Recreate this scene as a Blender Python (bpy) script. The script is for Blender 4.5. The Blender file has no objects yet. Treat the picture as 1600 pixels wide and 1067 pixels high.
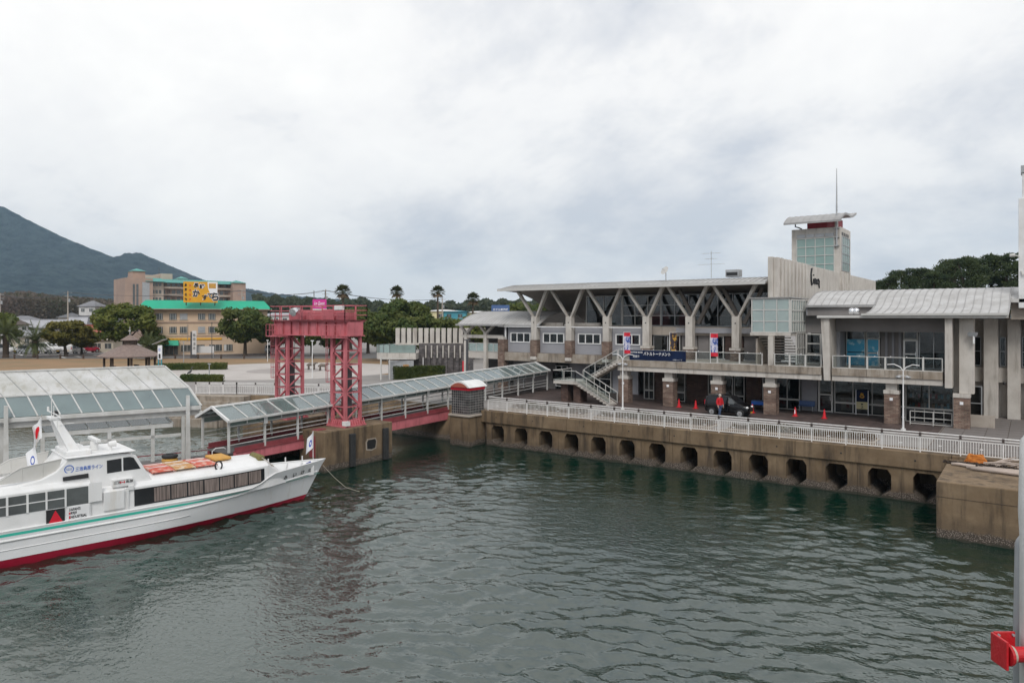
import bpy, bmesh, math, random
import numpy as np
from mathutils import Vector, Matrix
random.seed(7)
R = math.radians
SC = bpy.context.scene
COL = SC.collection

# ------------------------------------------------------------------ camera, sky, sun, exposure
CAM_H = 10.2
FPX, HZ = 1114.0, 497.0
cam = bpy.data.objects.new('camera', bpy.data.cameras.new('camera'))
COL.objects.link(cam)
cam.location = (0, 0, CAM_H)
cam.rotation_euler = (R(90), 0, math.atan2(0.589, 0.808))
cam.data.sensor_width = 36
cam.data.lens = FPX / 1600 * 36
cam.data.shift_y = -0.0228
cam.data.clip_start = 0.1
cam.data.clip_end = 20000
SC.camera = cam

SUN_EL, SUN_AZ = R(46), R(146)          # azimuth of the sun seen from the scene, measured from +Y clockwise
W = bpy.data.worlds.new('World'); SC.world = W; W.use_nodes = True
nt = W.node_tree; nt.nodes.clear(); L = nt.links.new
def wn(t, **k):
    n = nt.nodes.new(t)
    for a, b in k.items(): setattr(n, a, b)
    return n
def wmath(op, a, b=None, clamp=False):
    n = wn('ShaderNodeMath', operation=op, use_clamp=clamp)
    for i, s in enumerate((a, b)):
        if s is None: continue
        if isinstance(s, (int, float)): n.inputs[i].default_value = s
        else: L(s, n.inputs[i])
    return n.outputs[0]
out = wn('ShaderNodeOutputWorld')
sky = wn('ShaderNodeTexSky', sky_type='NISHITA', sun_disc=False)
sky.sun_elevation = SUN_EL; sky.sun_rotation = SUN_AZ
sky.dust_density = 2.0
bgs = wn('ShaderNodeBackground'); L(sky.outputs[0], bgs.inputs[0]); bgs.inputs[1].default_value = 0.10
tc = wn('ShaderNodeTexCoord')
sep = wn('ShaderNodeSeparateXYZ'); L(tc.outputs['Generated'], sep.inputs[0])
den = wmath('ADD', wmath('MAXIMUM', sep.outputs[2], 0.0), 0.42)
cmb = wn('ShaderNodeCombineXYZ')
L(wmath('DIVIDE', sep.outputs[0], den), cmb.inputs[0]); L(wmath('DIVIDE', sep.outputs[1], den), cmb.inputs[1])
def wnoise(scale, det, rough, dist, off):
    mp = wn('ShaderNodeMapping'); L(cmb.outputs[0], mp.inputs[0]); mp.inputs['Location'].default_value = off
    n = wn('ShaderNodeTexNoise'); L(mp.outputs[0], n.inputs['Vector'])
    n.inputs['Scale'].default_value = scale; n.inputs['Detail'].default_value = det
    n.inputs['Roughness'].default_value = rough; n.inputs['Distortion'].default_value = dist
    return n.outputs[0]
n1 = wnoise(0.95, 9, 0.58, 0.3, (5.3, 2.2, 0.7))
n2 = wnoise(2.6, 6, 0.6, 0.2, (9.3, 4.1, 2.0))
nn = wmath('ADD', wmath('MULTIPLY', n1, 0.66), wmath('MULTIPLY', n2, 0.34))
ramp = wn('ShaderNodeValToRGB'); L(nn, ramp.inputs[0])
cr = ramp.color_ramp
cr.elements[0].position = 0.40; cr.elements[0].color = (0.63, 0.65, 0.695, 1)
cr.elements[1].position = 0.60; cr.elements[1].color = (1.0, 0.985, 0.955, 1)
e = cr.elements.new(0.5); e.color = (0.90, 0.89, 0.88, 1)
bgc = wn('ShaderNodeBackground'); L(ramp.outputs[0], bgc.inputs[0]); bgc.inputs[1].default_value = 1.0
mask = wn('ShaderNodeMapRange'); L(nn, mask.inputs[0])
mask.inputs[1].default_value = 0.30; mask.inputs[2].default_value = 0.42; mask.inputs[3].default_value = 0.80; mask.inputs[4].default_value = 0.98
mx = wn('ShaderNodeMixShader'); L(mask.outputs[0], mx.inputs[0]); L(bgs.outputs[0], mx.inputs[1]); L(bgc.outputs[0], mx.inputs[2])
L(mx.outputs[0], out.inputs[0])

sun = bpy.data.objects.new('sun', bpy.data.lights.new('sun', 'SUN')); COL.objects.link(sun)
sun.data.energy = 1.5; sun.data.angle = R(22); sun.data.color = (1.0, 0.97, 0.92)
sd = Vector((math.sin(SUN_AZ) * math.cos(SUN_EL), math.cos(SUN_AZ) * math.cos(SUN_EL), math.sin(SUN_EL)))
sun.rotation_euler = (-sd).to_track_quat('-Z', 'Y').to_euler()
sun.location = (0, 0, 60)
vs = SC.view_settings
vs.view_transform = 'Standard'; vs.look = 'None'; vs.exposure = 0.24; vs.gamma = 1.0; vs.use_curve_mapping = False
SC.cycles.max_bounces = 8; SC.cycles.transparent_max_bounces = 16; SC.cycles.use_denoising = True
SC.cycles.volume_bounces = 0; SC.cycles.caustics_reflective = False; SC.cycles.caustics_refractive = False

# ------------------------------------------------------------------ helpers
CC, SS = 0.808, 0.589
def c2w(X, Y):                      # metres right of / ahead of the viewpoint -> site axes (x along quay, y inland)
    return (CC * X - SS * Y, SS * X + CC * Y)
def at(px, Y):                      # bearing and distance -> site axes
    return c2w((px - 800) / FPX * Y, Y)
def hz(py, Y):                      # height seen at a distance
    return CAM_H + (HZ - py) * Y / FPX
OFF = {}
V0 = Vector((0, 0, 0))
class MB:
    def __init__(s): s.v = []; s.f = []
    def add(s, vs, fs):
        n = len(s.v); s.v += [tuple(p) for p in vs]; s.f += [tuple(i + n for i in f) for f in fs]; return s
    def hexa(s, p):
        return s.add(p, [(0, 3, 2, 1), (4, 5, 6, 7), (0, 1, 5, 4), (1, 2, 6, 5), (2, 3, 7, 6), (3, 0, 4, 7)])
    def box(s, x0, x1, y0, y1, z0, z1):
        if x0 > x1: x0, x1 = x1, x0
        if y0 > y1: y0, y1 = y1, y0
        return s.hexa([(x0, y0, z0), (x1, y0, z0), (x1, y1, z0), (x0, y1, z0), (x0, y0, z1), (x1, y0, z1), (x1, y1, z1), (x0, y1, z1)])
    def fbox(s, F, a0, a1, b0, b1, c0, c1):     # box in a frame F = (origin, right, up, out)
        o, r, u, n = F
        P = lambda a, b, c: o + r * a + u * b + n * c
        return s.hexa([P(a0, b0, c1), P(a1, b0, c1), P(a1, b0, c0), P(a0, b0, c0), P(a0, b1, c1), P(a1, b1, c1), P(a1, b1, c0), P(a0, b1, c0)])
    def bar(s, p, q, w, h, up=(0, 0, 1)):
        p, q = Vector(p), Vector(q); d = (q - p).normalized(); up = Vector(up)
        if abs(d.dot(up)) > 0.99: up = Vector((1, 0, 0))
        sd = d.cross(up).normalized(); u = sd.cross(d)
        a, b = sd * w / 2, u * h / 2
        return s.hexa([p - a - b, p + a - b, q + a - b, q - a - b, p - a + b, p + a + b, q + a + b, q - a + b])
    def path(s, pts, r, n=8, caps=True):
        pts = [Vector(p) for p in pts]; m = len(pts)
        rs = r if isinstance(r, (list, tuple)) else [r] * m
        base = len(s.v); ref = None
        for i, p in enumerate(pts):
            d = (pts[min(i + 1, m - 1)] - pts[max(i - 1, 0)]).normalized()
            if ref is None: ref = Vector((0, 0, 1)) if abs(d.z) < 0.9 else Vector((1, 0, 0))
            a = d.cross(ref).normalized(); b = a.cross(d).normalized(); ref = b
            for k in range(n):
                t = 2 * math.pi * k / n
                s.v.append(tuple(p + (a * math.cos(t) + b * math.sin(t)) * rs[i]))
        for i in range(m - 1):
            for k in range(n):
                k2 = (k + 1) % n
                s.f.append((base + i * n + k, base + i * n + k2, base + (i + 1) * n + k2, base + (i + 1) * n + k))
        if caps:
            s.f.append(tuple(base + k for k in reversed(range(n)))); s.f.append(tuple(base + (m - 1) * n + k for k in range(n)))
        return s
    def tube(s, p, q, r0, r1=None, n=8): return s.path([p, q], [r0, r0 if r1 is None else r1], n)
    def ext(s, poly, axis, a0, a1):             # prism of a polygon along an axis
        m = len(poly)
        if axis == 'x': P = lambda q, a: (a, q[0], q[1])
        elif axis == 'y': P = lambda q, a: (q[0], a, q[1])
        else: P = lambda q, a: (q[0], q[1], a)
        s.add([P(q, a0) for q in poly] + [P(q, a1) for q in poly],
              [tuple(range(m)), tuple(range(2 * m - 1, m - 1, -1))] + [(i, i + m, (i + 1) % m + m, (i + 1) % m) for i in range(m)])
        return s
    def loft(s, rings, closed=True, caps=True):
        n = len(rings[0]); base = len(s.v)
        for r in rings: s.v += [tuple(p) for p in r]
        for i in range(len(rings) - 1):
            for k in range(n if closed else n - 1):
                k2 = (k + 1) % n
                s.f.append((base + i * n + k, base + i * n + k2, base + (i + 1) * n + k2, base + (i + 1) * n + k))
        if caps and closed:
            s.f.append(tuple(base + k for k in range(n))); s.f.append(tuple(base + (len(rings) - 1) * n + k for k in reversed(range(n))))
        return s
    def ball(s, c, r, n=10, m=6, sc=(1, 1, 1)):
        c = Vector(c); base = len(s.v)
        for j in range(m + 1):
            t = math.pi * j / m
            for k in range(n):
                a = 2 * math.pi * k / n
                s.v.append((c.x + r * sc[0] * math.sin(t) * math.cos(a), c.y + r * sc[1] * math.sin(t) * math.sin(a), c.z + r * sc[2] * math.cos(t)))
        for j in range(m):
            for k in range(n):
                k2 = (k + 1) % n
                s.f.append((base + j * n + k, base + (j + 1) * n + k, base + (j + 1) * n + k2, base + j * n + k2))
        return s
    def mesh(s, name, off=V0):
        me = bpy.data.meshes.new(name)
        me.from_pydata([(p[0] - off.x, p[1] - off.y, p[2] - off.z) for p in s.v], [], s.f)
        bm = bmesh.new(); bm.from_mesh(me); bmesh.ops.recalc_face_normals(bm, faces=bm.faces); bm.to_mesh(me); bm.free()
        return me
    def build(s, name, mat, parent=None, smooth=False, bevel=0, kind=None):
        off = OFF.get(parent.name, V0) if parent else V0
        return put(s.mesh(name, off), name, mat, parent, smooth, bevel, kind)
def put(me, name, mat, parent=None, smooth=False, bevel=0, kind=None, loc=None):
    if mat is not None and not me.materials: me.materials.append(mat)
    if smooth:
        for p in me.polygons: p.use_smooth = True
    o = bpy.data.objects.new(name, me); COL.objects.link(o)
    if parent: o.parent = parent; OFF[o.name] = OFF.get(parent.name, V0)
    if loc is not None: o.location = loc
    if bevel:
        b = o.modifiers.new('bevel', 'BEVEL'); b.width = bevel; b.segments = 2; b.limit_method = 'ANGLE'; b.angle_limit = R(35)
    if kind: o['kind'] = kind
    return o
def thing(name, label, cat, loc, rz=0, group=None, local=False):
    o = bpy.data.objects.new(name, None); COL.objects.link(o); o.empty_display_size = 0.3
    o.location = loc; o.rotation_euler = (0, 0, rz); o['label'] = label; o['category'] = cat
    if group: o['group'] = group
    OFF[o.name] = V0 if local else Vector(loc)
    return o
def tag(o, label, cat, group=None):
    o['label'] = label; o['category'] = cat
    if group: o['group'] = group
    return o
def copy_tree(o, parent=None):
    c = o.copy(); COL.objects.link(c)
    if parent: c.parent = parent
    OFF[c.name] = OFF.get(o.name, V0)
    for ch in o.children: copy_tree(ch, c)
    return c
def text(s, name, parent, mat, o, r, u, w=None, h=None, off=0.012, shear=0.0, bold=0.0):
    cu = bpy.data.curves.new('txt', 'FONT'); cu.body = s; cu.resolution_u = 3; cu.offset = bold; cu.shear = shear
    to = bpy.data.objects.new('txt', cu); COL.objects.link(to)
    dg = bpy.context.evaluated_depsgraph_get(); dg.update()
    me = bpy.data.meshes.new_from_object(to.evaluated_get(dg)); bpy.data.objects.remove(to)
    me.materials.clear()
    if not me.vertices: return None
    co = np.empty(len(me.vertices) * 3); me.vertices.foreach_get('co', co); co = co.reshape(-1, 3)
    mn, mxx = co.min(0), co.max(0); sz = np.maximum(mxx - mn, 1e-6)
    if w is None and h is None: h = 1
    sx = w / sz[0] if w else h / sz[1]
    sy = h / sz[1] if h else sx
    o, r, u = Vector(o), Vector(r).normalized(), Vector(u).normalized(); n = r.cross(u)
    of = OFF.get(parent.name, V0)
    new = np.array([tuple(o + r * ((p[0] - mn[0]) * sx) + u * ((p[1] - mn[1]) * sy) + n * off - of) for p in co])
    me.vertices.foreach_set('co', new.ravel()); me.update()
    me.name = name
    return put(me, name, mat, parent)

# ------------------------------------------------------------------ materials
MATS = {}
def mat(name, col, rough=0.6, col2=None, scale=2.0, detail=5, bump=0.0, bscale=None, metal=0.0, spec=0.5, stretch=(1, 1, 1), streak=None, lo=0.35, hi=0.65, world=False, coat=0):
    m = bpy.data.materials.new(name); m.use_nodes = True
    n = m.node_tree; N = n.nodes; K = n.links.new; b = N['Principled BSDF']
    b.inputs['Base Color'].default_value = (*col, 1); b.inputs['Roughness'].default_value = rough
    b.inputs['Metallic'].default_value = metal; b.inputs['Specular IOR Level'].default_value = spec
    b.inputs['Coat Weight'].default_value = coat
    if col2 or bump or streak:
        if world:
            t = N.new('ShaderNodeNewGeometry').outputs['Position']
        else:
            t = N.new('ShaderNodeTexCoord').outputs['Object']
    colsock = None
    if col2:
        mp = N.new('ShaderNodeMapping'); K(t, mp.inputs[0]); mp.inputs['Scale'].default_value = stretch
        no = N.new('ShaderNodeTexNoise'); K(mp.outputs[0], no.inputs[0]); no.inputs['Scale'].default_value = scale; no.inputs['Detail'].default_value = detail; no.inputs['Roughness'].default_value = 0.6
        mr = N.new('ShaderNodeMapRange'); K(no.outputs[0], mr.inputs[0]); mr.inputs[1].default_value = lo; mr.inputs[2].default_value = hi
        mi = N.new('ShaderNodeMix'); mi.data_type = 'RGBA'; K(mr.outputs[0], mi.inputs[0]); mi.inputs[6].default_value = (*col, 1); mi.inputs[7].default_value = (*col2, 1)
        colsock = mi.outputs[2]
    if streak:                       # (colour, amount, threshold): rain streaks and stains running down
        mp = N.new('ShaderNodeMapping'); K(t, mp.inputs[0]); mp.inputs['Scale'].default_value = (2.2, 2.2, 0.22)
        no = N.new('ShaderNodeTexNoise'); K(mp.outputs[0], no.inputs[0]); no.inputs['Scale'].default_value = 1.0; no.inputs['Detail'].default_value = 7; no.inputs['Roughness'].default_value = 0.7
        mr = N.new('ShaderNodeMapRange'); K(no.outputs[0], mr.inputs[0]); mr.inputs[1].default_value = streak[2]; mr.inputs[2].default_value = streak[2] + 0.18; mr.inputs[4].default_value = streak[1]
        mi = N.new('ShaderNodeMix'); mi.data_type = 'RGBA'; K(mr.outputs[0], mi.inputs[0])
        if colsock: K(colsock, mi.inputs[6])
        else: mi.inputs[6].default_value = (*col, 1)
        mi.inputs[7].default_value = (*streak[0], 1); colsock = mi.outputs[2]
    if colsock: K(colsock, b.inputs['Base Color'])
    if bump:
        no = N.new('ShaderNodeTexNoise'); K(t, no.inputs[0]); no.inputs['Scale'].default_value = bscale or scale * 4; no.inputs['Detail'].default_value = 6
        bp = N.new('ShaderNodeBump'); bp.inputs['Strength'].default_value = bump; bp.inputs['Distance'].default_value = 0.05; K(no.outputs[0], bp.inputs['Height']); K(bp.outputs[0], b.inputs['Normal'])
    MATS[name] = m
    return m
def brickmat(name, c1, c2, mortar, bw, bh, msize=0.012, rough=0.85, bump=0.6, axis='wall', off=0.5):
    m = bpy.data.materials.new(name); m.use_nodes = True
    n = m.node_tree; N = n.nodes; K = n.links.new; b = N['Principled BSDF']; b.inputs['Roughness'].default_value = rough
    g = N.new('ShaderNodeNewGeometry'); se = N.new('ShaderNodeSeparateXYZ'); K(g.outputs['Position'], se.inputs[0])
    cb = N.new('ShaderNodeCombineXYZ')
    if axis == 'wall':
        ad = N.new('ShaderNodeMath'); ad.operation = 'ADD'; K(se.outputs[0], ad.inputs[0]); K(se.outputs[1], ad.inputs[1])
        K(ad.outputs[0], cb.inputs[0]); K(se.outputs[2], cb.inputs[1])
    else:
        K(se.outputs[0], cb.inputs[0]); K(se.outputs[1], cb.inputs[1])
    t = N.new('ShaderNodeTexBrick'); K(cb.outputs[0], t.inputs[0]); t.inputs['Scale'].default_value = 1; t.offset = off
    t.inputs['Brick Width'].default_value = bw; t.inputs['Row Height'].default_value = bh; t.inputs['Mortar Size'].default_value = msize
    t.inputs['Color1'].default_value = (*c1, 1); t.inputs['Color2'].default_value = (*c2, 1); t.inputs['Mortar'].default_value = (*mortar, 1); t.inputs['Bias'].default_value = -0.1
    no = N.new('ShaderNodeTexNoise'); K(g.outputs['Position'], no.inputs[0]); no.inputs['Scale'].default_value = 1.3; no.inputs['Detail'].default_value = 6
    mr = N.new('ShaderNodeMapRange'); K(no.outputs[0], mr.inputs[0]); mr.inputs[1].default_value = 0.3; mr.inputs[2].default_value = 0.7; mr.inputs[3].default_value = 0.6; mr.inputs[4].default_value = 1.3
    mu = N.new('ShaderNodeVectorMath'); mu.operation = 'SCALE'; K(t.outputs[0], mu.inputs[0]); K(mr.outputs[0], mu.inputs['Scale'])
    K(mu.outputs[0], b.inputs['Base Color'])
    bp = N.new('ShaderNodeBump'); bp.inputs['Strength'].default_value = bump; bp.inputs['Distance'].default_value = 0.02; bp.invert = True; K(t.outputs['Fac'], bp.inputs['Height']); K(bp.outputs[0], b.inputs['Normal'])
    MATS[name] = m
    return m
def glass(name, tint=(0.5, 0.55, 0.55), refl=0.08, rough=0.02, body=None, amount=0.0, ior=1.5):
    """thin pane: lets tinted light through, reflects more at grazing angles; body = milky share"""
    m = bpy.data.materials.new(name); m.use_nodes = True
    n = m.node_tree; N = n.nodes; K = n.links.new; N.clear(); o = N.new('ShaderNodeOutputMaterial')
    tr = N.new('ShaderNodeBsdfTransparent'); tr.inputs[0].default_value = (*tint, 1)
    gl = N.new('ShaderNodeBsdfGlossy'); gl.inputs['Roughness'].default_value = rough; gl.inputs[0].default_value = (0.95, 0.97, 1, 1)
    lw = N.new('ShaderNodeFresnel'); lw.inputs[0].default_value = ior
    ad = N.new('ShaderNodeMath'); ad.operation = 'ADD'; ad.use_clamp = True; K(lw.outputs[0], ad.inputs[0]); ad.inputs[1].default_value = refl
    base = tr.outputs[0]
    if body:
        di = N.new('ShaderNodeBsdfDiffuse'); di.inputs[0].default_value = (*body, 1)
        tx = N.new('ShaderNodeTexCoord'); no = N.new('ShaderNodeTexNoise'); K(tx.outputs['Object'], no.inputs[0]); no.inputs['Scale'].default_value = 0.9; no.inputs['Detail'].default_value = 5
        mr = N.new('ShaderNodeMapRange'); K(no.outputs[0], mr.inputs[0]); mr.inputs[3].default_value = amount - 0.15; mr.inputs[4].default_value = min(1, amount + 0.15)
        m1 = N.new('ShaderNodeMixShader'); K(mr.outputs[0], m1.inputs[0]); K(base, m1.inputs[1]); K(di.outputs[0], m1.inputs[2]); base = m1.outputs[0]
    mi = N.new('ShaderNodeMixShader'); K(ad.outputs[0], mi.inputs[0]); K(base, mi.inputs[1]); K(gl.outputs[0], mi.inputs[2]); K(mi.outputs[0], o.inputs[0])
    MATS[name] = m
    return m

M = MATS
mat('concrete', (0.43, 0.38, 0.33), 0.85, (0.34, 0.295, 0.25), 0.8, bump=0.15, bscale=9, streak=((0.17, 0.14, 0.115), 0.55, 0.56))
mat('concrete_pale', (0.58, 0.545, 0.50), 0.85, (0.47, 0.435, 0.395), 0.9, detail=9, bump=0.12, bscale=10, streak=((0.20, 0.165, 0.13), 0.65, 0.53))
mat('concrete_stained', (0.38, 0.335, 0.285), 0.88, (0.27, 0.22, 0.17), 1.6, bump=0.2, bscale=12, streak=((0.09, 0.07, 0.055), 0.75, 0.5))
mat('grey_wall', (0.33, 0.33, 0.35), 0.8, (0.28, 0.28, 0.305), 0.5, bump=0.05, streak=((0.22, 0.215, 0.22), 0.4, 0.6))
mat('grey_wall_dark', (0.235, 0.22, 0.215), 0.85, (0.19, 0.175, 0.17), 0.6)
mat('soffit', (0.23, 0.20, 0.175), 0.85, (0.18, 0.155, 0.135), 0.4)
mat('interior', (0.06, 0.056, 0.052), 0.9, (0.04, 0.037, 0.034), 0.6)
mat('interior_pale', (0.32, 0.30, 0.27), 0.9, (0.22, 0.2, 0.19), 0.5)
mat('roof_metal', (0.50, 0.495, 0.49), 0.55, (0.39, 0.38, 0.37), 0.9, spec=0.3, streak=((0.25, 0.235, 0.22), 0.55, 0.54))
mat('roof_metal_grey', (0.36, 0.355, 0.35), 0.5, (0.28, 0.275, 0.27), 0.7, streak=((0.26, 0.25, 0.24), 0.4, 0.58))
mat('white_paint', (0.78, 0.78, 0.78), 0.4, (0.66, 0.655, 0.64), 1.5)
mat('white_weathered', (0.62, 0.62, 0.61), 0.55, (0.47, 0.465, 0.44), 1.2, streak=((0.33, 0.30, 0.26), 0.45, 0.6))
mat('white_frame', (0.56, 0.55, 0.53), 0.5, (0.52, 0.51, 0.48), 2)
mat('steel_grey', (0.40, 0.41, 0.42), 0.45, (0.32, 0.33, 0.34), 2, metal=0.3)
mat('steel_dark', (0.07, 0.07, 0.075), 0.5)
mat('gantry_pink', (0.58, 0.165, 0.19), 0.65, (0.47, 0.125, 0.145), 1.3, detail=9, bump=0.08, streak=((0.17, 0.045, 0.035), 0.75, 0.53))
mat('gantry_pink_dark', (0.26, 0.05, 0.06), 0.65, (0.19, 0.035, 0.042), 1.4, streak=((0.11, 0.03, 0.025), 0.5, 0.57))
mat('rail_white', (0.80, 0.79, 0.78), 0.4, (0.68, 0.66, 0.64), 3)
mat('cap_brown', (0.06, 0.045, 0.04), 0.6)
mat('hull_white', (0.80, 0.80, 0.81), 0.5, (0.74, 0.745, 0.75), 0.8, detail=8, spec=0.3, bump=0.04, bscale=1.2, streak=((0.50, 0.42, 0.31), 0.4, 0.57))
mat('boat_white', (0.76, 0.76, 0.76), 0.38, (0.69, 0.69, 0.685), 1.1, detail=8, bump=0.03, bscale=1.5, streak=((0.52, 0.45, 0.35), 0.4, 0.57))
mat('hull_red', (0.46, 0.012, 0.045), 0.4, (0.36, 0.01, 0.035), 1.0, streak=((0.2, 0.02, 0.03), 0.4, 0.6))
mat('green_stripe', (0.05, 0.52, 0.40), 0.4)
mat('dark_glass', (0.015, 0.016, 0.018), 0.07, spec=0.4)
mat('window_grey', (0.10, 0.11, 0.11), 0.08, (0.055, 0.06, 0.06), 0.8, spec=0.7)
mat('curtain', (0.25, 0.20, 0.18), 0.9, (0.12, 0.095, 0.085), 9, stretch=(1, 1, 0.05))
mat('black', (0.012, 0.012, 0.013), 0.5)
mat('ink_blue', (0.02, 0.12, 0.5), 0.5)
mat('ink_black', (0.012, 0.012, 0.014), 0.6)
mat('ink_red', (0.6, 0.01, 0.03), 0.5)
mat('ink_white', (0.8, 0.8, 0.82), 0.6)
mat('rubber', (0.018, 0.018, 0.019), 0.75, (0.03, 0.03, 0.03), 4, bump=0.2)
mat('foam_yellow', (0.62, 0.33, 0.06), 0.8, (0.48, 0.27, 0.08), 3, bump=0.3)
mat('foam_red', (0.52, 0.09, 0.055), 0.8, (0.62, 0.42, 0.34), 3.2, detail=8, lo=0.46, hi=0.62)
mat('foam_orange', (0.48, 0.24, 0.08), 0.8, (0.58, 0.46, 0.33), 3.4, detail=8, lo=0.46, hi=0.62)
mat('raft_cover', (0.13, 0.12, 0.04), 0.85, (0.2, 0.17, 0.06), 8, bump=0.5)
mat('rope', (0.42, 0.38, 0.32), 0.9)
mat('blue_cloth', (0.02, 0.03, 0.22), 0.8)
mat('deck_green', (0.05, 0.22, 0.17), 0.7)
mat('cone_red', (0.60, 0.010, 0.02), 0.5)
mat('car_black', (0.004, 0.004, 0.005), 0.2, spec=0.35, coat=0.15)
mat('chrome', (0.7, 0.7, 0.72), 0.2, metal=1)
mat('lamp_clear', (0.75, 0.75, 0.75), 0.15)
mat('skin', (0.52, 0.33, 0.25), 0.6)
mat('hair_grey', (0.42, 0.38, 0.35), 0.8)
mat('jacket_red', (0.55, 0.008, 0.018), 0.75, (0.42, 0.006, 0.012), 6, bump=0.3)
mat('jeans', (0.035, 0.06, 0.12), 0.85, (0.05, 0.08, 0.15), 8)
mat('wood_grey', (0.50, 0.42, 0.37), 0.85, (0.38, 0.31, 0.26), 3, stretch=(0.3, 4, 4), bump=0.25)
mat('rope_orange', (0.62, 0.22, 0.03), 0.8, (0.45, 0.13, 0.02), 9, bump=0.5)
mat('net_dark', (0.05, 0.04, 0.035), 0.95, (0.1, 0.07, 0.05), 9, bump=0.6)
mat('shingle_brown', (0.17, 0.125, 0.11), 0.85, (0.24, 0.18, 0.155), 3, bump=0.2)
mat('wood_dark', (0.06, 0.042, 0.035), 0.8, (0.09, 0.065, 0.05), 4)
mat('hotel_beige', (0.62, 0.465, 0.335), 0.85, (0.56, 0.415, 0.295), 0.3, streak=((0.3, 0.2, 0.15), 0.3, 0.6))
mat('hotel_brown', (0.40, 0.285, 0.225), 0.85, (0.31, 0.225, 0.185), 0.2)
mat('hotel_cream', (0.47, 0.40, 0.33), 0.85, (0.42, 0.35, 0.29), 0.2)
mat('green_roof', (0.0, 0.36, 0.21), 0.55, (0.0, 0.31, 0.185), 0.4)
mat('teal_roof', (0.08, 0.30, 0.265), 0.6, (0.065, 0.25, 0.225), 0.4)
mat('sign_yellow', (0.72, 0.36, 0.012), 0.5, (0.66, 0.32, 0.01), 0.6)
mat('stripe_yellow', (0.72, 0.38, 0.03), 0.6)
mat('sign_pink', (0.62, 0.03, 0.28), 0.5)
mat('sign_blue', (0.06, 0.12, 0.28), 0.5)
mat('banner_navy', (0.004, 0.009, 0.036), 0.7, (0.007, 0.018, 0.06), 1.2, spec=0.2)
mat('poster_teal', (0.02, 0.30, 0.50), 0.4, (0.30, 0.55, 0.66), 1.8, lo=0.52, hi=0.6)
mat('panel_teal', (0.26, 0.36, 0.34), 0.25, (0.215, 0.32, 0.30), 0.5, spec=0.6)
mat('tile_grey', (0.15, 0.15, 0.165), 0.6, (0.20, 0.20, 0.215), 0.35, bump=0.1)
mat('tile_dark', (0.09, 0.09, 0.10), 0.6, (0.13, 0.13, 0.14), 0.35, bump=0.1)
mat('house_white', (0.62, 0.61, 0.60), 0.8, (0.54, 0.53, 0.52), 0.5)
mat('house_cream', (0.52, 0.47, 0.38), 0.8, (0.45, 0.40, 0.32), 0.5)
mat('house_yellow', (0.66, 0.60, 0.36), 0.8, (0.58, 0.52, 0.3), 0.5)
mat('house_teal', (0.05, 0.25, 0.32), 0.7, (0.07, 0.3, 0.36), 0.5)
mat('house_red_roof', (0.35, 0.09, 0.055), 0.7)
mat('bark', (0.10, 0.075, 0.055), 0.9, (0.06, 0.045, 0.033), 3, stretch=(3, 3, 0.5), bump=0.5)
mat('bark_palm', (0.13, 0.095, 0.07), 0.9, (0.075, 0.055, 0.04), 4, stretch=(1, 1, 5), bump=0.6)
def leafmat(name, a, b, scale=0.6):
    m = mat(name, a, 0.65, b, scale, detail=4, spec=0.25)
    N = m.node_tree.nodes; K = m.node_tree.links.new
    p = N['Principled BSDF']; o = N['Material Output']
    tl = N.new('ShaderNodeBsdfTranslucent')
    src = p.inputs['Base Color'].links[0].from_socket; K(src, tl.inputs[0])
    mi = N.new('ShaderNodeMixShader'); mi.inputs[0].default_value = 0.38; K(p.outputs[0], mi.inputs[1]); K(tl.outputs[0], mi.inputs[2]); K(mi.outputs[0], o.inputs[0])
    return m
leafmat('leaf_camphor', (0.085, 0.125, 0.026), (0.185, 0.19, 0.042))
leafmat('leaf_dark', (0.06, 0.098, 0.026), (0.135, 0.15, 0.04))
leafmat('leaf_olive', (0.12, 0.115, 0.025), (0.21, 0.18, 0.04))
leafmat('leaf_pine', (0.036, 0.06, 0.028), (0.088, 0.112, 0.044))
leafmat('leaf_palm', (0.075, 0.10, 0.035), (0.14, 0.155, 0.065))
leafmat('leaf_fan', (0.06, 0.075, 0.035), (0.11, 0.115, 0.055))
leafmat('leaf_deadfan', (0.16, 0.115, 0.07), (0.22, 0.16, 0.10))
leafmat('leaf_hedge', (0.05, 0.075, 0.018), (0.10, 0.12, 0.03), 1.2)
leafmat('twig_brown', (0.075, 0.08, 0.045), (0.19, 0.14, 0.12), 0.045)
leafmat('forest_leaf', (0.045, 0.065, 0.04), (0.075, 0.085, 0.05), 0.02)
leafmat('bed_leaf', (0.06, 0.065, 0.02), (0.13, 0.075, 0.035), 0.8)
mat('dry_grass', (0.27, 0.165, 0.085), 0.95, (0.21, 0.145, 0.075), 0.16, bump=0.4, bscale=6, lo=0.4, hi=0.6)
mat('asphalt', (0.11, 0.105, 0.105), 0.85, (0.15, 0.14, 0.135), 0.25, bump=0.15, bscale=20)
mat('paving_grey', (0.21, 0.195, 0.185), 0.75, (0.27, 0.25, 0.235), 0.3, bump=0.1)
mat('plaza_white', (0.40, 0.365, 0.34), 0.8, (0.46, 0.425, 0.40), 0.3, bump=0.1)
mat('plaza_grey', (0.28, 0.25, 0.235), 0.85, (0.34, 0.31, 0.29), 0.5)
mat('road_paint', (0.62, 0.61, 0.59), 0.7)
mat('soil', (0.09, 0.06, 0.04), 0.95, (0.14, 0.095, 0.06), 1.5, bump=0.4)
mat('stone_rubble', (0.15, 0.125, 0.105), 0.9, (0.23, 0.19, 0.16), 2.2, bump=0.7, bscale=5)
brickmat('brick_pillar', (0.175, 0.105, 0.08), (0.30, 0.22, 0.17), (0.12, 0.095, 0.08), 0.34, 0.10)
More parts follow.
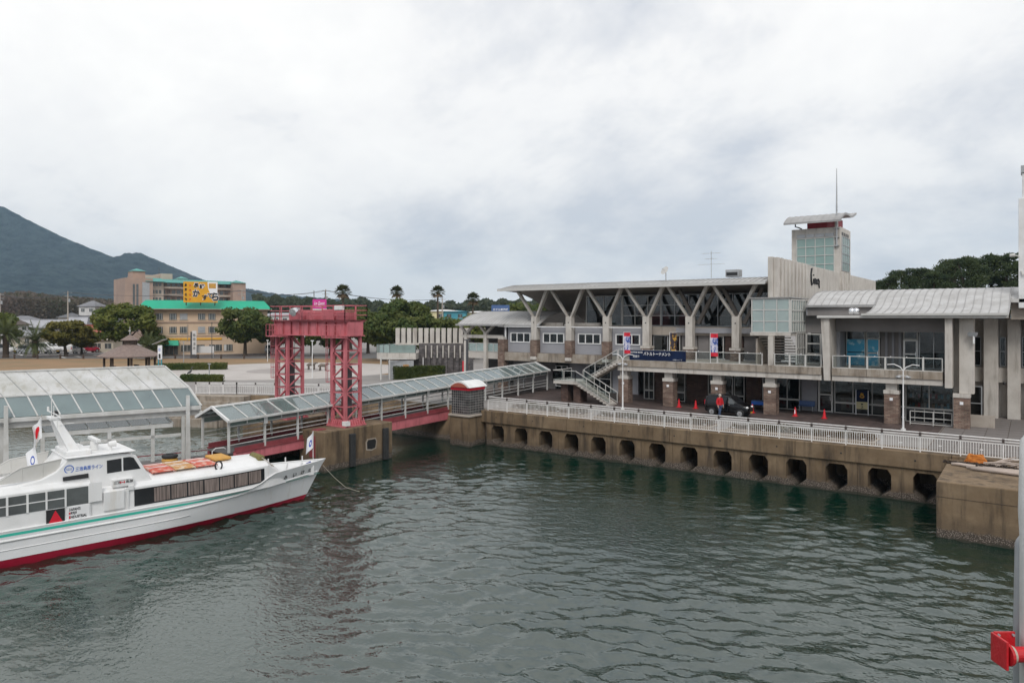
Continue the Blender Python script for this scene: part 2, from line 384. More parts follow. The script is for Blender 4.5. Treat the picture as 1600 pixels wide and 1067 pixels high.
brickmat('brick_dark', (0.085, 0.048, 0.038), (0.14, 0.085, 0.065), (0.06, 0.045, 0.04), 0.34, 0.10)
brickmat('stone_dark', (0.10, 0.09, 0.092), (0.19, 0.17, 0.165), (0.05, 0.045, 0.045), 0.42, 0.16)
brickmat('terrace_tile', (0.085, 0.062, 0.057), (0.115, 0.085, 0.076), (0.055, 0.043, 0.04), 0.6, 0.6, 0.02, rough=0.55, bump=0.3, axis='floor', off=0)
brickmat('glass_block', (0.025, 0.028, 0.03), (0.06, 0.063, 0.066), (0.28, 0.265, 0.255), 0.2, 0.2, 0.018, rough=0.12, bump=0.8, off=0)
mat('slab_grey', (0.20, 0.18, 0.17), 0.7, (0.15, 0.135, 0.128), 0.7, bump=0.15)
glass('glass_clear', (0.55, 0.58, 0.58), 0.0)
glass('glass_dark', (0.30, 0.31, 0.31), 0.0)
glass('glass_rail', (0.82, 0.86, 0.86), 0.0, ior=1.25)
glass('glass_green', (0.55, 0.72, 0.68), 0.10, 0.04, (0.45, 0.56, 0.53), 0.5)
glass('glass_roof', (0.42, 0.52, 0.51), 0.08, 0.05, (0.30, 0.38, 0.37), 0.45)

def quaymat():
    """harbour concrete: brown-grey, black drips below joints, pale barnacle crust near the water line"""
    m = bpy.data.materials.new('quay_concrete'); m.use_nodes = True
    n = m.node_tree; N = n.nodes; K = n.links.new; b = N['Principled BSDF']; b.inputs['Roughness'].default_value = 0.88
    g = N.new('ShaderNodeNewGeometry'); se = N.new('ShaderNodeSeparateXYZ'); K(g.outputs['Position'], se.inputs[0])
    def noise(sc, det, st=(1, 1, 1)):
        mp = N.new('ShaderNodeMapping'); K(g.outputs['Position'], mp.inputs[0]); mp.inputs['Scale'].default_value = st
        t = N.new('ShaderNodeTexNoise'); K(mp.outputs[0], t.inputs[0]); t.inputs['Scale'].default_value = sc; t.inputs['Detail'].default_value = det; t.inputs['Roughness'].default_value = 0.65; return t.outputs[0]
    def rng(s, a, b_, c=0, d=1):
        t = N.new('ShaderNodeMapRange'); K(s, t.inputs[0]); t.inputs[1].default_value = a; t.inputs[2].default_value = b_; t.inputs[3].default_value = c; t.inputs[4].default_value = d; return t.outputs[0]
    def mix(f, a, c):
        t = N.new('ShaderNodeMix'); t.data_type = 'RGBA'; K(f, t.inputs[0])
        for i, s in ((6, a), (7, c)):
            if isinstance(s, tuple): t.inputs[i].default_value = (*s, 1)
            else: K(s, t.inputs[i])
        return t.outputs[2]
    def mul(a, c):
        t = N.new('ShaderNodeMath'); t.operation = 'MULTIPLY'; K(a, t.inputs[0]); K(c, t.inputs[1]); return t.outputs[0]
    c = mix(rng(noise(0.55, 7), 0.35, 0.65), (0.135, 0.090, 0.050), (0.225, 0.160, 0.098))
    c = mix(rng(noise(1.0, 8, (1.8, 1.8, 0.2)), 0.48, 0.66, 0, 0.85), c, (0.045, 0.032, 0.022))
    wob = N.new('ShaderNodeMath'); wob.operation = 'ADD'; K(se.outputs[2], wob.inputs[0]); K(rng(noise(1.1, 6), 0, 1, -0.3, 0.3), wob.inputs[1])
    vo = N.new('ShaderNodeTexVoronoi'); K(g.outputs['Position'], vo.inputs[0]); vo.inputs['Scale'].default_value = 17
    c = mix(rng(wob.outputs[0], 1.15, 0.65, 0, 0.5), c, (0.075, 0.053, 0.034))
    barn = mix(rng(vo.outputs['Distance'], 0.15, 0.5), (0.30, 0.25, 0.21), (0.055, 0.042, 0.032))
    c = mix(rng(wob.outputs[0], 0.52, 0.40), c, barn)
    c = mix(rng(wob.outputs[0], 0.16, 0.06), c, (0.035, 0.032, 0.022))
    K(c, b.inputs['Base Color'])
    bp = N.new('ShaderNodeBump'); bp.inputs['Strength'].default_value = 0.35; bp.inputs['Distance'].default_value = 0.05; K(noise(6, 8), bp.inputs['Height']); K(bp.outputs[0], b.inputs['Normal'])
    MATS['quay'] = m
quaymat()
def watermat():
    m = bpy.data.materials.new('sea_water'); m.use_nodes = True
    n = m.node_tree; N = n.nodes; K = n.links.new; N.clear(); o = N.new('ShaderNodeOutputMaterial')
    di = N.new('ShaderNodeBsdfDiffuse'); di.inputs[0].default_value = (0.0018, 0.019, 0.012, 1)
    gl = N.new('ShaderNodeBsdfGlossy'); gl.inputs['Roughness'].default_value = 0.012; gl.inputs[0].default_value = (0.95, 0.97, 0.96, 1)
    g = N.new('ShaderNodeNewGeometry')
    def noise(sc, det, st, rot):
        mp = N.new('ShaderNodeMapping'); K(g.outputs['Position'], mp.inputs[0]); mp.inputs['Scale'].default_value = st; mp.inputs['Rotation'].default_value = (0, 0, rot)
        t = N.new('ShaderNodeTexNoise'); K(mp.outputs[0], t.inputs[0]); t.inputs['Scale'].default_value = sc; t.inputs['Detail'].default_value = det; t.inputs['Distortion'].default_value = 0.5; return t.outputs[0]
    ad = N.new('ShaderNodeMath'); ad.operation = 'ADD'; K(noise(2.6, 2, (0.85, 1.2, 1), R(-36)), ad.inputs[0]); K(noise(5.2, 2, (0.85, 1.2, 1), R(-15)), ad.inputs[1])
    bp = N.new('ShaderNodeBump'); bp.inputs['Strength'].default_value = 0.42; bp.inputs['Distance'].default_value = 0.05; K(ad.outputs[0], bp.inputs['Height'])
    fr = N.new('ShaderNodeFresnel'); fr.inputs[0].default_value = 1.333; K(bp.outputs[0], fr.inputs['Normal'])
    mu = N.new('ShaderNodeMath'); mu.operation = 'MULTIPLY_ADD'; mu.use_clamp = True; K(fr.outputs[0], mu.inputs[0]); mu.inputs[1].default_value = 0.9; mu.inputs[2].default_value = 0.125
    K(bp.outputs[0], gl.inputs['Normal']); K(bp.outputs[0], di.inputs['Normal'])
    mi = N.new('ShaderNodeMixShader'); K(mu.outputs[0], mi.inputs[0]); K(di.outputs[0], mi.inputs[1]); K(gl.outputs[0], mi.inputs[2]); K(mi.outputs[0], o.inputs[0])
    MATS['water'] = m
watermat()

# ================================================================== THE SETTING
GZ = 2.75
# ---- sea
def make_water():
    rng = np.random.default_rng(4)
    x0, x1, y0, y1, st = -78.0, 14.0, 2.0, 46.4, 0.15
    xs = np.arange(x0, x1 + 1e-6, st); ys = np.arange(y0, y1 + 1e-6, st)
    X, Y = np.meshgrid(xs, ys)
    Z = np.zeros_like(X)
    main = R(128)
    for i in range(90):
        lam = 0.45 * (2.2 / 0.45) ** (rng.random() ** 1.3) if i < 80 else 3 + 4 * rng.random()
        th = main + rng.normal(0, 0.8)
        k = 2 * math.pi / lam; a = 0.0034 * lam ** 0.55 * (0.6 + 0.8 * rng.random())
        wob = 0.35 * np.sin(0.21 * X * math.cos(th + 1.2) + 0.27 * Y * math.sin(th + 1.2) + rng.random() * 6.28)
        ph = k * (X * math.cos(th) + Y * math.sin(th)) + rng.random() * 6.28 + wob * 3
        Z += a * (np.sin(ph) + 0.18 * np.cos(2 * ph))
    gust = 0.85 + 0.75 * np.sin(0.16 * X + 0.11 * Y + 1) * np.sin(0.09 * X - 0.2 * Y) + 0.2 * np.sin(0.31 * X + 0.22 * Y + 2)
    shelter = np.clip((46.5 - Y) / 14, 0.45, 1)
    Z *= gust * shelter
    nx, ny = len(xs), len(ys)
    v = np.stack([X, Y, Z], -1).reshape(-1, 3)
    idx = np.arange(nx * ny).reshape(ny, nx)
    f = np.stack([idx[:-1, :-1], idx[:-1, 1:], idx[1:, 1:], idx[1:, :-1]], -1).reshape(-1, 4)
    b = len(v); B = 2500.0
    ov = np.array([(-B, -B, 0), (B, -B, 0), (B, y0, 0), (-B, y0, 0), (-B, y0, 0), (x0, y0, 0), (x0, 60, 0), (-B, 60, 0), (x1, y0, 0), (B, y0, 0), (B, 60, 0), (x1, 60, 0)], float)
    of = np.array([(0, 1, 2, 3), (4, 5, 6, 7), (8, 9, 10, 11)]) + b
    me = bpy.data.meshes.new('water')
    me.from_pydata(np.vstack([v, ov]).tolist(), [], np.vstack([f, of]).tolist())
    o = put(me, 'water', M['water'], smooth=True, kind='structure')
    return o
make_water()

# ---- land
coast = [(-36.2, 45.75), (-50, 45.75), (-57, 42.3), (-62.5, 39.8), (-66, 37.6), (-80, 33), (-140, 5), (-600, -200)]
land = [(2500, 45.75)] + coast + [(-5500, -2000), (-5500, 4800), (2500, 4800)]
MB().add([(x, y, GZ) for x, y in land], [tuple(range(len(land)))]).build('ground', M['paving_grey'], kind='structure')
sw = MB()
for (ax, ay), (bx, by) in zip(coast[:-1], coast[1:]):
    d = Vector((bx - ax, by - ay, 0)).normalized(); n = Vector((-d.y, d.x, 0))       # seaward normal
    if n.y > 0: n = -n
    p, q = Vector((ax, ay, 0)), Vector((bx, by, 0))
    sw.add([p + n * 1.3 + Vector((0, 0, -1)), q + n * 1.3 + Vector((0, 0, -1)), q + Vector((0, 0, GZ + 0.02)), p + Vector((0, 0, GZ + 0.02)), p - n * 0.5 + Vector((0, 0, GZ + 0.02)), q - n * 0.5 + Vector((0, 0, GZ + 0.02))], [(0, 1, 2, 3), (3, 2, 5, 4)])
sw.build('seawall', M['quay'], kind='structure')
def sheet(name, pts, dz, m):
    return MB().add([(x, y, GZ + dz) for x, y in pts], [tuple(range(len(pts)))]).build(name, m, kind='structure')
def crect(X0, X1, Y0, Y1): return [c2w(X0, Y0), c2w(X1, Y0), c2w(X1, Y1), c2w(X0, Y1)]
sheet('lawn', crect(-150, -14, 94, 131), 0.004, M['dry_grass'])
sheet('road', crect(-190, -6, 131, 152), 0.008, M['asphalt'])
def disc(cx, cy, r, n=64, sx=1): return [(cx + r * math.cos(2 * math.pi * i / n), cy + r * sx * math.sin(2 * math.pi * i / n)) for i in range(n)]
PCX, PCY = c2w(-32.5, 102.5)
sheet('plaza', disc(PCX, PCY, 17.0), 0.012, M['plaza_white'])
sheet('plaza_centre', disc(PCX + 1.2, PCY - 1.0, 5.2), 0.016, M['plaza_grey'])
for k, px in enumerate((95, 118, 150, 30)):
    x, y = at(px, 136 + 3 * k); d = Vector((0.9, -0.2, 0)).normalized(); e = Vector((0.2, 0.9, 0)).normalized()
    p = Vector((x, y, 0)); pts = [p - d * 3, p + d * 3, p + d * 3 + e * 0.5, p - d * 3 + e * 0.5]
    sheet('road_marking', [(q.x, q.y) for q in pts], 0.012, M['road_paint'])
sheet('terrace', [(-46.5, 52.6), (-4.9, 52.6), (-4.9, 66), (-46.5, 66)], 0.006, M['terrace_tile'])
# paving slabs at the right end of the promenade, each one laid
pav = MB().add([(-4.85, 46.2, GZ + 0.006), (9.0, 46.2, GZ + 0.006), (9.0, 66.5, GZ + 0.006), (-4.85, 66.5, GZ + 0.006)], [(0, 1, 2, 3)]).build('pavement', M['soil'], kind='structure')
slab = MB().box(-0.585, 0.585, -0.585, 0.585, 0, 0.035).mesh('paving_slab')
for i in range(8):
    for j in range(16):
        x = -4.2 + i * 1.2; y = 47.0 + j * 1.2
        o = put(slab, 'paving_slab', M['slab_grey'], pav, loc=(x, y, GZ + 0.006 + random.uniform(0, 0.006)))
        o.rotation_euler = (random.uniform(-.003, .003), random.uniform(-.003, .003), 0)

# ---- hills: one height field behind the town
def fbm(X, Y, seed, octs=5, lam=420.0):
    r = np.random.default_rng(seed); z = np.zeros_like(X); a = 1.0
    for o in range(octs):
        for k in range(4):
            th = r.random() * 6.28; ph = r.random() * 6.28; kk = 2 * math.pi / (lam * (0.7 + 0.6 * r.random()))
            z += a * np.sin(kk * (X * math.cos(th) + Y * math.sin(th)) + ph + 0.8 * np.sin(0.6 * kk * (X * math.sin(th) - Y * math.cos(th))))
        a *= 0.52; lam *= 0.5
    return z / 4
def make_hills():
    prof = [(-3600, 430), (-2700, 440), (-2200, 445), (-1900, 430), (-1652, 372), (-1484, 283), (-1290, 203), (-1262, 206), (-1235, 219), (-1200, 219), (-1165, 202), (-1113, 170), (-990, 128), (-857, 104), (-784, 90), (-681, 79), (-600, 72), (-495, 60), (-380, 52), (-150, 55), (0, 48), (300, 38), (900, 30), (2500, 30)]
    pxs, phs = zip(*prof)
    us = np.concatenate([np.linspace(-3600, -2000, 40), np.linspace(-1990, -500, 300), np.linspace(-490, 2500, 120)])
    vs_ = np.concatenate([np.linspace(520, 2300, 150), np.linspace(2320, 3600, 30)])
    U, Vv = np.meshgrid(us, vs_)
    H = np.interp(U.ravel(), pxs, phs).reshape(U.shape)
    t = np.clip((Vv - 560) / (2300 - 560), 0, 1)
    front = np.where(t < 1, 0.05 * t + 0.95 * (t ** 1.9) * (1.0), 1.0)
    back = np.clip(1 - (Vv - 2300) / 1600, 0, 1)
    S = np.where(Vv <= 2300, front, back)
    nz = fbm(U, Vv, 3) * 0.5 + fbm(U, Vv, 8, 4, 90) * 0.12
    Z = GZ - 1.5 + H * S * (1 + 0.10 * nz * (1 - t ** 6)) + fbm(U, Vv, 11, 3, 28) * 4.0 * np.clip(t * 4, 0, 1)
    Xw = CC * U - SS * Vv; Yw = SS * U + CC * Vv
    v = np.stack([Xw, Yw, Z], -1).reshape(-1, 3); ny, nx = U.shape
    idx = np.arange(nx * ny).reshape(ny, nx)
    f = np.stack([idx[:-1, :-1], idx[:-1, 1:], idx[1:, 1:], idx[1:, :-1]], -1).reshape(-1, 4)
    me = bpy.data.meshes.new('hills'); me.from_pydata(v.tolist(), [], f.tolist())
    m = mat('forest', (0.003, 0.009, 0.014), 0.95, (0.036, 0.054, 0.054), 0.028, detail=14, bump=1.0, bscale=0.09, spec=0.1, world=True)  # bluish tones put some of the distance haze into the forest colour
    for nd in m.node_tree.nodes:
        if nd.type == 'BUMP': nd.inputs['Distance'].default_value = 7
    put(me, 'hills', m, smooth=True, kind='structure')
make_hills()

# ---- quay wall: cellular wave-absorbing face, each cell a piece of its own
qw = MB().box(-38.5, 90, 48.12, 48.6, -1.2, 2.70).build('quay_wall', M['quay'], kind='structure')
PITCH = 2.275; QX0 = -35.45
cell = MB(); h = PITCH / 2 - 0.008
cell.ext([(-h, -1.2), (0, -1.2), (0, 0.02), (-0.60, 0.50), (-0.60, 1.34), (-0.40, 1.64), (0, 1.64), (0, 1.84), (-h, 1.84)], 'y', 0.14, 3.1)
cell.ext([(h, -1.2), (0, -1.2), (0, 0.02), (0.60, 0.50), (0.60, 1.34), (0.40, 1.64), (0, 1.64), (0, 1.84), (h, 1.84)], 'y', 0.14, 3.1)
cellm = cell.mesh('caisson_cell')
for i in range(14):
    put(cellm, 'caisson_cell', M['quay'], qw, loc=(QX0 + PITCH * (i + 0.5), 45.0 + random.uniform(-.015, .015), 0))
for i in range(5):
    a = -35.9 + i * 8.1
    MB().box(a + 0.012, a + 8.1 - 0.012, 45.0 + random.uniform(-.012, .012), 46.7, 1.855, 2.775).build('coping', M['quay'], qw, bevel=0.03)
MB().box(4.63, 90, 45.0, 46.7, -1.2, 2.775).build('coping', M['quay'], qw, bevel=0.03)
drip = MB()
for k in range(9):
    x = -34 + k * 3.6 + random.uniform(-.6, .6); drip.box(x, x + 0.09, 44.985, 45.05, 2.28, 2.36)
drip.build('weep_hole', M['black'], qw)
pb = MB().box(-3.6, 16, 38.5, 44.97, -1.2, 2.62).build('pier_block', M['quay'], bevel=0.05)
tag(pb, 'big brown concrete pier block standing out from the quay at the right', 'pier')
MB().box(-3.62, 16.02, 38.48, 44.98, 1.905, 1.918).build('cast_joint', M['net_dark'], pb)

# ---- two concrete bases under the red gantry
def base_block(x0, x1, y0, y1, label):
    t = thing('gantry_base', label, 'pier', ((x0 + x1) / 2, (y0 + y1) / 2, 0), group='concrete bases of the lifting gantry')
    MB().box(x0, x1, y0, y1, -1.2, 2.66).build('block', M['quay'], t, bevel=0.06)
    return t
gb = base_block(-40.3, -37.7, 30.7, 36.9, 'stained concrete base block with black fenders below the right gantry leg')
for yy in (33.0, 36.1):
    MB().box(-37.69, -37.45, yy - 0.22, yy + 0.22, 0.05, 2.3).build('fender', M['rubber'], gb, bevel=0.04)
hole = MB(); hole.ext([(34.35, 0.95), (34.85, 0.85), (35.3, 0.95), (35.38, 1.5), (35.25, 1.72), (34.45, 1.72), (34.3, 1.5)], 'x', -37.695, -37.68)
hole.build('recess', M['concrete_stained'], gb)
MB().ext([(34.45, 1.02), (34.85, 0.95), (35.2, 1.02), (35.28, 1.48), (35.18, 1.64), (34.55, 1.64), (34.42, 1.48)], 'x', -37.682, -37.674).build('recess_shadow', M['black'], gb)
MB().ext([(31.0, 2.2), (31.6, 2.67), (31.6, 2.72), (30.9, 2.72), (30.68, 2.3), (30.66, 0.9), (30.9, 0.9)], 'x', -39.2, -38.6).build('rust_plate', M['gantry_pink_dark'], gb)
base_block(-46.9, -44.3, 30.7, 36.9, 'concrete base block behind the covered gangway below the left gantry leg')
# ---- corner pier with a glass block kiosk
k = thing('kiosk', 'small glass block kiosk with arched white roof on a concrete corner pier', 'kiosk', (-36.9, 44.5, 0))
MB().box(-37.9, -35.9, 43.5, 45.6, -1.2, 2.35).build('pier', M['quay'], k, bevel=0.04)
MB().box(-38.02, -35.78, 43.38, 45.72, 2.36, 2.52).build('ledge', M['concrete'], k, bevel=0.03)
MB().box(-37.8, -36.0, 43.6, 45.5, 2.53, 4.45).build('glass_block_wall', M['glass_block'], k)
MB().box(-37.86, -35.94, 43.54, 45.56, 4.455, 4.68).build('red_band', M['ink_red'], k)
arc = [(-37.98 + 2.16 * i / 12, 4.69 + 0.48 * math.sin(math.pi * i / 12) ** 0.8) for i in range(13)]
MB().ext(arc + [(-35.82, 4.685), (-37.98, 4.685)], 'y', 43.42, 45.7).build('arched_roof', M['white_paint'], k)
MB().ext([(x * 0.82 - 36.9 * 0.18, 4.69 + (z - 4.69) * 0.75) for x, z in arc], 'y', 43.405, 43.42).build('gable_panel', M['house_red_roof'], k)

# ---- promenade railing along the quay
RY = 45.3
rl = thing('quay_railing', 'long white metal balustrade along the quay edge with brown post caps', 'railing', (-35.4, RY, GZ))
sp = 1.9; NR = 22
post = MB().box(-0.03, 0.03, -0.03, 0.03, 0, 1.02).mesh('post')
cap = MB().box(-0.055, 0.055, -0.07, 0.07, 0.9, 1.12).mesh('post_cap')
pan = MB()
for z in (0.09, 0.80): pan.box(0.04, sp - 0.04, -0.02, 0.02, z, z + 0.05)
nb = 15
for j in range(nb):
    x = 0.04 + (sp - 0.08) * (j + 0.5) / nb
    if j in (7,): pan.box(x - 0.07, x + 0.07, -0.012, 0.012, 0.42, 0.47)
    pan.box(x - 0.014, x + 0.014, -0.012, 0.012, 0.14, 0.80)
panm = pan.mesh('baluster_panel')
hr = MB().tube((0.0, 0, 1.10), (sp, 0, 1.10), 0.032, n=8).tube((0, 0.0, 0.96), (sp, 0, 0.96), 0.024, n=8).mesh('handrail')
for i in range(NR + 1):
    put(post, 'post', M['rail_white'], rl, loc=(i * sp, 0, 0.02)); put(cap, 'post_cap', M['cap_brown'], rl, loc=(i * sp, 0, 0.02))
    if i < NR:
        put(panm, 'baluster_panel', M['rail_white'], rl, loc=(i * sp, 0, 0.02)); put(hr, 'handrail', M['rail_white'], rl, loc=(i * sp, 0, 0.02))
# second railing: along the stepped shore beyond the gangway
def shore_railing():
    pts = [(-50.5, 46.4), (-57.5, 43.2), (-63, 40.6), (-66.5, 38.4)]
    t = thing('shore_railing', 'white metal railing on the stepped shore behind the covered gangway', 'railing', (-57, 43, GZ))
    for (ax, ay), (bx, by) in zip(pts[:-1], pts[1:]):
        n = 3; p, q = Vector((ax, ay, GZ)), Vector((bx, by, GZ))
        for i in range(n + 1):
            a = p.lerp(q, i / n); MB().box(a.x - .035, a.x + .035, a.y - .035, a.y + .035, GZ, GZ + 1.05).build('post', M['rail_white'], t); MB().box(a.x - .06, a.x + .06, a.y - .06, a.y + .06, GZ + 0.95, GZ + 1.16).build('post_cap', M['cap_brown'], t)
        b = MB()
        for z in (0.1, 0.82, 1.0, 1.12): b.bar(p + Vector((0, 0, z)), q + Vector((0, 0, z)), 0.05, 0.05)
        for j in range(30):
            a = p.lerp(q, (j + .5) / 30); b.box(a.x - .014, a.x + .014, a.y - .014, a.y + .014, GZ + 0.1, GZ + 0.82)
        b.build('baluster_panel', M['rail_white'], t)
shore_railing()
st = thing('shore_steps', 'broad weathered stone steps down to the water behind the gangway', 'steps', (-66, 39, GZ))
for i in range(5):
    a, b = Vector((-60.5 - i * 0.25, 40.2 - i * 0.55, 0)), Vector((-72 - i * 0.25, 34.6 - i * 0.5, 0)); n = Vector((0.43, -0.9, 0))
    z = GZ + 0.03 - 0.5 * i
    MB().hexa([a + n * 0.7 + Vector((0, 0, -1)), b + n * 0.7 + Vector((0, 0, -1)), b - n * 0.5 + Vector((0, 0, -1)), a - n * 0.5 + Vector((0, 0, -1)), a + n * 0.7 + Vector((0, 0, z)), b + n * 0.7 + Vector((0, 0, z)), b - n * 0.5 + Vector((0, 0, z)), a - n * 0.5 + Vector((0, 0, z))]).build('step', M['concrete_stained'], st, bevel=0.03)

# ---- planting strips behind the railing
def leaf_cloud(n, fn, size, seed, flat=0.0):
    """many small leaf faces; fn(rng) gives a centre"""
    r = np.random.default_rng(seed); c = np.array([fn(r) for _ in range(n)])
    a = r.normal(size=(n, 3)); a /= np.linalg.norm(a, axis=1)[:, None]
    b = r.normal(size=(n, 3)); b -= a * (a * b).sum(1)[:, None]; b /= np.linalg.norm(b, axis=1)[:, None]
    s = size * (0.6 + 0.8 * r.random((n, 1)))
    a, b = a * s, b * s * 0.6
    v = np.stack([c - a, c + b * 0.9, c + a, c - b * 0.9], 1).reshape(-1, 3)
    f = np.arange(4 * n).reshape(-1, 4)
    return v, f
def cloud_mesh(name, parts):
    vs_, fs = [], []; o = 0
    for v, f in parts: vs_.append(v); fs.append(f + o); o += len(v)
    me = bpy.data.meshes.new(name); me.from_pydata(np.vstack(vs_).tolist(), [], np.vstack(fs).tolist())
    return me
bedinfo = [(-34.5, -27.5, 'low brown and green planting strip behind the far end of the quay railing'), (-26.5, -17.5, 'low planting strip behind the railing in front of the parked black car'), (-16.5, -7.5, 'low reddish green planting strip behind the nearer part of the quay railing')]
for bi, (a, b, lab) in enumerate(bedinfo):
    t = thing('planting_bed', lab, 'planting bed', ((a + b) / 2, 47.6, GZ), group='planting beds along the quay')
    MB().box(a, b, 46.75, 48.5, GZ, GZ + 0.12).build('kerb', M['concrete'], t, bevel=0.02)
    MB().box(a + .1, b - .1, 46.85, 48.4, GZ + .1, GZ + 0.14).build('soil', M['soil'], t)
    def fn(r, a=a, b=b):
        x = a + .2 + (b - a - .4) * r.random(); y = 46.9 + 1.45 * r.random(); top = 0.28 + 0.14 * math.sin(x * 1.3) + 0.08 * math.sin(x * 3.1 + y * 4)
        return (x - (a + b) / 2, y - 47.6, 0.12 + top * r.random() ** 0.6)
    o = put(cloud_mesh('ground_cover', [leaf_cloud(int(420 * (b - a)), fn, 0.055, 20 + bi)]), 'ground_cover', M['bed_leaf'], t, kind='stuff')

# ================================================================== LIFTING GANTRY
gt = thing('lifting_gantry', 'pinkish red steel lattice gantry over the gangway with railed top beam', 'gantry', (-42.2, 33.7, 2.66))
PK, PKD = M['gantry_pink'], M['gantry_pink_dark']
def leg(cx, cy):
    hs = 0.66; z0, z1 = 2.67, 8.93
    MB().box(cx - .98, cx + .98, cy - .98, cy + .98, z0, z0 + 0.10).build('base_plate', PK, gt)
    fl = MB()
    for i in range(9):
        a = -0.88 + i * 0.22
        for s in (-1, 1):
            fl.ext([(cy + s * 0.76, z0 + 0.1), (cy + s * 0.96, z0 + 0.1), (cy + s * 0.78, z0 + 0.5), (cy + s * 0.74, z0 + 0.5)], 'x', cx + a - .02, cx + a + .02)
            fl.ext([(cx + s * 0.76, z0 + 0.1), (cx + s * 0.96, z0 + 0.1), (cx + s * 0.78, z0 + 0.5), (cx + s * 0.74, z0 + 0.5)], 'y', cy + a - .02, cy + a + .02)
    fl.box(cx - .75, cx + .75, cy - .75, cy + .75, z0 + .1, z0 + .42)
    fl.build('base_stiffener', PK, gt)
    for sx in (-1, 1):
        for sy in (-1, 1):
            MB().box(cx + sx * hs - .10, cx + sx * hs + .10, cy + sy * hs - .10, cy + sy * hs + .10, z0 + .42, z1).build('chord', PK, gt)
    MB().box(cx - .28, cx - .05, cy - .22, cy + .22, z0 + .42, z1).build('guide_column', PKD, gt)
    MB().box(cx + .12, cx + .34, cy - .22, cy + .22, z0 + .42, z1 - 2.1).build('counterweight', M['steel_dark'], gt)
    n = 6; dz = (z1 - z0 - .42) / n
    for f in range(4):
        ax = [(-1, -1, 1, -1), (1, -1, 1, 1), (1, 1, -1, 1), (-1, 1, -1, -1)][f]
        p, q = Vector((cx + ax[0] * hs, cy + ax[1] * hs, 0)), Vector((cx + ax[2] * hs, cy + ax[3] * hs, 0))
        out_ = Vector(((p + q) / 2 - Vector((cx, cy, 0)))).normalized()
        for i in range(n):
            za, zb = z0 + .42 + i * dz, z0 + .42 + (i + 1) * dz
            a, b = (p, q) if (i + f) % 2 else (q, p)
            MB().bar(a + Vector((0, 0, za)), b + Vector((0, 0, zb)), 0.09, 0.09).build('brace', PK, gt)
            MB().bar(p + Vector((0, 0, zb - .03)), q + Vector((0, 0, zb - .03)), 0.07, 0.08).build('strut', PK, gt)
            c = a if i % 2 else b
            g = Vector((c.x, c.y, zb if not i % 2 else za)) + out_ * 0.105
            d = (q - p).normalized() * (1 if c is p else -1)
            if i in (0, 2, 4):
                MB().hexa([g - d * .1 - Vector((0, 0, .22)), g + d * .26 - Vector((0, 0, .12)), g + d * .26 - Vector((0, 0, .12)) - out_ * .02, g - d * .1 - Vector((0, 0, .22)) - out_ * .02, g - d * .1 + Vector((0, 0, .22)), g + d * .26 + Vector((0, 0, .12)), g + d * .26 + Vector((0, 0, .12)) - out_ * .02, g - d * .1 + Vector((0, 0, .22)) - out_ * .02]).build('gusset_plate', PK, gt)
    # ladder with hoops on the seaward left face
    ld = MB(); lx = cx - hs - .42
    for s in (-.2, .2): ld.bar((lx, cy - .3 + s, z0 + 1.2), (lx, cy - .3 + s, z1 + 1.7), .05, .05)
    for i in range(22): ld.bar((lx, cy - .5, z0 + 1.4 + i * .3), (lx, cy - .1, z0 + 1.4 + i * .3), .03, .03)
    ld.build('ladder', PK, gt)
    hp = MB()
    for i in range(6):
        zz = z0 + 3.0 + i * .8
        hp.path([(lx, cy - .62 - 0, zz), (lx - .35, cy - .62, zz), (lx - .55, cy - .3, zz), (lx - .35, cy + .02, zz), (lx, cy + .02, zz)], .02, 4)
    for dx, dy in ((-.35, -.62), (-.55, -.3), (-.35, .02)): hp.bar((lx + dx, cy + dy, z0 + 3.0), (lx + dx, cy + dy, z0 + 7.0), .035, .03)
    hp.build('ladder_cage', PK, gt)
leg(-39.0, 33.7); leg(-45.4, 33.7)
for cy in (33.02, 34.38):
    b = MB(); xa, xb = -46.35, -38.05
    b.box(xa, xb, cy - .025, cy + .025, 8.98, 9.95); b.box(xa, xb, cy - .2, cy + .2, 8.93, 9.0); b.box(xa, xb, cy - .2, cy + .2, 9.93, 10.0)
    b.build('beam', PK, gt)
    for i in range(9):
        x = xa + .25 + (xb - xa - .5) * i / 8
        MB().box(x - .02, x + .02, cy - .16, cy + .16, 9.0, 9.93).build('stiffener', PKD if i in (2, 6) else PK, gt)
for x in (-46.3, -38.1):
    MB().box(x - .04, x + .04, 33.05, 34.35, 8.95, 9.95).build('end_plate', PK, gt)
MB().box(-46.4, -38.0, 32.7, 34.7, 10.01, 10.06).build('walkway', PKD, gt)
for (x0, x1, y0, y1, zz) in ((-44.7, -43.0, 33.1, 34.2, .72), (-42.8, -41.9, 33.2, 34.1, .6), (-40.9, -39.7, 33.1, 34.2, .75), (-39.5, -38.4, 33.2, 34.1, .55)):
    MB().box(x0, x1, y0, y1, 10.07, 10.07 + zz).build('winch_housing', PK, gt, bevel=.04)
rr = [(-46.4, 32.7), (-38.0, 32.7), (-38.0, 34.7), (-46.4, 34.7)]
for i in range(4):
    (ax, ay), (bx, by) = rr[i], rr[(i + 1) % 4]; n = 7 if i % 2 == 0 else 2; b = MB()
    for z in (.35, .68, 1.02): b.bar((ax, ay, 10.06 + z), (bx, by, 10.06 + z), .045, .045)
    for j in range(n + 1):
        x, y = ax + (bx - ax) * j / n, ay + (by - ay) * j / n; b.bar((x, y, 10.06), (x, y, 11.08), .045, .045)
    b.build('top_railing', PK, gt)
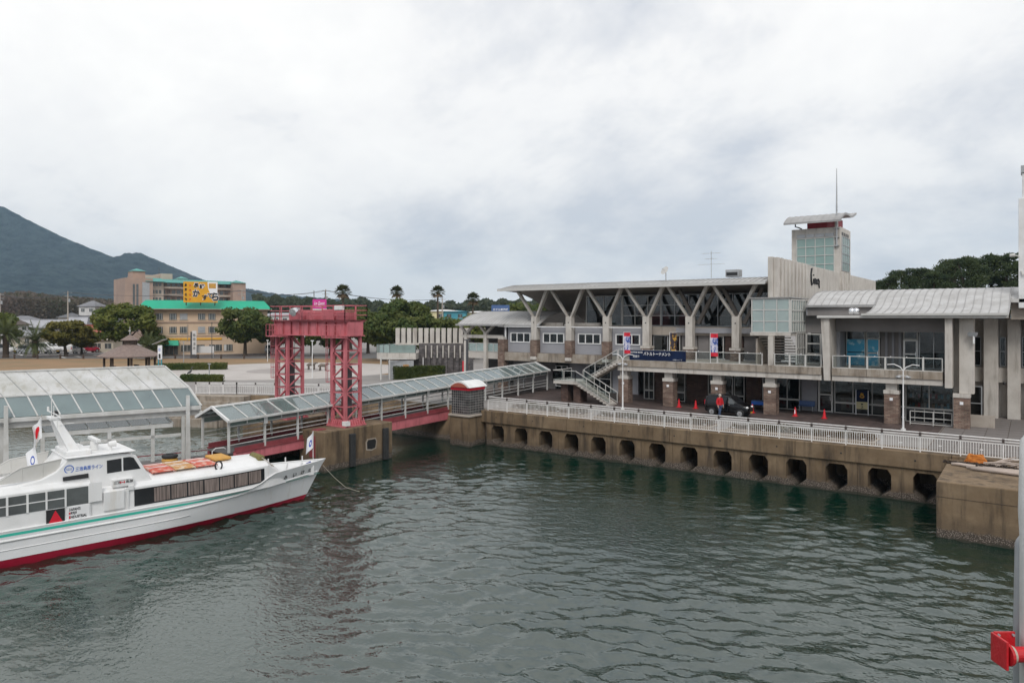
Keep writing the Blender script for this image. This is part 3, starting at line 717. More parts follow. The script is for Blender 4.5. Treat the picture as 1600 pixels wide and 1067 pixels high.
for sgn, cx in ((-1, -45.4), (1, -39.0)):                      # platforms round the leg heads
    pl = MB(); x0, x1 = cx - 1.05, cx + .95
    pl.box(x0, x1, 32.35, 32.98, 8.82, 8.88)
    for j in range(6):
        x = x0 + (x1 - x0) * j / 5; pl.bar((x, 32.38, 8.88), (x, 32.38, 9.75), .035, .035)
    for z in (9.3, 9.74): pl.bar((x0, 32.38, z), (x1, 32.38, z), .035, .035)
    pl.build('leg_platform', PK, gt)
fl = MB(); fl.path([(-43.0, 32.45, 10.75), (-42.9, 32.1, 10.6)], [.22, .30], 10); fl.box(-43.1, -42.8, 32.45, 32.75, 10.5, 10.95)
fl.build('floodlight', M['chrome'], gt)
fl = MB(); fl.box(-39.0, -38.2, 32.6, 32.9, 10.75, 11.05); fl.build('floodlight', M['white_paint'], gt, bevel=.03)
w = MB()
for x in (-44.4, -40.3): w.tube((x, 33.4, 3.6), (x, 33.4, 8.95), .018, n=5)
w.build('hoist_cable', M['steel_dark'], gt)
MB().box(-43.95, -43.35, 35.9, 36.5, 2.67, 4.6).build('control_cabinet', PK, gt, bevel=.03)
MB().box(-38.35, -37.9, 32.75, 33.1, 2.79, 3.1).build('junction_box', M['white_paint'], gt)

# ================================================================== COVERED GANGWAY
GY0, GY1 = 24.9, 60.9
zf = lambda y: 1.80 + 0.0275 * (y - GY0)            # walking surface
ze = lambda y: 3.90 + 0.0275 * (y - GY0)            # eaves
gw = thing('covered_gangway', 'long covered gangway with glazed gabled roof rising from pontoon to terminal', 'gangway', (-41.4, 25.5, zf(25.5)))
XN, XF, XR = -39.95, -42.85, -41.4
for x, nm in ((XN, 'girder'), (XF, 'girder')):
    y0, y1 = 25.6, 46.6
    d = .14
    MB().hexa([(x - d, y0, zf(y0) - .5), (x + d, y0, zf(y0) - .5), (x + d, y1, zf(y1) - .72), (x - d, y1, zf(y1) - .72), (x - d, y0, zf(y0) + .02), (x + d, y0, zf(y0) + .02), (x + d, y1, zf(y1) + .02), (x - d, y1, zf(y1) + .02)]).build(nm, PK if x == XN else PKD, gw)
    MB().hexa([(x - .2, y0, zf(y0) + .03), (x + .2, y0, zf(y0) + .03), (x + .2, y1, zf(y1) + .03), (x - .2, y1, zf(y1) + .03), (x - .2, y0, zf(y0) + .09), (x + .2, y0, zf(y0) + .09), (x + .2, y1, zf(y1) + .09), (x - .2, y1, zf(y1) + .09)]).build('flange', PKD, gw)
    MB().hexa([(x - .03, y0, zf(y0) + .1), (x + .03, y0, zf(y0) + .1), (x + .03, y1, zf(y1) + .1), (x - .03, y1, zf(y1) + .1), (x - .03, y0, zf(y0) + .34), (x + .03, y0, zf(y0) + .34), (x + .03, y1, zf(y1) + .34), (x - .03, y1, zf(y1) + .34)]).build('kick_plate', PKD, gw)
MB().hexa([(XF + .15, 25.4, zf(25.4) - .08), (XN - .15, 25.4, zf(25.4) - .08), (XN - .15, 60, zf(60) - .08), (XF + .15, 60, zf(60) - .08), (XF + .15, 25.4, zf(25.4)), (XN - .15, 25.4, zf(25.4)), (XN - .15, 60, zf(60)), (XF + .15, 60, zf(60))]).build('walkway', M['asphalt'], gw)
BAY = 2.55; NB = 14
for i in range(NB + 1):
    y = 25.2 + BAY * i
    for x in (XN, XF):
        MB().box(x - .06, x + .06, y - .06, y + .06, max(zf(y) + .1, 1.8), ze(y) - .02).build('post', M['white_weathered'], gw)
    if i < NB:
        y2 = y + BAY
        for x in (XN, XF):
            b = MB()
            for h_ in (.55, .85, 1.12): b.bar((x, y + .06, zf(y) + h_), (x, y2 - .06, zf(y2) + h_), .04, .045)
            b.build('handrail', M['white_weathered'], gw)
            F = (Vector((x, y + .06, ze(y) - .42)), Vector((0, BAY - .12, .0275 * BAY)).normalized(), Vector((0, 0, 1)), Vector((1, 0, 0)))
            fr = MB(); fr.fbox(F, 0, BAY - .12, 0, .05, -.03, .03); fr.fbox(F, 0, BAY - .12, .33, .40, -.03, .03); fr.fbox(F, BAY / 2 - .1, BAY / 2 - .04, .05, .33, -.03, .03)
            p = fr.build('side_light', M['white_weathered'], gw)
            pn = MB(); pn.fbox(F, .0, BAY / 2 - .1, .05, .33, -.006, .006); pn.fbox(F, BAY / 2 - .04, BAY - .12, .05, .33, -.006, .006)
            pn.build('pane', M['glass_roof'], p)
        for k2 in range(2):
            ya, yb = y - .15 + BAY * k2 / 2 + .04, y - .15 + BAY * (k2 + 1) / 2 - .04
            for xe in (XN + .32, XF - .32):
                s = 1 if xe > XR else -1
                a0 = Vector((xe, ya, ze(ya))); a1 = Vector((xe, yb, ze(yb))); b0 = Vector((XR + .06 * s, ya, ze(ya) + .66)); b1 = Vector((XR + .06 * s, yb, ze(yb) + .66))
                n = Vector((0, 0, .022))
                MB().hexa([a0, a1, b1, b0, a0 + n, a1 + n, b1 + n, b0 + n]).build('roof_pane', M['glass_roof'], gw)
                MB().bar(Vector((xe, ya - .04, ze(ya) + .03)), Vector((XR, ya - .04, ze(ya) + .71)), .07, .08).build('rafter', M['white_weathered'], gw)
        if i % 3 == 1: MB().box(XN + .07, XN + .13, y - .13, y + .13, ze(y) - .55, ze(y) + .0).build('lamp_box', M['white_paint'], gw)
yA, yB = 24.95, 25.2 + BAY * NB
for xe in (XN + .36, XF - .36):
    MB().bar((xe, yA, ze(yA) - .02), (xe, yB, ze(yB) - .02), .10, .14).build('eaves_beam', M['white_weathered'], gw)
MB().bar((XR, yA, ze(yA) + .74), (XR, yB, ze(yB) + .74), .2, .10).build('ridge_cap', M['white_paint'], gw)
for ye in (yA, yB):
    for xe in (XN + .40, XF - .40):
        MB().bar((xe, ye, ze(ye) - .02), (XR, ye, ze(ye) + .75), .10, .16).build('barge_board', M['white_paint'], gw)

# ================================================================== PONTOON AND ITS CANOPY
CA = R(-19)
pt = thing('pontoon', 'rust red floating pontoon between the boat and the gangway foot', 'pontoon', (-45.2, 25.4, 0), CA, local=True)
MB().box(-.7, 5.6, -30, 2.6, -.8, .86).build('hull', M['gantry_pink_dark'], pt, bevel=.08)
MB().box(-.6, 5.5, -29.9, 2.5, .865, .93).build('deck', M['asphalt'], pt)
for y in (1.7, -2.0, -6): MB().tube((5.2, y, .93), (5.2, y, 1.4), .13, n=10).ball((5.2, y, 1.4), .19, 10, 6, (1, 1, .5)).build('bollard', M['gantry_pink_dark'], pt)
hp = MB().path([(3.0, 1.9, .93), (3.0, 1.9, 1.75), (3.0, 1.7, 1.92), (3.0, 1.2, 1.92), (3.0, 1.0, 1.75), (3.0, 1.0, .93)], .035, 6); hp.build('hoop_rail', M['white_paint'], pt)
MB().bar((-.3, -5, 1.3), (-.3, 2.0, 1.3), .06, .06).bar((-.3, 2.0, .93), (-.3, 2.0, 1.35), .06, .06).build('kerb_rail', M['gantry_pink_dark'], pt)
for k2, (x, y, n) in enumerate(((2.0, -1.3, 3), (4.6, .8, 1))):
    t = thing('tyre_stack', ['stack of old black tyres with a tan one on the pontoon behind the wheelhouse', 'single black tyre lying on the pontoon near the gangway foot'][k2], 'tyre', tuple(Vector((-45.2, 25.4, .935)) + Matrix.Rotation(CA, 3, 'Z') @ Vector((x, y, 0))), local=True)
    for i in range(n):
        r_ = [(.24, 0), (.40, .0), (.47, .07), (.47, .17), (.40, .24), (.24, .24), (.21, .12)]
        MB().loft([[(a * math.cos(t_), a * math.sin(t_), z + i * .245) for a, z in r_] for t_ in [2 * math.pi * q / 18 for q in range(19)]], True, False).build('tyre', M['foam_yellow'] if i == 1 else M['rubber'], t)
nd = Vector((-45.2, 25.4, .935)) + Matrix.Rotation(CA, 3, 'Z') @ Vector((2.3, 1.7, 0))
nt_ = thing('net_heap', 'tangled heap of rope and brown net on the pontoon by the gangway', 'net', tuple(nd), local=True)
def fnn(r):
    a = r.random() * 6.28; q = r.random() ** .5; return (1.1 * q * math.cos(a), .7 * q * math.sin(a), .42 * (1 - q * q) * r.random())
put(cloud_mesh('net', [leaf_cloud(1400, fnn, .09, 5)]), 'net', M['net_dark'], nt_)
rp = MB()
for i in range(6):
    rp.path([(.9 * math.cos(a + i) * (0.5 + .1 * i), .6 * math.sin(a * 1.3 + i), .3 + .12 * math.sin(3 * a + i)) for a in [q * .5 for q in range(12)]], .03, 5)
rp.build('rope', M['rope_orange'], nt_)

cn = thing('pontoon_canopy', 'white steel canopy with long sloping panelled roof over the pontoon at left', 'canopy', (-45.2, 25.4, .93), CA, local=True)
dz = -.93
WW = M['white_weathered']
E0, MD, RD = Vector((.42, .75, 4.42 + dz)), Vector((-.75, .25, 5.50 + dz)), Vector((-2.7, -.95, 6.88 + dz))
NP = 26; PW = 1.12
mat('canopy_sheet', (0.56, 0.56, 0.56), 0.45, (0.42, 0.42, 0.395), 0.7, detail=8, streak=((0.27, 0.245, 0.18), 0.6, 0.52))
for i in range(NP):
    o_ = Vector((0, -PW * i, 0)); d = Vector((0, -PW + .05, 0)); n = Vector((.02, 0, .025))
    a, b, c = E0 + o_, MD + o_, RD + o_
    MB().hexa([a, a + d, b + d, b, a + n, a + d + n, b + d + n, b + n]).build('glass_pane', M['glass_roof'], cn)
    b2 = b.lerp(c, .03)
    MB().hexa([b2, b2 + d, c + d, c, b2 + n, b2 + d + n, c + d + n, c + n]).build('roof_sheet', M['canopy_sheet'], cn)
    MB().bar(a + Vector((.02, .03, .0)), b + Vector((0, .03, 0)), .07, .10).build('glazing_bar', WW, cn)
    MB().bar(b + Vector((0, .025, -.02)), c + Vector((0, .025, -.02)), .04, .08).build('glazing_bar', M['steel_grey'], cn)
y1 = -PW * NP
MB().bar(MD + Vector((.02, .03, .05)), MD + Vector((.02, y1, .05)), .09, .07).build('purlin', WW, cn)
MB().bar(RD + Vector((0, .06, .05)), RD + Vector((0, y1, .05)), .22, .10).build('ridge_cap', WW, cn)
MB().box(.30, .52, y1, .85, 4.16 + dz, 4.40 + dz).build('gutter', WW, cn, bevel=.02)
MB().box(.05, .27, y1, .75, 3.78 + dz, 4.10 + dz).build('eaves_beam', WW, cn, bevel=.02)
MB().bar(E0 + Vector((.05, .1, -.05)), MD + Vector((0, .08, 0)), .10, .16).bar(MD + Vector((0, .08, 0)), RD + Vector((0, .08, 0)), .10, .16).build('barge_board', WW, cn)
MB().bar((-.1, .55, 4.0 + dz), (-2.75, -.7, 6.5 + dz), .12, .2).build('end_rafter', WW, cn)
MB().bar((.3, .75, 4.1 + dz), (.95, 1.05, 3.6 + dz), .1, .18).build('end_bracket', WW, cn)
for y in (.0, -9.7, -19.5):
    MB().loft([[(.62 - .11, y - .14, 0), (.62 + .17, y - .14, 0), (.62 + .17, y + .14, 0), (.62 - .11, y + .14, 0)], [(.62 - .08, y - .1, 5.15 + dz), (.62 + .08, y - .1, 5.15 + dz), (.62 + .08, y + .1, 5.15 + dz), (.62 - .08, y + .1, 5.15 + dz)]]).build('post', WW, cn)
    MB().box(.1, .3, y - .3, y - .12, 0, 3.78 + dz).build('post', WW, cn)
# lower canopy tucked under the big one
lc = thing('low_canopy', 'lower glazed shelter roof on white posts tucked under the big canopy', 'canopy', (-45.2, 25.4, .93), CA, local=True)
for i in range(6):
    a, b = Vector((-.1, -.95 - i * 1.15, 3.34 + dz)), Vector((-1.5, -1.25 - i * 1.15, 3.82 + dz)); d = Vector((0, -1.09, 0)); n = Vector((0, 0, .025))
    MB().hexa([a, a + d, b + d, b, a + n, a + d + n, b + d + n, b + n]).build('glass_pane', M['glass_roof'], lc)
    MB().bar(a + Vector((0, .03, .0)), b + Vector((0, .03, 0)), .06, .09).build('glazing_bar', WW, lc)
MB().box(-.14, .0, -8, -.8, 3.08 + dz, 3.33 + dz).build('eaves_beam', WW, lc)
MB().box(-.14, .0, -6.0, -.3, 2.45 + dz, 2.62 + dz).build('lower_beam', WW, lc)
MB().bar((-1.5, -1.1, 3.84 + dz), (-1.5, -8, 3.84 + dz), .12, .1).bar((.0, -.8, 3.3 + dz), (-1.5, -1.15, 3.84 + dz), .1, .14).build('ridge_cap', WW, lc)
for y in (-1.95, -4.4, -6.6, -7.9):
    MB().box(-.2, .0, y - .12, y + .08, 0, 3.07 + dz).build('post', WW, lc)

# ================================================================== PASSENGER BOAT
bt = thing('passenger_boat', 'white passenger ferry boat with red waterline and black cabin windows moored at left', 'boat', (-33.3, 25.7, 0), R(-10.2), local=True)
LV = [  # z at bow, z aft, stem y, half beam, run
    (-.6, -.6, -.9, 1.45, 12.5), (0, 0, 0.0, 1.80, 11.5), (.24, .31, .15, 1.89, 9.8), (.9, .7, .55, 1.915, 8.8), (1.42, 1.08, .86, 1.93, 8.2), (1.72, 1.42, 1.06, 1.955, 7.8), (2.06, 1.46, 1.32, 1.97, 7.4)]
def hb(k, d): return LV[k][3] * math.sin(math.pi / 2 * min(1, d / LV[k][4])) ** .96
NS = 46; LEN = 24.0
def hull_pt(k, s):
    z0, z1, ys, B, run = LV[k]; y = ys - s * (LEN + ys) / LEN
    tz = min(1, s / 10); z = z0 + (z1 - z0) * (tz * tz * (3 - 2 * tz))
    if k >= 5:                       # bulwark only forward
        top = z0 - .02 * s; q = min(1, max(0, (s - 3.3) / 1.6)); q = q * q * (3 - 2 * q); z = top * (1 - q) + (1.42 if k == 5 else 1.47) * q
        if k == 5: z = min(z, 1.9)
    return hb(k, s), y, z
ss = [LEN * (i / NS) ** 1.35 for i in range(NS + 1)]
def hull_mesh(ks):
    b = MB()
    for sg in (1, -1):
        b.loft([[(sg * hull_pt(k, s)[0], hull_pt(k, s)[1], hull_pt(k, s)[2]) for k in ks] for s in ss], False, False)
    k0, k1 = ks[0], ks[-1]
    b.add([(sg * hull_pt(k, LEN)[0], -LEN, hull_pt(k, LEN)[2]) for sg in (1, -1) for k in (k0, k1)], [(0, 1, 3, 2)])
    return b
hull_mesh([0, 1, 2]).build('bottom_paint', M['hull_red'], bt, smooth=True)
hl = hull_mesh([2, 3, 4, 5, 6]).build('hull', M['hull_white'], bt, smooth=True)
so = hl.modifiers.new('plate', 'SOLIDIFY'); so.thickness = .03; so.offset = 0; so.use_rim = False
for sg in (1, -1):
    MB().path([(sg * (hull_pt(4, s)[0] + .015), hull_pt(4, s)[1], hull_pt(4, s)[2]) for s in ss], .055, 6).build('rubbing_strake', M['boat_white'], bt, smooth=True)
    MB().path([(sg * (hull_pt(3, s)[0] + .005), hull_pt(3, s)[1], hull_pt(3, s)[2]) for s in ss if s > 7], .03, 5).build('spray_rail', M['boat_white'], bt, smooth=True)
    MB().path([(sg * (hull_pt(6, s)[0] - .02), hull_pt(6, s)[1], hull_pt(6, s)[2] + .01) for s in ss], .035, 6).build('gunwale', M['boat_white'], bt, smooth=True)
# deck
dk = MB(); dk.loft([[(-hull_pt(5, s)[0] * .97, hull_pt(5, s)[1] - .05, 1.30), (hull_pt(5, s)[0] * .97, hull_pt(5, s)[1] - .05, 1.30)] for s in ss], False, False); dk.build('deck', M['deck_green'], bt)
# low coachroof with the long black window
def sec(y, hw, z0, z1, zc): return [(-hw - .06, y, z0), (-hw, y, z1 - .12), (-hw + .12, y, z1), (-hw * .5, y, zc - .04), (0, y, zc), (hw * .5, y, zc - .04), (hw - .12, y, z1), (hw, y, z1 - .12), (hw + .06, y, z0)]
HW = lambda y: 1.78 if y < -6 else 1.78 - .42 * ((y + 6) / 3.3) ** 1.6
ys = [-11.4, -10, -8, -6.5, -5.5, -4.5, -3.6, -2.75]
MB().loft([sec(y, HW(y), 1.32, 2.58, 2.84) for y in ys] + [sec(-1.75, .98, 1.32, 1.9, 2.0), sec(-1.55, .9, 1.31, 1.45, 1.5)]).build('coachroof', M['boat_white'], bt, smooth=False, bevel=.03)
for sg in (1, -1):
    b = MB(); n = 8; yy = [-9.35 + 6.35 * i / n for i in range(n + 1)]
    rows = []
    for y in yy:
        hw = HW(y); f = lambda z: sg * (hw + .06 - .06 * (z - 1.32) / 1.14 + .012)
        rows.append([(f(1.62), y, 1.60 + .05 * (y + 9.35) / 6.3), (f(2.36), y, 2.36)])
    b.loft(rows, False, False)
    lw_ = b.build('long_window', M['dark_glass'], bt)
    for i in range(7):
        ya, yb = yy[0] + .85 + i * .765, yy[0] + .85 + i * .765 + .70; c = MB(); q = []
        for j in range(13):
            y = ya + (yb - ya) * j / 12; hw = HW(y); o_ = .018 + .010 * math.sin(j * 2.6)
            q.append([(sg * (hw + .06 - .06 * (z - 1.32) / 1.14 + o_), y, z) for z in (1.66 + .05 * (y + 9.35) / 6.3, 2.31)])
        c.loft(q, False, False); c.build('curtain', M['curtain'], lw_)
    MB().path([(sg * (max(hull_pt(6, s)[0] - .10, HW(hull_pt(6, s)[1]) + .11)), hull_pt(6, s)[1], 1.50) for s in ss if 5.0 < s < 22], .02, 4).build('toe_rail', M['boat_white'], bt)
# green line along the sheer
for sg in (1, -1):
    rows = []
    for s in ss:
        if 4.6 < s < 22.5:
            h1 = hull_pt(4, s); h2 = hull_pt(6, s); t0, t1 = (.46, .76) if s > 8 else (.56 - .025 * max(0, s - 4), .72)
            P_ = lambda t: (sg * (h1[0] + (h2[0] - h1[0]) * t + .012), h1[1] + (h2[1] - h1[1]) * t, h1[2] + (h2[2] - h1[2]) * t)
            rows.append([P_(t0), P_(t1)])
    MB().loft(rows, False, False).build('green_stripe', M['green_stripe'], bt)
# aft cabin
MB().loft([sec(y, 1.84, 1.32, z1, zc) for y, z1, zc in ((-11.1, 3.0, 3.12), (-12.5, 3.06, 3.26), (-18, 3.06, 3.28), (-23, 3.0, 3.2))]).build('aft_cabin', M['boat_white'], bt, bevel=.03)
for sg in (1, -1):
    xs = lambda z: sg * (1.90 - .06 * (z - 1.32) / 1.6)
    def plate(ya, yb, za, zb, o0, o1):
        return MB().hexa([(xs(za) + sg * o0, ya, za), (xs(za) + sg * o1, ya, za), (xs(za) + sg * o1, yb, za), (xs(za) + sg * o0, yb, za), (xs(zb) + sg * o0, ya, zb), (xs(zb) + sg * o1, ya, zb), (xs(zb) + sg * o1, yb, zb), (xs(zb) + sg * o0, yb, zb)])
    for i, (ya, yb) in enumerate([(-12.05, -11.22), (-12.75, -12.12), (-13.42, -12.82), (-14.12, -13.50), (-14.8, -14.2), (-15.5, -14.9), (-16.2, -15.6), (-16.9, -16.3), (-17.6, -17.0), (-18.3, -17.7)]):
        w_ = plate(ya, yb, 2.10, 2.84, -.01, .02).build('window', M['window_grey'], bt)
        if i: plate(ya, yb, 2.46, 2.50, .02, .035).build('window_bar', M['boat_white'], w_)
        for a, b_ in ((ya - .04, ya), (yb, yb + .04)): plate(a, b_, 2.08, 2.86, -.01, .04).build('window_frame', M['boat_white'], w_)
    plate(-11.18, -10.68, 2.12, 2.95, .0, .04).build('hatch_panel', M['boat_white'], bt)
# equipment box on the side, service panels
for sg in (1, -1):
    MB().box(sg * 1.80, sg * 1.90, -10.62, -9.78, 1.62, 2.45).build('locker_panel', M['boat_white'], bt, bevel=.015)
    MB().box(sg * 1.80, sg * 1.87, -9.6, -9.38, 2.38, 2.58).build('socket_box', M['boat_white'], bt, bevel=.01)
    MB().box(sg * 1.80, sg * 1.88, -9.66, -9.60, 1.5, 2.5).build('pipe_cover', M['boat_white'], bt)
# wheelhouse
prof = [(-8.45, 2.55), (-9.15, 3.84), (-9.35, 3.96), (-10.4, 4.06), (-11.9, 4.06), (-12.05, 3.85), (-12.35, 3.55), (-12.9, 3.3), (-13.7, 3.18), (-13.7, 2.5)]
wh = MB(); m_ = len(prof)
rings = []
for x, dyz in ((-1.52, 0), (-1.40, 1), (1.40, 1), (1.52, 0)): pass
wh.loft([[(-1.50 + .10 * max(0, (z - 2.5)) / 1.5, y, z) for y, z in prof], [(1.50 - .10 * max(0, (z - 2.5)) / 1.5, y, z) for y, z in prof]])
wh.build('wheelhouse', M['boat_white'], bt, bevel=.04)
wx = lambda z: 1.50 - .10 * (z - 2.5) / 1.5
for sg in (1, -1):
    for pts in ([(-10.38, 3.20), (-9.78, 3.22), (-9.78, 3.80), (-10.38, 3.78)], [(-9.71, 3.22), (-8.98, 3.22), (-9.27, 3.76), (-9.42, 3.82), (-9.71, 3.82)]):
        b = MB(); q = [(sg * (wx(z) + .012), y, z) for y, z in pts]; b.add(q, [tuple(range(len(q)))]); b.build('side_window', M['dark_glass'], bt)
    MB().hexa([(sg * (wx(z) + o), y, z) for o, z in ((0, 3.14), (0, 3.14)) for y in (-12.1, -11.13)] and [(sg * 1.46, -12.1, 3.13), (sg * 1.52, -12.1, 3.13), (sg * 1.52, -11.13, 3.13), (sg * 1.46, -11.13, 3.13), (sg * 1.44, -12.1, 3.30), (sg * 1.50, -12.1, 3.30), (sg * 1.50, -11.13, 3.32), (sg * 1.44, -11.13, 3.32)]).build('air_vent', M['black'], bt)
for i in range(3):
    x0, x1 = -1.25 + i * .86, -1.25 + i * .86 + .78
    P_ = lambda x, t: (x, -8.45 - .7 * t + .012, 2.55 + 1.29 * t + .012)
    MB().add([P_(x0, .5), P_(x1, .5), P_(x1, .93), P_(x0, .93)], [(0, 1, 2, 3)]).build('windscreen', M['dark_glass'], bt)
MB().box(-1.52, 1.52, -12.0, -9.2, 4.06, 4.10).build('wheelhouse_roof', M['boat_white'], bt, bevel=.03)
# mast arch, radar, antennas
ma = MB()
for sg in (1, -1): ma.loft([[(sg * .95 + sg * a, y, 4.08) for a, y in ((-.09, -11.2), (.09, -11.2), (.09, -11.7), (-.09, -11.7))], [(sg * .30 + sg * a, y, 5.70) for a, y in ((-.06, -12.0), (.06, -12.0), (.06, -12.28), (-.06, -12.28))]])
ma.box(-.4, .4, -12.38, -11.95, 5.66, 5.80); ma.build('mast', M['boat_white'], bt, bevel=.03)
MB().box(-1.1, 1.1, -11.9, -10.9, 4.08, 4.32).build('mast_foot', M['boat_white'], bt, bevel=.06)
an = MB(); an.tube((-.2, -12.2, 5.8), (-.2, -12.2, 6.75), .02, n=6).tube((.25, -12.2, 5.8), (.25, -12.2, 6.3), .018, n=6).bar((-.9, -12.2, 5.95), (.9, -12.2, 5.95), .04, .04)
an.tube((-.9, -12.2, 5.95), (-.9, -12.2, 6.15), .05, n=8).tube((.9, -12.2, 5.85), (.9, -12.2, 5.3), .015, n=5).bar((.2, -12.0, 5.45), (.2, -11.4, 5.45), .03, .03).bar((-.35, -12.0, 5.45), (.55, -12.0, 5.45), .03, .03); an.build('antenna', M['white_paint'], bt)
MB().ball((.0, -12.1, 5.93), .13, 10, 6).build('lamp', M['black'], bt)
rd = MB(); rd.tube((0, -10.55, 4.1), (0, -10.55, 4.5), .2, .16, 10); rd.box(-.75, .75, -10.65, -10.45, 4.52, 4.66); rd.build('radar', M['boat_white'], bt, bevel=.02)
sl = MB(); sl.tube((.6, -10.0, 4.1), (.6, -10.0, 4.3), .05, n=8).tube((.6, -10.1, 4.38), (.6, -9.8, 4.38), .12, .15, 10); sl.build('searchlight', M['white_paint'], bt)
# aft windbreak screen
for sg in (1, -1):
    scn = MB(); scn.add([(sg * 1.25, -12.1, 4.05), (sg * 1.25, -13.6, 3.86), (sg * 1.25, -14.6, 3.28), (sg * 1.25, -12.3, 3.28)], [(0, 1, 2, 3)])
    scn.path([(sg * 1.25, -12.1, 4.06), (sg * 1.25, -13.6, 3.88), (sg * 1.25, -14.7, 3.28)], .025, 5)
    for y in (-12.8, -13.55): scn.tube((sg * 1.25, y, 3.28), (sg * 1.25, y, 3.92), .018, n=5)
    scn.build('windbreak_screen', M['white_frame'], bt)
# flags on the stern stay and the bow staff
def flag(name, pts_fn, m, parent, nx=10, ny=6):
    b = MB(); b.loft([[pts_fn(i / nx, j / ny) for i in range(nx + 1)] for j in range(ny + 1)], False, False); return b.build(name, m, parent, smooth=True)
def discmat(name, base, dot, radius, cx, cz, ring=0):
    m = bpy.data.materials.new(name); m.use_nodes = True; N = m.node_tree.nodes; K = m.node_tree.links.new; b = N['Principled BSDF']; b.inputs['Roughness'].default_value = .8
    uv = N.new('ShaderNodeAttribute'); uv.attribute_name = 'flaguv'
    ds = N.new('ShaderNodeVectorMath'); ds.operation = 'DISTANCE'; K(uv.outputs['Vector'], ds.inputs[0]); ds.inputs[1].default_value = (cx, cz, 0)
    lt = N.new('ShaderNodeMath'); lt.operation = 'LESS_THAN'; K(ds.outputs['Value'], lt.inputs[0]); lt.inputs[1].default_value = radius
    f = lt.outputs[0]
    if ring:
        g = N.new('ShaderNodeMath'); g.operation = 'GREATER_THAN'; K(ds.outputs['Value'], g.inputs[0]); g.inputs[1].default_value = ring
        mu = N.new('ShaderNodeMath'); mu.operation = 'MULTIPLY'; K(f, mu.inputs[0]); K(g.outputs[0], mu.inputs[1]); f = mu.outputs[0]
    mi = N.new('ShaderNodeMix'); mi.data_type = 'RGBA'; K(f, mi.inputs[0]); mi.inputs[6].default_value = (*base, 1); mi.inputs[7].default_value = (*dot, 1); K(mi.outputs[2], b.inputs['Base Color'])
    return m
def flaguv(o, nx, ny, asp):
    a = o.data.attributes.new('flaguv', 'FLOAT_VECTOR', 'POINT'); v = []
    for j in range(ny + 1):
        for i in range(nx + 1): v += [i / nx * asp, j / ny, 0]
    a.data.foreach_set('vector', v)
FS = Vector((-.3, -12.55, 5.8))
fg = thing('national_flag', 'white flag with a red disc hanging limp from the boat mast', 'flag', (0, 0, 0), local=True)
fg.matrix_world = bt.matrix_basis.copy(); fg.location = bt.location; fg.rotation_euler = bt.rotation_euler
f1 = flag('cloth', lambda u, v: tuple(FS + Vector((.10 * math.sin(6 * u + 2 * v), -.02 - .34 * u * (1 - .15 * math.sin(3 * v)) , -.95 * v - .5 * u + .04 * math.sin(9 * u)))), discmat('flag_disc', (.8, .8, .81), (.65, .006, .02), .27, .62, .46), fg)
flaguv(f1, 10, 6, 1.2)
MB().path([tuple(FS + Vector((0, 0, .1))), tuple(FS + Vector((0, -.2, -1.2))), (-.3, -12.95, 3.3)], .012, 4).build('halyard', M['rope'], fg)
FS2 = FS + Vector((0, -.22, -1.25))
fg2 = thing('house_flag', 'white flag with a blue round emblem hanging below the red disc flag', 'flag', (0, 0, 0), local=True); fg2.location = bt.location; fg2.rotation_euler = bt.rotation_euler
f2 = flag('cloth', lambda u, v: tuple(FS2 + Vector((.09 * math.sin(5 * u + v), -.04 - .34 * u + .1 * v, -.85 * v - .35 * u))), discmat('flag_ring', (.78, .78, .8), (.03, .08, .4), .24, .55, .6, .15), fg2); flaguv(f2, 10, 6, 1.2)
fb = thing('bow_flag', 'small white and blue flag on the boat bow staff', 'flag', (0, 0, 0), local=True); fb.location = bt.location; fb.rotation_euler = bt.rotation_euler
MB().tube((0, .55, 2.05), (0, .55, 3.75), .02, n=6).build('staff', M['white_paint'], fb)
f3 = flag('cloth', lambda u, v: (.06 * math.sin(5 * u + v), .53 - .32 * u - .1 * v * u, 3.72 - .9 * v - .38 * u), discmat('flag_blue', (.76, .77, .8), (.03, .07, .45), .22, .5, .55, .1), fb); flaguv(f3, 10, 6, 1.2)
# roof mats, floats, raft, small fittings
def item(name, label, cat, group=None):
    t = thing(name, label, cat, (0, 0, 0), local=True, group=group); t.location = bt.location; t.rotation_euler = bt.rotation_euler; return t
for nm, lab, y0, y1, m in (('buoyant_mat', 'faded red buoyant mat on the boat roof just ahead of the wheelhouse', -8.35, -7.35, 'foam_red'), ('buoyant_mat', 'orange buoyant mat on the boat roof between the two red mats', -7.3, -6.35, 'foam_orange'), ('buoyant_mat', 'faded red buoyant mat on the boat roof beside the yellow float', -6.3, -5.3, 'foam_red')):
    t = item(nm, lab, 'mat', 'buoyant mats on the boat roof')
    b = MB(); b.loft([[(x, y, 2.86 - .12 * (abs(x) / 1.5) ** 2 + z) for x in (-1.3, -.65, 0, .65, 1.15)] for y, z in ((y0, .0), (y0, .07), (y1, .07), (y1, 0))], False, False); b.build('foam', M[m], t)
    for q in (-.6, .2): MB().bar((q, y0 + .05, 2.94), (q, y1 - .05, 2.94), .04, .02).build('strap', M['ink_white'], t)
t = item('float', 'tan yellow cushioned float lying on the front of the boat roof', 'float'); MB().box(-.9, .45, -5.2, -4.3, 2.86, 3.02).build('foam', M['foam_yellow'], t, bevel=.07)
t = item('raft_canister', 'olive cylindrical raft canister lashed across the front of the boat roof', 'canister')
MB().path([(-.15, -2.95, 2.80), (-.1, -2.95, 2.80), (.95, -2.95, 2.78), (1.0, -2.95, 2.78)], [.12, .20, .20, .12], 14).build('canister', M['raft_cover'], t, smooth=True)
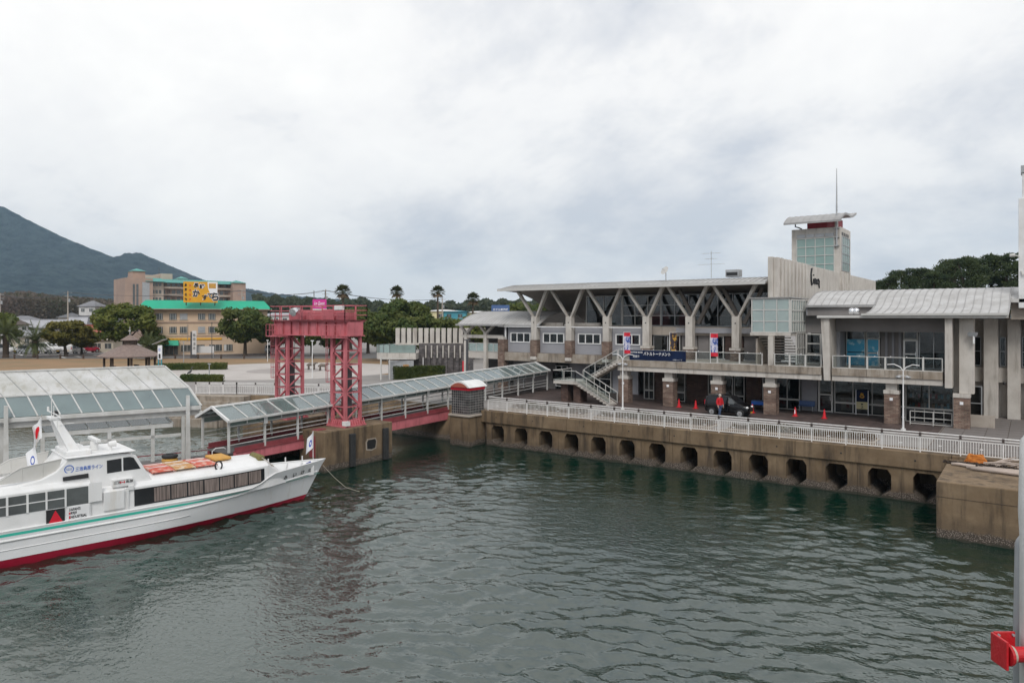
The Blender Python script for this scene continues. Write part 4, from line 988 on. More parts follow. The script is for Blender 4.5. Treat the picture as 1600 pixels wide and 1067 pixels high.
b = MB(); b.path([(1.0, -2.95, 2.85), (1.25, -2.7, 2.6), (1.3, -2.4, 2.35), (1.15, -2.6, 2.45)], .02, 5); b.build('lashing', M['rope'], t)
t = item('lifebuoy', 'white and black ring lifebuoy standing on the boat roof edge', 'lifebuoy')
MB().loft([[(1.38 + .035 * math.cos(a), -5.35 + (.17 + .04 * math.sin(a)) * math.cos(q), 2.82 + (.22 + .04 * math.sin(a)) * math.sin(q)) for a in [2 * math.pi * i / 8 for i in range(8)]] for q in [2 * math.pi * i / 16 for i in range(17)]], True, False).build('ring', M['ink_black'], t)
t = item('deck_winch', 'small dark anchor winch on the boat foredeck', 'winch'); MB().box(-.25, .2, -1.0, -.6, 1.31, 1.6).tube((-.35, -.8, 1.55), (.3, -.8, 1.55), .12, n=10).build('drum', M['steel_grey'], t); MB().box(.35, .55, -1.3, -1.05, 1.31, 1.68).build('motor', M['black'], t)
t = item('covered_hatch', 'white sloping foredeck hatch with a blue rolled cloth', 'hatch'); MB().ext([(-.7, 1.31), (.45, 1.31), (.45, 1.85), (.2, 1.95)], 'x', -.35, .35).build('hatch', M['boat_white'], t, bevel=.04)
MB().path([(.2, -.15, 1.75), (.3, .0, 1.98), (.28, .25, 2.05)], .07, 8).build('cloth_roll', M['blue_cloth'], t)
b = MB()
for sg in (1, -1):
    for s in (1.2, 1.9, 2.6, 3.3):
        h_ = hull_pt(6, s); h5 = hull_pt(5, s); MB().bar((sg * (h5[0] * .80 - .08), h5[1], 1.31), (sg * (h_[0] - .12), h_[1], h_[2] - .03), .05, .08).build('bulwark_stay', M['boat_white'], bt)
b = MB()
for y in (.3, -.6, -1.5): b.tube((-.9 + .3 * y, y, 2.0), (-.9 + .3 * y, y, 2.25), .04, n=6)
b.build('fairlead', M['white_paint'], bt)
ml = MB().path([(.1, 1.1, 1.75), (.3, 1.7, 1.0), (.6, 2.3, .35), (1.0, 3.0, .05)], .012, 5); tag(ml.build('mooring_line', M['rope']), 'thin mooring line running from the boat bow to the base block', 'rope'); 
bpy.data.objects['mooring_line'].location = bt.location; bpy.data.objects['mooring_line'].rotation_euler = bt.rotation_euler
# lettering on the boat
Yd, Zd = (0, 1, 0), (0, 0, 1)
text('三池島原ライン', 'line_name', bt, M['ink_blue'], (wx(3.5) + .0, -11.62, 3.47), (0, 1, .0), Zd, w=1.06, h=.2, off=.012, bold=.012)
rg = MB(); rg.loft([[(wx(3.6) + .01, -11.86 + r_ * math.cos(a), 3.6 + r_ * math.sin(a)) for r_ in (.15, .185)] for a in [2 * math.pi * i / 28 for i in range(29)]], False, False); rg.build('round_emblem', M['ink_blue'], bt)
text('SDS', 'emblem_letters', bt, M['ink_blue'], (wx(3.6), -11.97, 3.55), Yd, Zd, w=.22, h=.1)
text('三池', 'route_name', bt, M['ink_black'], (1.80, -10.2, 2.72), Yd, Zd, w=.3, h=.13, off=.012, bold=.015)
text('島原', 'route_name', bt, M['ink_black'], (1.80, -9.7, 2.72), Yd, Zd, w=.3, h=.13, off=.012, bold=.015)
for o in (bpy.data.objects['route_name'], bpy.data.objects['route_name.001']): pass
b = MB().add([(1.812, -9.84 + y, 2.785 + z) for y, z in ((0, .06), (-.1, .06), (-.1, -.06), (0, 0))], []); b = MB()
b.add([(1.815, -9.89, 2.77), (1.815, -9.79, 2.77), (1.815, -9.79, 2.80), (1.815, -9.89, 2.80), (1.815, -9.9, 2.85), (1.815, -9.96, 2.785), (1.815, -9.9, 2.72), (1.815, -9.78, 2.85), (1.815, -9.72, 2.785), (1.815, -9.78, 2.72)], [(0, 1, 2, 3), (4, 5, 6), (7, 9, 8)]); b.build('double_arrow', M['ink_red'], bt)
MB().box(1.46, 1.805, -10.24, -9.36, 2.585, 2.90).build('name_board', M['boat_white'], bt)
text('MIIKE-SHIMABARA', 'small_lettering', bt, M['ink_black'], (1.805, -10.12, 2.865), Yd, Zd, w=.62, h=.03, off=.012)
for ch, s_ in zip('みいけ丸', (2.6, 2.0, 1.45, .95)):
    k5, k4 = hull_pt(5, s_), hull_pt(4, s_); k52 = hull_pt(5, s_ - .25)
    r_ = Vector((k52[0] - k5[0], k52[1] - k5[1], 0)).normalized(); u_ = Vector((k5[0] - k4[0], k5[1] - k4[1], k5[2] - k4[2])).normalized()
    o_ = Vector(k4).lerp(Vector(k5), .42)
    text(ch, 'ship_name', bt, M['ink_black'], o_, r_, u_ - r_ * u_.dot(r_), w=.25, h=.26, off=.06, bold=.035)
b = MB(); k5, k4 = hull_pt(5, 2.35), hull_pt(4, 2.35); b.box(k4[0] + .01, k4[0] + .03, k4[1] - .1, k4[1] + .06, k4[2] + .03, k4[2] + .11); b.build('name_tag', M['green_stripe'], bt)
MB().box(1.87, 1.918, -12.02, -11.18, 1.36, 2.06).build('poster_board', M['hull_white'], bt)
pp = MB().box(1.87, 1.915, -12.80, -12.12, 1.34, 2.06).build('emblem_board', M['black'], bt)
tri = mat('triangle_red', (.62, .01, .03), .5, (.55, .16, .13), .9)
MB().add([(1.921, -12.78, 1.36), (1.921, -12.14, 1.40), (1.921, -12.47, 2.02)], [(0, 1, 2)]).build('red_triangle', M['ink_red'], pp)
for i, s_ in enumerate(("JAPAN'S", 'MEIJI', 'INDUSTRIAL', 'REVOLUTION')):
    wd = (.45, .30, .70, .74)[i]; z = 1.885 - .165 * i
    text(s_[1:], 'poster_lettering', bt, M['ink_black'], (1.918, -11.90, z), Yd, Zd, w=wd - .08, h=.125, off=.008, bold=.03)
    text(s_[0], 'poster_initial', bt, M['ink_red'] if i else M['ink_black'], (1.918, -11.97, z), Yd, Zd, w=.055, h=.125, off=.008, bold=.03)

# ================================================================== FERRY TERMINAL BUILDING
tm = thing('ferry_terminal', 'two storey concrete ferry terminal with Y shaped columns, curved metal roofs and tower', 'building', (-22, 58, GZ))
UP = Vector((0, 0, 1)); FR = (Vector((1, 0, 0)), Vector((0, -1, 0)))         # facing the sea: right, out
SD = (Vector((0, 1, 0)), Vector((1, 0, 0)))                                    # facing +x: right, out
def glaze(root, o, rn, W_, H_, cols, rows, fw=.06, fd=.09, mf=None, mp=None, name='window', skip=()):
    r, n = rn; F = (Vector(o), r, UP, n); mf = mf or M['white_frame']; mp = mp or M['glass_dark']
    b = MB()
    for i in range(cols + 1):
        a = W_ * i / cols; w = fw if 0 < i < cols else fw * 1.2
        a0 = min(max(a - w / 2, 0), W_ - w); b.fbox(F, a0, a0 + w, 0, H_, 0, fd)
    for j in range(rows + 1):
        a = H_ * j / rows; a0 = min(max(a - fw / 2, 0), H_ - fw); b.fbox(F, fw, W_ - fw, a0, a0 + fw, .006, fd - .006)
    fo = b.build(name, mf, root)
    for i in range(cols):
        for j in range(rows):
            if (i, j) in skip: continue
            p = MB(); p.fbox(F, W_ * i / cols + .004, W_ * (i + 1) / cols - .004, H_ * j / rows + .004, H_ * (j + 1) / rows - .004, fd * .35, fd * .35 + .012)
            p.build('pane', mp, fo)
    return fo
G = [-45.8 + 4.2 * i for i in range(11)]
CP, CS = M['concrete_pale'], M['concrete_stained']
BX = lambda n, m, *a, bv=0: MB().box(*a).build(n, m, tm, bevel=bv)
YU, YP = 61.4, 56.8                                        # upper column line, pier line
# --- ground floor piers (brick below, concrete above)
for i in (4, 5, 6, 7, 9, 10):
    x = G[i]; p = BX('brick_pier', M['brick_pillar'], x - .46, x + .46, YP - .46, YP + .46, GZ, 4.85)
    MB().box(x - .5, x + .5, YP - .5, YP + .5, 4.853, 5.12).build('capital', CP, p, bevel=.02)
    if i != 10: MB().box(x - .36, x + .36, YP - .36, YP + .36, 5.123, 5.75).build('neck', CP, p)
    MB().box(x - .1, x + .1, YP - .49, YP - .46, 4.4, 4.6).build('number_plate', M['ink_white'], p)
# --- first floor slab and its stained parapet, in cast lengths
for i in range(4, 10):
    if i == 8:
        xa, xb = G[8] + .36, -4.85
    elif i == 9: continue
    else: xa, xb = G[i] - (.4 if i == 4 else 0), G[i + 1] - (.36 if i == 7 else 0)
    n = 3 if i != 8 else 6
    for k in range(n):
        a, b = xa + (xb - xa) * k / n, xa + (xb - xa) * (k + 1) / n
        BX('parapet_panel', CS, a + .008, b - .008, 55.95 + random.uniform(0, .01), 56.2, 6.02, 6.56)
    BX('fascia', CP, xa + .003, xb - .003, 56.05, 56.35, 5.62, 6.0)
    BX('deck_slab', M['concrete'], xa, xb, 56.36, 62.2, 5.78, 6.50)
# --- balcony railing: glass between grey steel posts
def balcony(xa, xb, n, y=56.08, z=6.56):
    for k in range(n):
        a, b = xa + (xb - xa) * k / n, xa + (xb - xa) * (k + 1) / n
        glaze(tm, (a, y, z), FR, b - a, .92, 1, 1, .05, .06, M['white_frame'], M['glass_rail'], 'glass_railing')
balcony(-29.3, -16.85, 7); balcony(-15.95, -12.55, 3); balcony(-11.8, -4.85, 6)
for k in range(26):
    x = -29 + k * 1.0
    if x < -5 and not -12.6 < x < -11.7: MB().ball((x, 56.05, 7.5), .035, 6, 4).build('rail_stud', M['ink_white'], tm)
# --- ground floor wall behind the piers
YW = 60.6
plan = [(-29.0, 'w', 1.0, 2), (-28.0, 'b', 1.3, 0), (-26.6, 'w', 1.6, 2), (-24.9, 'b', 1.9, 0), (-22.9, 'w', 2.2, 2), (-20.6, 'w', .9, 1), (-19.6, 'b', 1.3, 0), (-18.2, 'w', 3.0, 3), (-15.1, 'g', 1.2, 0), (-13.8, 'd', 1.1, 1), (-12.6, 'w', 5.4, 4), (-7.1, 'd', 1.1, 1), (-5.9, 'b', .5, 0)]
for x, k, w, c in plan:
    if k == 'b': BX('brick_wall', M['brick_dark'], x, x + w, YW, YW + .3, GZ, 5.6)
    elif k == 'g': BX('plaster_wall', M['grey_wall'], x, x + w, YW, YW + .3, GZ, 5.6)
    elif k == 'd':
        d = glaze(tm, (x, YW, GZ), FR, w, 2.75, 1, 2, .11, .12, M['white_frame'], M['glass_clear'], 'glass_door')
        MB().box(x + w - .2, x + w - .17, YW - .2, YW - .12, GZ + .9, GZ + 1.3).build('handle', M['chrome'], d)
        BX('transom', M['interior'], x, x + w, YW, YW + .1, GZ + 2.76, 5.6)
    else:
        glaze(tm, (x, YW, GZ), FR, w, .8, c, 1, .06, .1, M['white_frame'], M['glass_clear'])
        glaze(tm, (x, YW, GZ + .82), FR, w, 2.0, c, 1, .06, .1, M['white_frame'], M['glass_clear'])
# interior shell of the ground floor
BX('interior_wall', M['interior_pale'], -46, -4.6, 66.0, 66.2, GZ, 5.75)
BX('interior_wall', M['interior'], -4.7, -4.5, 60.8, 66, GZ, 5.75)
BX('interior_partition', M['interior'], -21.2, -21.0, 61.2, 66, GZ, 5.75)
BX('ceiling', M['interior_pale'], -46, -4.6, 62.21, 66.0, 5.62, 5.80)
for x0, x1, zz, m, lab in ((-12.4, -11.0, 1.0, 'house_cream', 'cream counter behind the glass just right of the left glass door'), (-10.6, -9.2, 1.0, 'house_cream', 'cream counter behind the lit yellow standing sign'), (-18, -16.2, .9, 'wood_dark', 'dark wooden counter behind the glazing next to the parked car'), (-26.4, -25.4, 1.1, 'interior_pale', 'pale counter behind the glazing near the outside stairs')):
    t = thing('counter', lab, 'counter', (x0, 62.2, GZ), group='counters inside the terminal'); MB().box(x0, x1, 62.0, 62.5, GZ + .012, GZ + zz).build('body', M[m], t, bevel=.02); MB().box(x0 - .05, x1 + .05, 61.95, 62.55, GZ + zz + .001, GZ + zz + .05).build('top', M['white_frame'], t)
# shop front at the near end
glaze(tm, (-7.4, 58.6, GZ + 1.0), FR, 3.0, 1.85, 2, 1, .06, .1, M['white_frame'], M['glass_clear'], 'shop_window'); 
glaze(tm, (-7.4, 58.6, GZ), FR, 3.0, .98, 5, 1, .05, .1, M['white_frame'], M['glass_dark'], 'shop_window')
# goods on shelves behind the shop window
sh = thing('goods_shelf', 'long shelf of colourful souvenirs behind the near shop window', 'shelf', (-6, 59.6, GZ))
MB().box(-7.3, -4.7, 59.4, 59.9, GZ + .9, GZ + .95).box(-7.3, -4.7, 59.4, 59.9, GZ + 1.6, GZ + 1.65).box(-7.3, -4.7, 59.88, 59.95, GZ, GZ + 2.6).build('boards', M['wood_dark'], sh)
for lvl in (.955, 1.655):
    for i in range(14):
        x = -7.25 + i * .18; hh = random.uniform(.15, .42)
        MB().box(x, x + .15, 59.45, 59.7, GZ + lvl, GZ + lvl + hh).build('box', random.choice([M['ink_red'], M['ink_white'], M['foam_orange'], M['house_teal'], M['interior_pale'], M['poster_teal']]), sh)
# --- left part of the upper storey: grey walls with triple windows above the low parapet
YG = 61.5
for i in range(4):
    xa, xb = G[i] + (.40 if i else .45), G[i + 1] - .40
    BX('wall_panel', M['grey_wall'], xa, xb, YG, YG + .3, 6.60, 9.25)
    w = glaze(tm, (xa + .35, YG - .004, 7.62), FR, 2.62, 1.06, 3, 1, .11, .07, M['white_paint'], M['glass_dark'])
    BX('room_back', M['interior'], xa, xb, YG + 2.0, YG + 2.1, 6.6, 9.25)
    if i < 3:
        for k in range(2):
            a, b = G[i] + .002 + 2.1 * k, G[i] + 2.1 * (k + 1) - .006
            BX('parapet_panel', CS, a, b, 60.93, 61.45, 5.72, 6.585)
BX('floor_slab', M['concrete'], -46, -29.4, 61.46, 66, 5.81, 6.55)
BX('roof_terrace', M['concrete'], -45.9, -29.0, 61.85, 66, 9.26, 9.40)
BX('white_gutter', M['white_paint'], -46.3, -29.5, 60.92, 61.02, 9.26, 9.36)
BX('drain_pipe', M['white_paint'], -45.55, -45.43, 61.2, 61.32, 6.0, 9.26)
for x in (-45.8, -43, -37): BX('grey_door_wall', M['interior'], x, x + 2.3, 64.0, 64.2, GZ, 5.7)
glaze(tm, (-36.5, 63.4, GZ), FR, 2.6, 2.7, 2, 2, .09, .1, M['white_frame'], M['glass_clear'], 'entrance_door'); glaze(tm, (-40.5, 63.4, GZ + .3), FR, 1.5, 2.2, 2, 2, .09, .1, M['white_paint'], M['glass_dark'])
BX('plaster_wall', M['grey_wall'], -38.8, -36.6, 63.4, 63.7, GZ, 5.7); BX('plaster_wall', M['grey_wall'], -33.8, -31, 63.4, 63.7, GZ, 5.7); BX('plaster_wall', M['grey_wall_dark'], -46, -40.6, 63.4, 63.7, GZ, 5.7)
BX('end_wall', M['grey_wall'], -46.2, -45.9, 61.9, 66, 5.82, 9.25)
for i, (zb) in zip(range(0, 4), (GZ, 6.25, 6.25, 6.25)):
    x = G[i]; BX('brick_pier', M['brick_pillar'], x - .40, x + .40, 60.80, 61.6, zb, 7.92)
    BX('pier_bracket', CP, x - .36, x + .36, 60.76, 61.4, zb - .34 if i else 7.925, zb - .01 if i else 8.2, bv=.03)
# --- Y columns
for i in range(1, 7):
    x = G[i]; zb = 7.93 if i < 4 else 6.5
    c = BX('y_column', CP, x - .33, x + .33, 60.85, 61.55, zb if i < 4 else 7.62, 10.35, bv=.03)
    if i >= 4:
        BX('brick_base', M['brick_pillar'], x - .45, x + .45, 60.78, 61.62, 6.5, 7.40); BX('column_plinth', CP, x - .5, x + .5, 60.73, 61.67, 7.403, 7.617)
    for s in (-1, 1):
        MB().hexa([(x - .02 * s, 60.98, 10.0), (x + .32 * s, 60.98, 10.30), (x + .32 * s, 61.42, 10.30), (x - .02 * s, 61.42, 10.0),
                   (x + 1.70 * s, 60.40, 13.12), (x + 2.04 * s, 60.40, 13.12), (x + 2.04 * s, 60.80, 13.12), (x + 1.70 * s, 60.80, 13.12)]).build('strut', CP, c)
        if i >= 5: MB().bar((x + .1 * s, 62.9, 9.7), (x + 1.75 * s, 62.9, 12.85), .3, .3).build('rear_strut', M['soffit'], c)  # concrete struts given the darker soffit colour so they look shaded
    MB().tube((x, 60.84, 9.75), (x, 60.86, 9.75), .07, n=8).build('bolt', M['black'], c)
# --- glazed hall behind the columns
for i in range(2, 7):
    xa, xb = G[i] + .02, min(G[i + 1], -17.7) - .02
    glaze(tm, (xa, 64.4, 9.42), FR, xb - xa, 3.05, (2, 3, 3, 3, 2)[i - 2], (1, 3, 3, 1, 1)[i - 2], .08, .1, M['white_frame'] if i < 4 else M['steel_grey'], M['glass_clear'], 'hall_window')
BX('hall_back_wall', M['interior_pale'], -37.3, -17.8, 70.6, 70.8, 9.4, 10.35)
BX('hall_floor', M['interior'], -37.3, -17.8, 64.6, 70.5, 9.3, 9.4)
BX('hall_end_glass', M['glass_dark'], -37.4, -37.38, 64.6, 69.4, 9.42, 11.0)
for x in (-42.9, -38.6): BX('sill_band', CP, x, x + 3.8, 62.6, 62.85, 9.42, 9.72)
# first floor wall at the balcony (bays 4-6)
plan2 = [(-29.0, 'w', 1.5), (-27.4, 'd', 1.1), (-26.2, 'g', 1.5), (-24.6, 'g', 1.0), (-23.5, 'd', 1.3), (-22.1, 'b', 1.6), (-20.4, 'g', 1.0), (-19.3, 'b', 2.0)]
for x, k, w in plan2:
    if k == 'w': glaze(tm, (x, 62.6, 6.5), FR, w, 2.1, 1, 1, .07, .1, M['steel_grey'], M['glass_dark'])
    elif k == 'd': glaze(tm, (x, 62.6, 6.5), FR, w, 2.1, 2, 1, .07, .1, M['white_frame'], M['glass_dark'], 'door')
    else: BX('plaster_wall', M['grey_wall_dark'] if k == 'g' else M['brick_dark'], x, x + w, 62.6, 62.8, 6.5, 8.6)
BX('beam', M['concrete'], -29.0, -17.4, 62.3, 62.9, 8.62, 9.40); BX('beam_band', M['grey_wall'], -26.5, -17.4, 62.05, 62.29, 8.85, 9.3)
BX('ceiling_slab', M['concrete'], -29, -17.7, 62.91, 66, 9.26, 9.4)
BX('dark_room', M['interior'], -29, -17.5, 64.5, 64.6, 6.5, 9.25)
# --- main hall roof: wedge with curved back and standing seams
top = [(59.85, 13.20), (60.6, 13.36), (61.6, 13.55), (63.0, 13.72), (65.0, 13.66), (67.5, 12.95), (71, 11.2), (73, 10.25)]
bot = [(72.6, 10.0), (71.0, 10.42), (69.2, 11.15), (67.5, 11.85), (65.5, 12.5), (63.3, 12.95), (61, 13.08), (59.85, 13.10)]
xl, xr = -45.3, -17.72
def skin(prof, xa, xb, name, m, th=.06, nx=1):
    b = MB(); n = len(prof); rows = []
    return MB().loft([[(xa, y, z) for y, z in prof] + [(xa, y, z - th) for y, z in reversed(prof)], [(xb, y, z) for y, z in prof] + [(xb, y, z - th) for y, z in reversed(prof)]]).build(name, m, tm)
def smooth_prof(p, n=4):
    q = []
    for i in range(len(p) - 1):
        p0, p1, p2, p3 = p[max(i - 1, 0)], p[i], p[i + 1], p[min(i + 2, len(p) - 1)]
        for k in range(n):
            t = k / n; q.append(tuple(.5 * (2 * p1[a] + (p2[a] - p0[a]) * t + (2 * p0[a] - 5 * p1[a] + 4 * p2[a] - p3[a]) * t * t + (3 * p1[a] - p0[a] - 3 * p2[a] + p3[a]) * t ** 3) for a in (0, 1)))
    return q + [p[-1]]
def seams(prof, xa, xb, step, name='standing_seam', hgt=.035, m=None):
    b = MB(); n = int((xb - xa) / step)
    for i in range(n + 1):
        x = xa + (xb - xa) * i / n
        b.loft([[(x - .018, y, z - .01), (x + .018, y, z - .01), (x + .018, y, z + hgt), (x - .018, y, z + hgt)] for y, z in prof])
    return b.build(name, m or M['roof_metal_grey'], tm, kind='stuff')
tp, bp_ = smooth_prof(top), smooth_prof(bot)
skin(tp, xl, xr, 'hall_roof', M['roof_metal']); seams(tp, xl + .05, xr - .05, .46, hgt=.06)
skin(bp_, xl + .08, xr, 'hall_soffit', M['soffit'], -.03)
for xe in (xl + .02, xr - .02):
    pts = tp + bp_; b = MB(); b.ext([(y, z - .03) for y, z in pts], 'x', xe - .02, xe + .02); b.build('gable', M['soffit'], tm)
BX('eaves_gutter', M['roof_metal_grey'], xl - .05, xr, 59.62, 59.84, 13.06, 13.26); BX('eaves_edge', M['white_frame'], xl - .06, xr, 59.56, 59.615, 13.0, 13.24)
# rooftop kit
dsh = thing('satellite_dish', 'white satellite dish on the terminal hall roof', 'dish', (-27.3, 61.6, 13.75))
b = MB(); ax = Vector((-.35, -.8, .5)).normalized(); o_ = Vector((-27.3, 61.4, 14.55)); a_ = ax.cross(UP).normalized(); c_ = a_.cross(ax)
b.loft([[o_ + ax * (.18 * t * t - .1) + (a_ * math.cos(q) + c_ * math.sin(q)) * .42 * t for q in [2 * math.pi * i / 18 for i in range(18)]] for t in (.05, .4, .7, 1)]); b.build('reflector', M['white_frame'], dsh)
MB().tube((-27.3, 61.6, 13.7), (-27.3, 61.55, 14.5), .04, n=6).bar(o_, o_ + ax * .45, .03, .03).build('stand', M['steel_grey'], dsh)
ant = thing('rooftop_antenna', 'thin comb shaped television antenna on the terminal hall roof', 'antenna', (-23.6, 63.2, 13.9))
b = MB(); b.tube((-23.6, 63.2, 13.85), (-23.6, 63.2, 16.3), .025, n=5)
for z, w in ((16.1, .8), (15.6, .5), (15.1, 1.2)):
    b.bar((-23.6 - w, 63.2, z), (-23.6 + w, 63.2, z), .02, .02)
    for k2 in range(7): b.bar((-23.6 - w + 2 * w * k2 / 6, 62.95, z), (-23.6 - w + 2 * w * k2 / 6, 63.45, z), .015, .015)
b.build('mast', M['steel_grey'], ant)
hv = thing('rooftop_unit', 'small dark grey plant box on the terminal hall roof', 'plant box', (-21.7, 63.6, 13.9)); MB().box(-22.3, -21.1, 63.2, 64.2, 13.9, 14.55).build('casing', M['steel_grey'], hv, bevel=.03); MB().box(-22.2, -21.2, 63.18, 63.2, 14.0, 14.3).build('grille', M['black'], hv)
# --- sign wall with ribs
XS = -17.3
BX('sign_wall', CP, XS - .4, XS, 60.3, 108.5, 9.2, 15.28, bv=.03)
for k in range(9):
    y = 60.5 + k * 1.15; BX('wall_rib', CP, XS + .002, XS + .36, y, y + .62, 9.4, 15.24 + .02 * (k % 2), bv=.03)
    BX('wall_strip', M['concrete_stained'], XS + .001, XS + .03, y + .63, y + 1.13, 9.4, 15.2)
b = MB()
SN = lambda y, z: (XS + .06, y, z)
b.path([SN(73.3, 15.02), SN(72.95, 14.95), SN(72.75, 14.5), SN(72.8, 13.8), SN(73.0, 13.45), SN(73.4, 13.5)], [.06, .10, .08, .09, .11, .05], 6)
for k in range(3):
    y = 73.7 + k * .62; b.path([SN(y, 13.55), SN(y + .02, 14.0 + .1 * (k % 2)), SN(y + .25, 14.05), SN(y + .3, 13.7), SN(y + .55, 13.55)], [.05, .07, .07, .06, .05], 6)
b.path([SN(75.7, 14.1), SN(75.95, 13.9), SN(75.9, 13.5), SN(76.1, 13.2)], [.07, .08, .08, .05], 6); b.ball(SN(73.75, 14.4), .08, 6, 4)
b.build('script_lettering', M['ink_black'], tm)
# --- tower
TX0, TX1, TY0, TY1 = -22.5, -17.22, 85.9, 91.2
BX('tower', CP, TX0, TX1, TY0, TY1, 9, 20.4, bv=.04)
tw = glaze(tm, (-21.95, TY0 - .001, 14.3), FR, 4.1, 5.0, 4, 5, .07, .12, M['white_frame'], M['panel_teal'], 'tower_window')
b = MB()
for k in range(4): b.box(-21.9 + k * 1.02, -21.0 + k * 1.02, TY0 - .06, TY0 - .0015, 19.38, 19.75)
b.build('louvre', M['steel_grey'], tm)
glaze(tm, (TX1 + .001, 86.3, 15.5), SD, 4.0, 3.9, 4, 4, .07, .1, M['steel_grey'], M['panel_teal'], 'tower_window')
for k in range(4): BX('vent_slot', M['black'], TX1 + .001, TX1 + .03, 86.4 + k * 1.0, 87.0 + k * 1.0, 19.5, 19.85)
for k in range(4): BX('wall_rib', CP, TX1 + .003, TX1 + .2, 86.0 + k * 1.2, 86.6 + k * 1.2, 11.5, 15.4)
mat('cabin_red', (.36, .022, .035), .6, (.28, .018, .028), 1.5); BX('tower_cabin', M['cabin_red'], -20.9, -17.9, 86.4, 90.4, 20.401, 21.6)
BX('tower_cabin_panel', M['gantry_pink'], -18.75, -17.85, 86.35, 86.39, 20.41, 21.5)
tprof = smooth_prof([(84.4, 21.05), (85.2, 21.5), (86.6, 21.98), (88.2, 22.12), (89.6, 22.05), (91, 22.2), (93, 22.75)])
b = MB(); b.loft([[(-23.0, y, z) for y, z in tprof] + [(-23.0, y, z - .22) for y, z in reversed(tprof)], [(-16.9, y, z) for y, z in tprof] + [(-16.9, y, z - .22) for y, z in reversed(tprof)]]); b.build('tower_roof', M['roof_metal_grey'], tm)
seams(tprof, -22.95, -16.95, .62, m=M['roof_metal_grey'])
b = MB(); b.path([(-22.0, 85.6, 21.4), (-22.0, 85.6, 20.7), (-21.6, 85.7, 20.55), (-21.4, 86.0, 20.42)], .08, 8); b.build('downpipe', M['steel_dark'], tm)
BX('tower_post', CP, -17.9, -17.6, 86.2, 86.5, 20.41, 21.9)
b = MB(); b.path([(-17.6, 85.7, 18.2), (-17.6, 85.7, 22.5), (-17.6, 85.7, 26.9)], [.10, .09, .03], 8)
for z in (18.25, 19.2, 20.2): b.box(-17.85, -17.35, 85.6, 85.9, z, z + .08)
b.build('lightning_mast', M['steel_grey'], tm)
# --- glass stair box over the balcony
bx = MB().box(-18.1, -15.0, 56.95, 62.0, 8.82, 9.06).build('stair_box_floor', M['concrete_pale'], tm, bevel=.02)
glaze(tm, (-18.0, 57.05, 9.07), FR, 2.95, 2.66, 3, 3, .07, .10, M['white_frame'], M['glass_green'], 'stair_box_glazing')
glaze(tm, (-15.05, 57.0, 9.07), SD, 4.9, 2.60, 7, 3, .09, .12, M['white_frame'], M['glass_green'], 'stair_box_glazing')
glaze(tm, (-15.05, 58.6, 6.52), SD, 3.3, 2.53, 5, 2, .09, .12, M['white_frame'], M['glass_rail'], 'stair_box_glazing')
BX('stair_box_roof', M['roof_metal_grey'], -18.15, -14.9, 56.85, 62.05, 11.75, 11.83)
BX('column', CP, G[7] - .2, G[7] + .2, YP - .2, YP + .2, 6.5, 8.81)
for k in range(9):
    BX('stair_tread', CP, -17.6 + .02 * k, -15.25, 57.6 + k * .42, 58.1 + k * .42, 8.62 - k * .235, 8.70 - k * .235)
BX('stair_back', M['concrete'], -17.75, -17.62, 57.3, 61.5, 6.52, 8.6)
# --- wall between the stair box and the right wing
BX('wall_panel', M['grey_wall_dark'], -15.0, -12.5, 61.2, 61.5, 9.0, 11.1)
glaze(tm, (-14.9, 61.2, 6.5), FR, 1.2, 2.45, 1, 3, .1, .12, M['white_frame'], M['glass_dark']); glaze(tm, (-13.7, 61.2, 6.5), FR, 1.3, 2.45, 1, 1, .06, .1, M['steel_grey'], M['glass_dark'])
BX('room_back', M['interior'], -15.2, -4.5, 64, 64.2, 6.5, 10.4)
# --- right wing: balcony loggia between two flared fins
def fin(x, y0, y1, zb, zt, w=.34, lean=.0, name='fin_wall', m=None):
    return MB().hexa([(x, y0, zb), (x + w, y0, zb), (x + w, y1, zb), (x, y1, zb), (x - lean, y0 - lean, zt), (x + w, y0 - lean, zt), (x + w, y1, zt), (x - lean, y1, zt)]).build(name, m or CP, tm, bevel=.02)
fin(-12.35, 55.85, 60.2, 5.62, 10.18, .42, .18); fin(-4.72, 55.8, 60.2, 5.5, 10.18, .42, 0)
BX('loggia_beam', M['grey_wall_dark'], -11.9, -4.75, 57.6, 58.2, 9.2, 10.18)
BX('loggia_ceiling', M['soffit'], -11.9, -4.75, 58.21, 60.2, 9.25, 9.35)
BX('loggia_side', M['grey_wall'], -11.92, -11.7, 58.0, 60.2, 6.5, 9.2)
YL = 59.9
glaze(tm, (-11.6, YL, 6.5), FR, 1.35, 2.72, 1, 1, .06, .1, M['white_frame'], M['glass_dark'])
d = glaze(tm, (-10.2, YL, 6.5), FR, .95, 2.1, 1, 2, .1, .12, M['white_frame'], M['glass_dark'], 'door'); MB().box(-9.4, -9.36, YL - .2, YL - .12, 7.4, 7.7).build('handle', M['chrome'], d)
glaze(tm, (-10.2, YL, 8.62), FR, .95, .6, 1, 1, .06, .1, M['white_frame'], M['glass_dark'])
BX('wall_panel', M['grey_wall_dark'], -9.2, -7.75, YL, YL + .2, 6.5, 9.24)
for x in (-8.9, -8.45, -8.0): BX('pipe_cover', M['grey_wall'], x, x + .16, YL - .12, YL - .001, 6.5, 9.24)
d = glaze(tm, (-7.7, YL, 6.5), FR, .95, 2.1, 1, 2, .1, .12, M['white_paint'], M['glass_dark'], 'door'); MB().box(-6.9, -6.86, YL - .2, YL - .12, 7.4, 7.7).build('handle', M['chrome'], d)
glaze(tm, (-7.7, YL, 8.62), FR, .95, .6, 1, 1, .06, .1, M['white_frame'], M['glass_dark']); glaze(tm, (-6.7, YL, 6.5), FR, 1.9, 2.72, 2, 1, .06, .1, M['steel_grey'], M['glass_dark'])
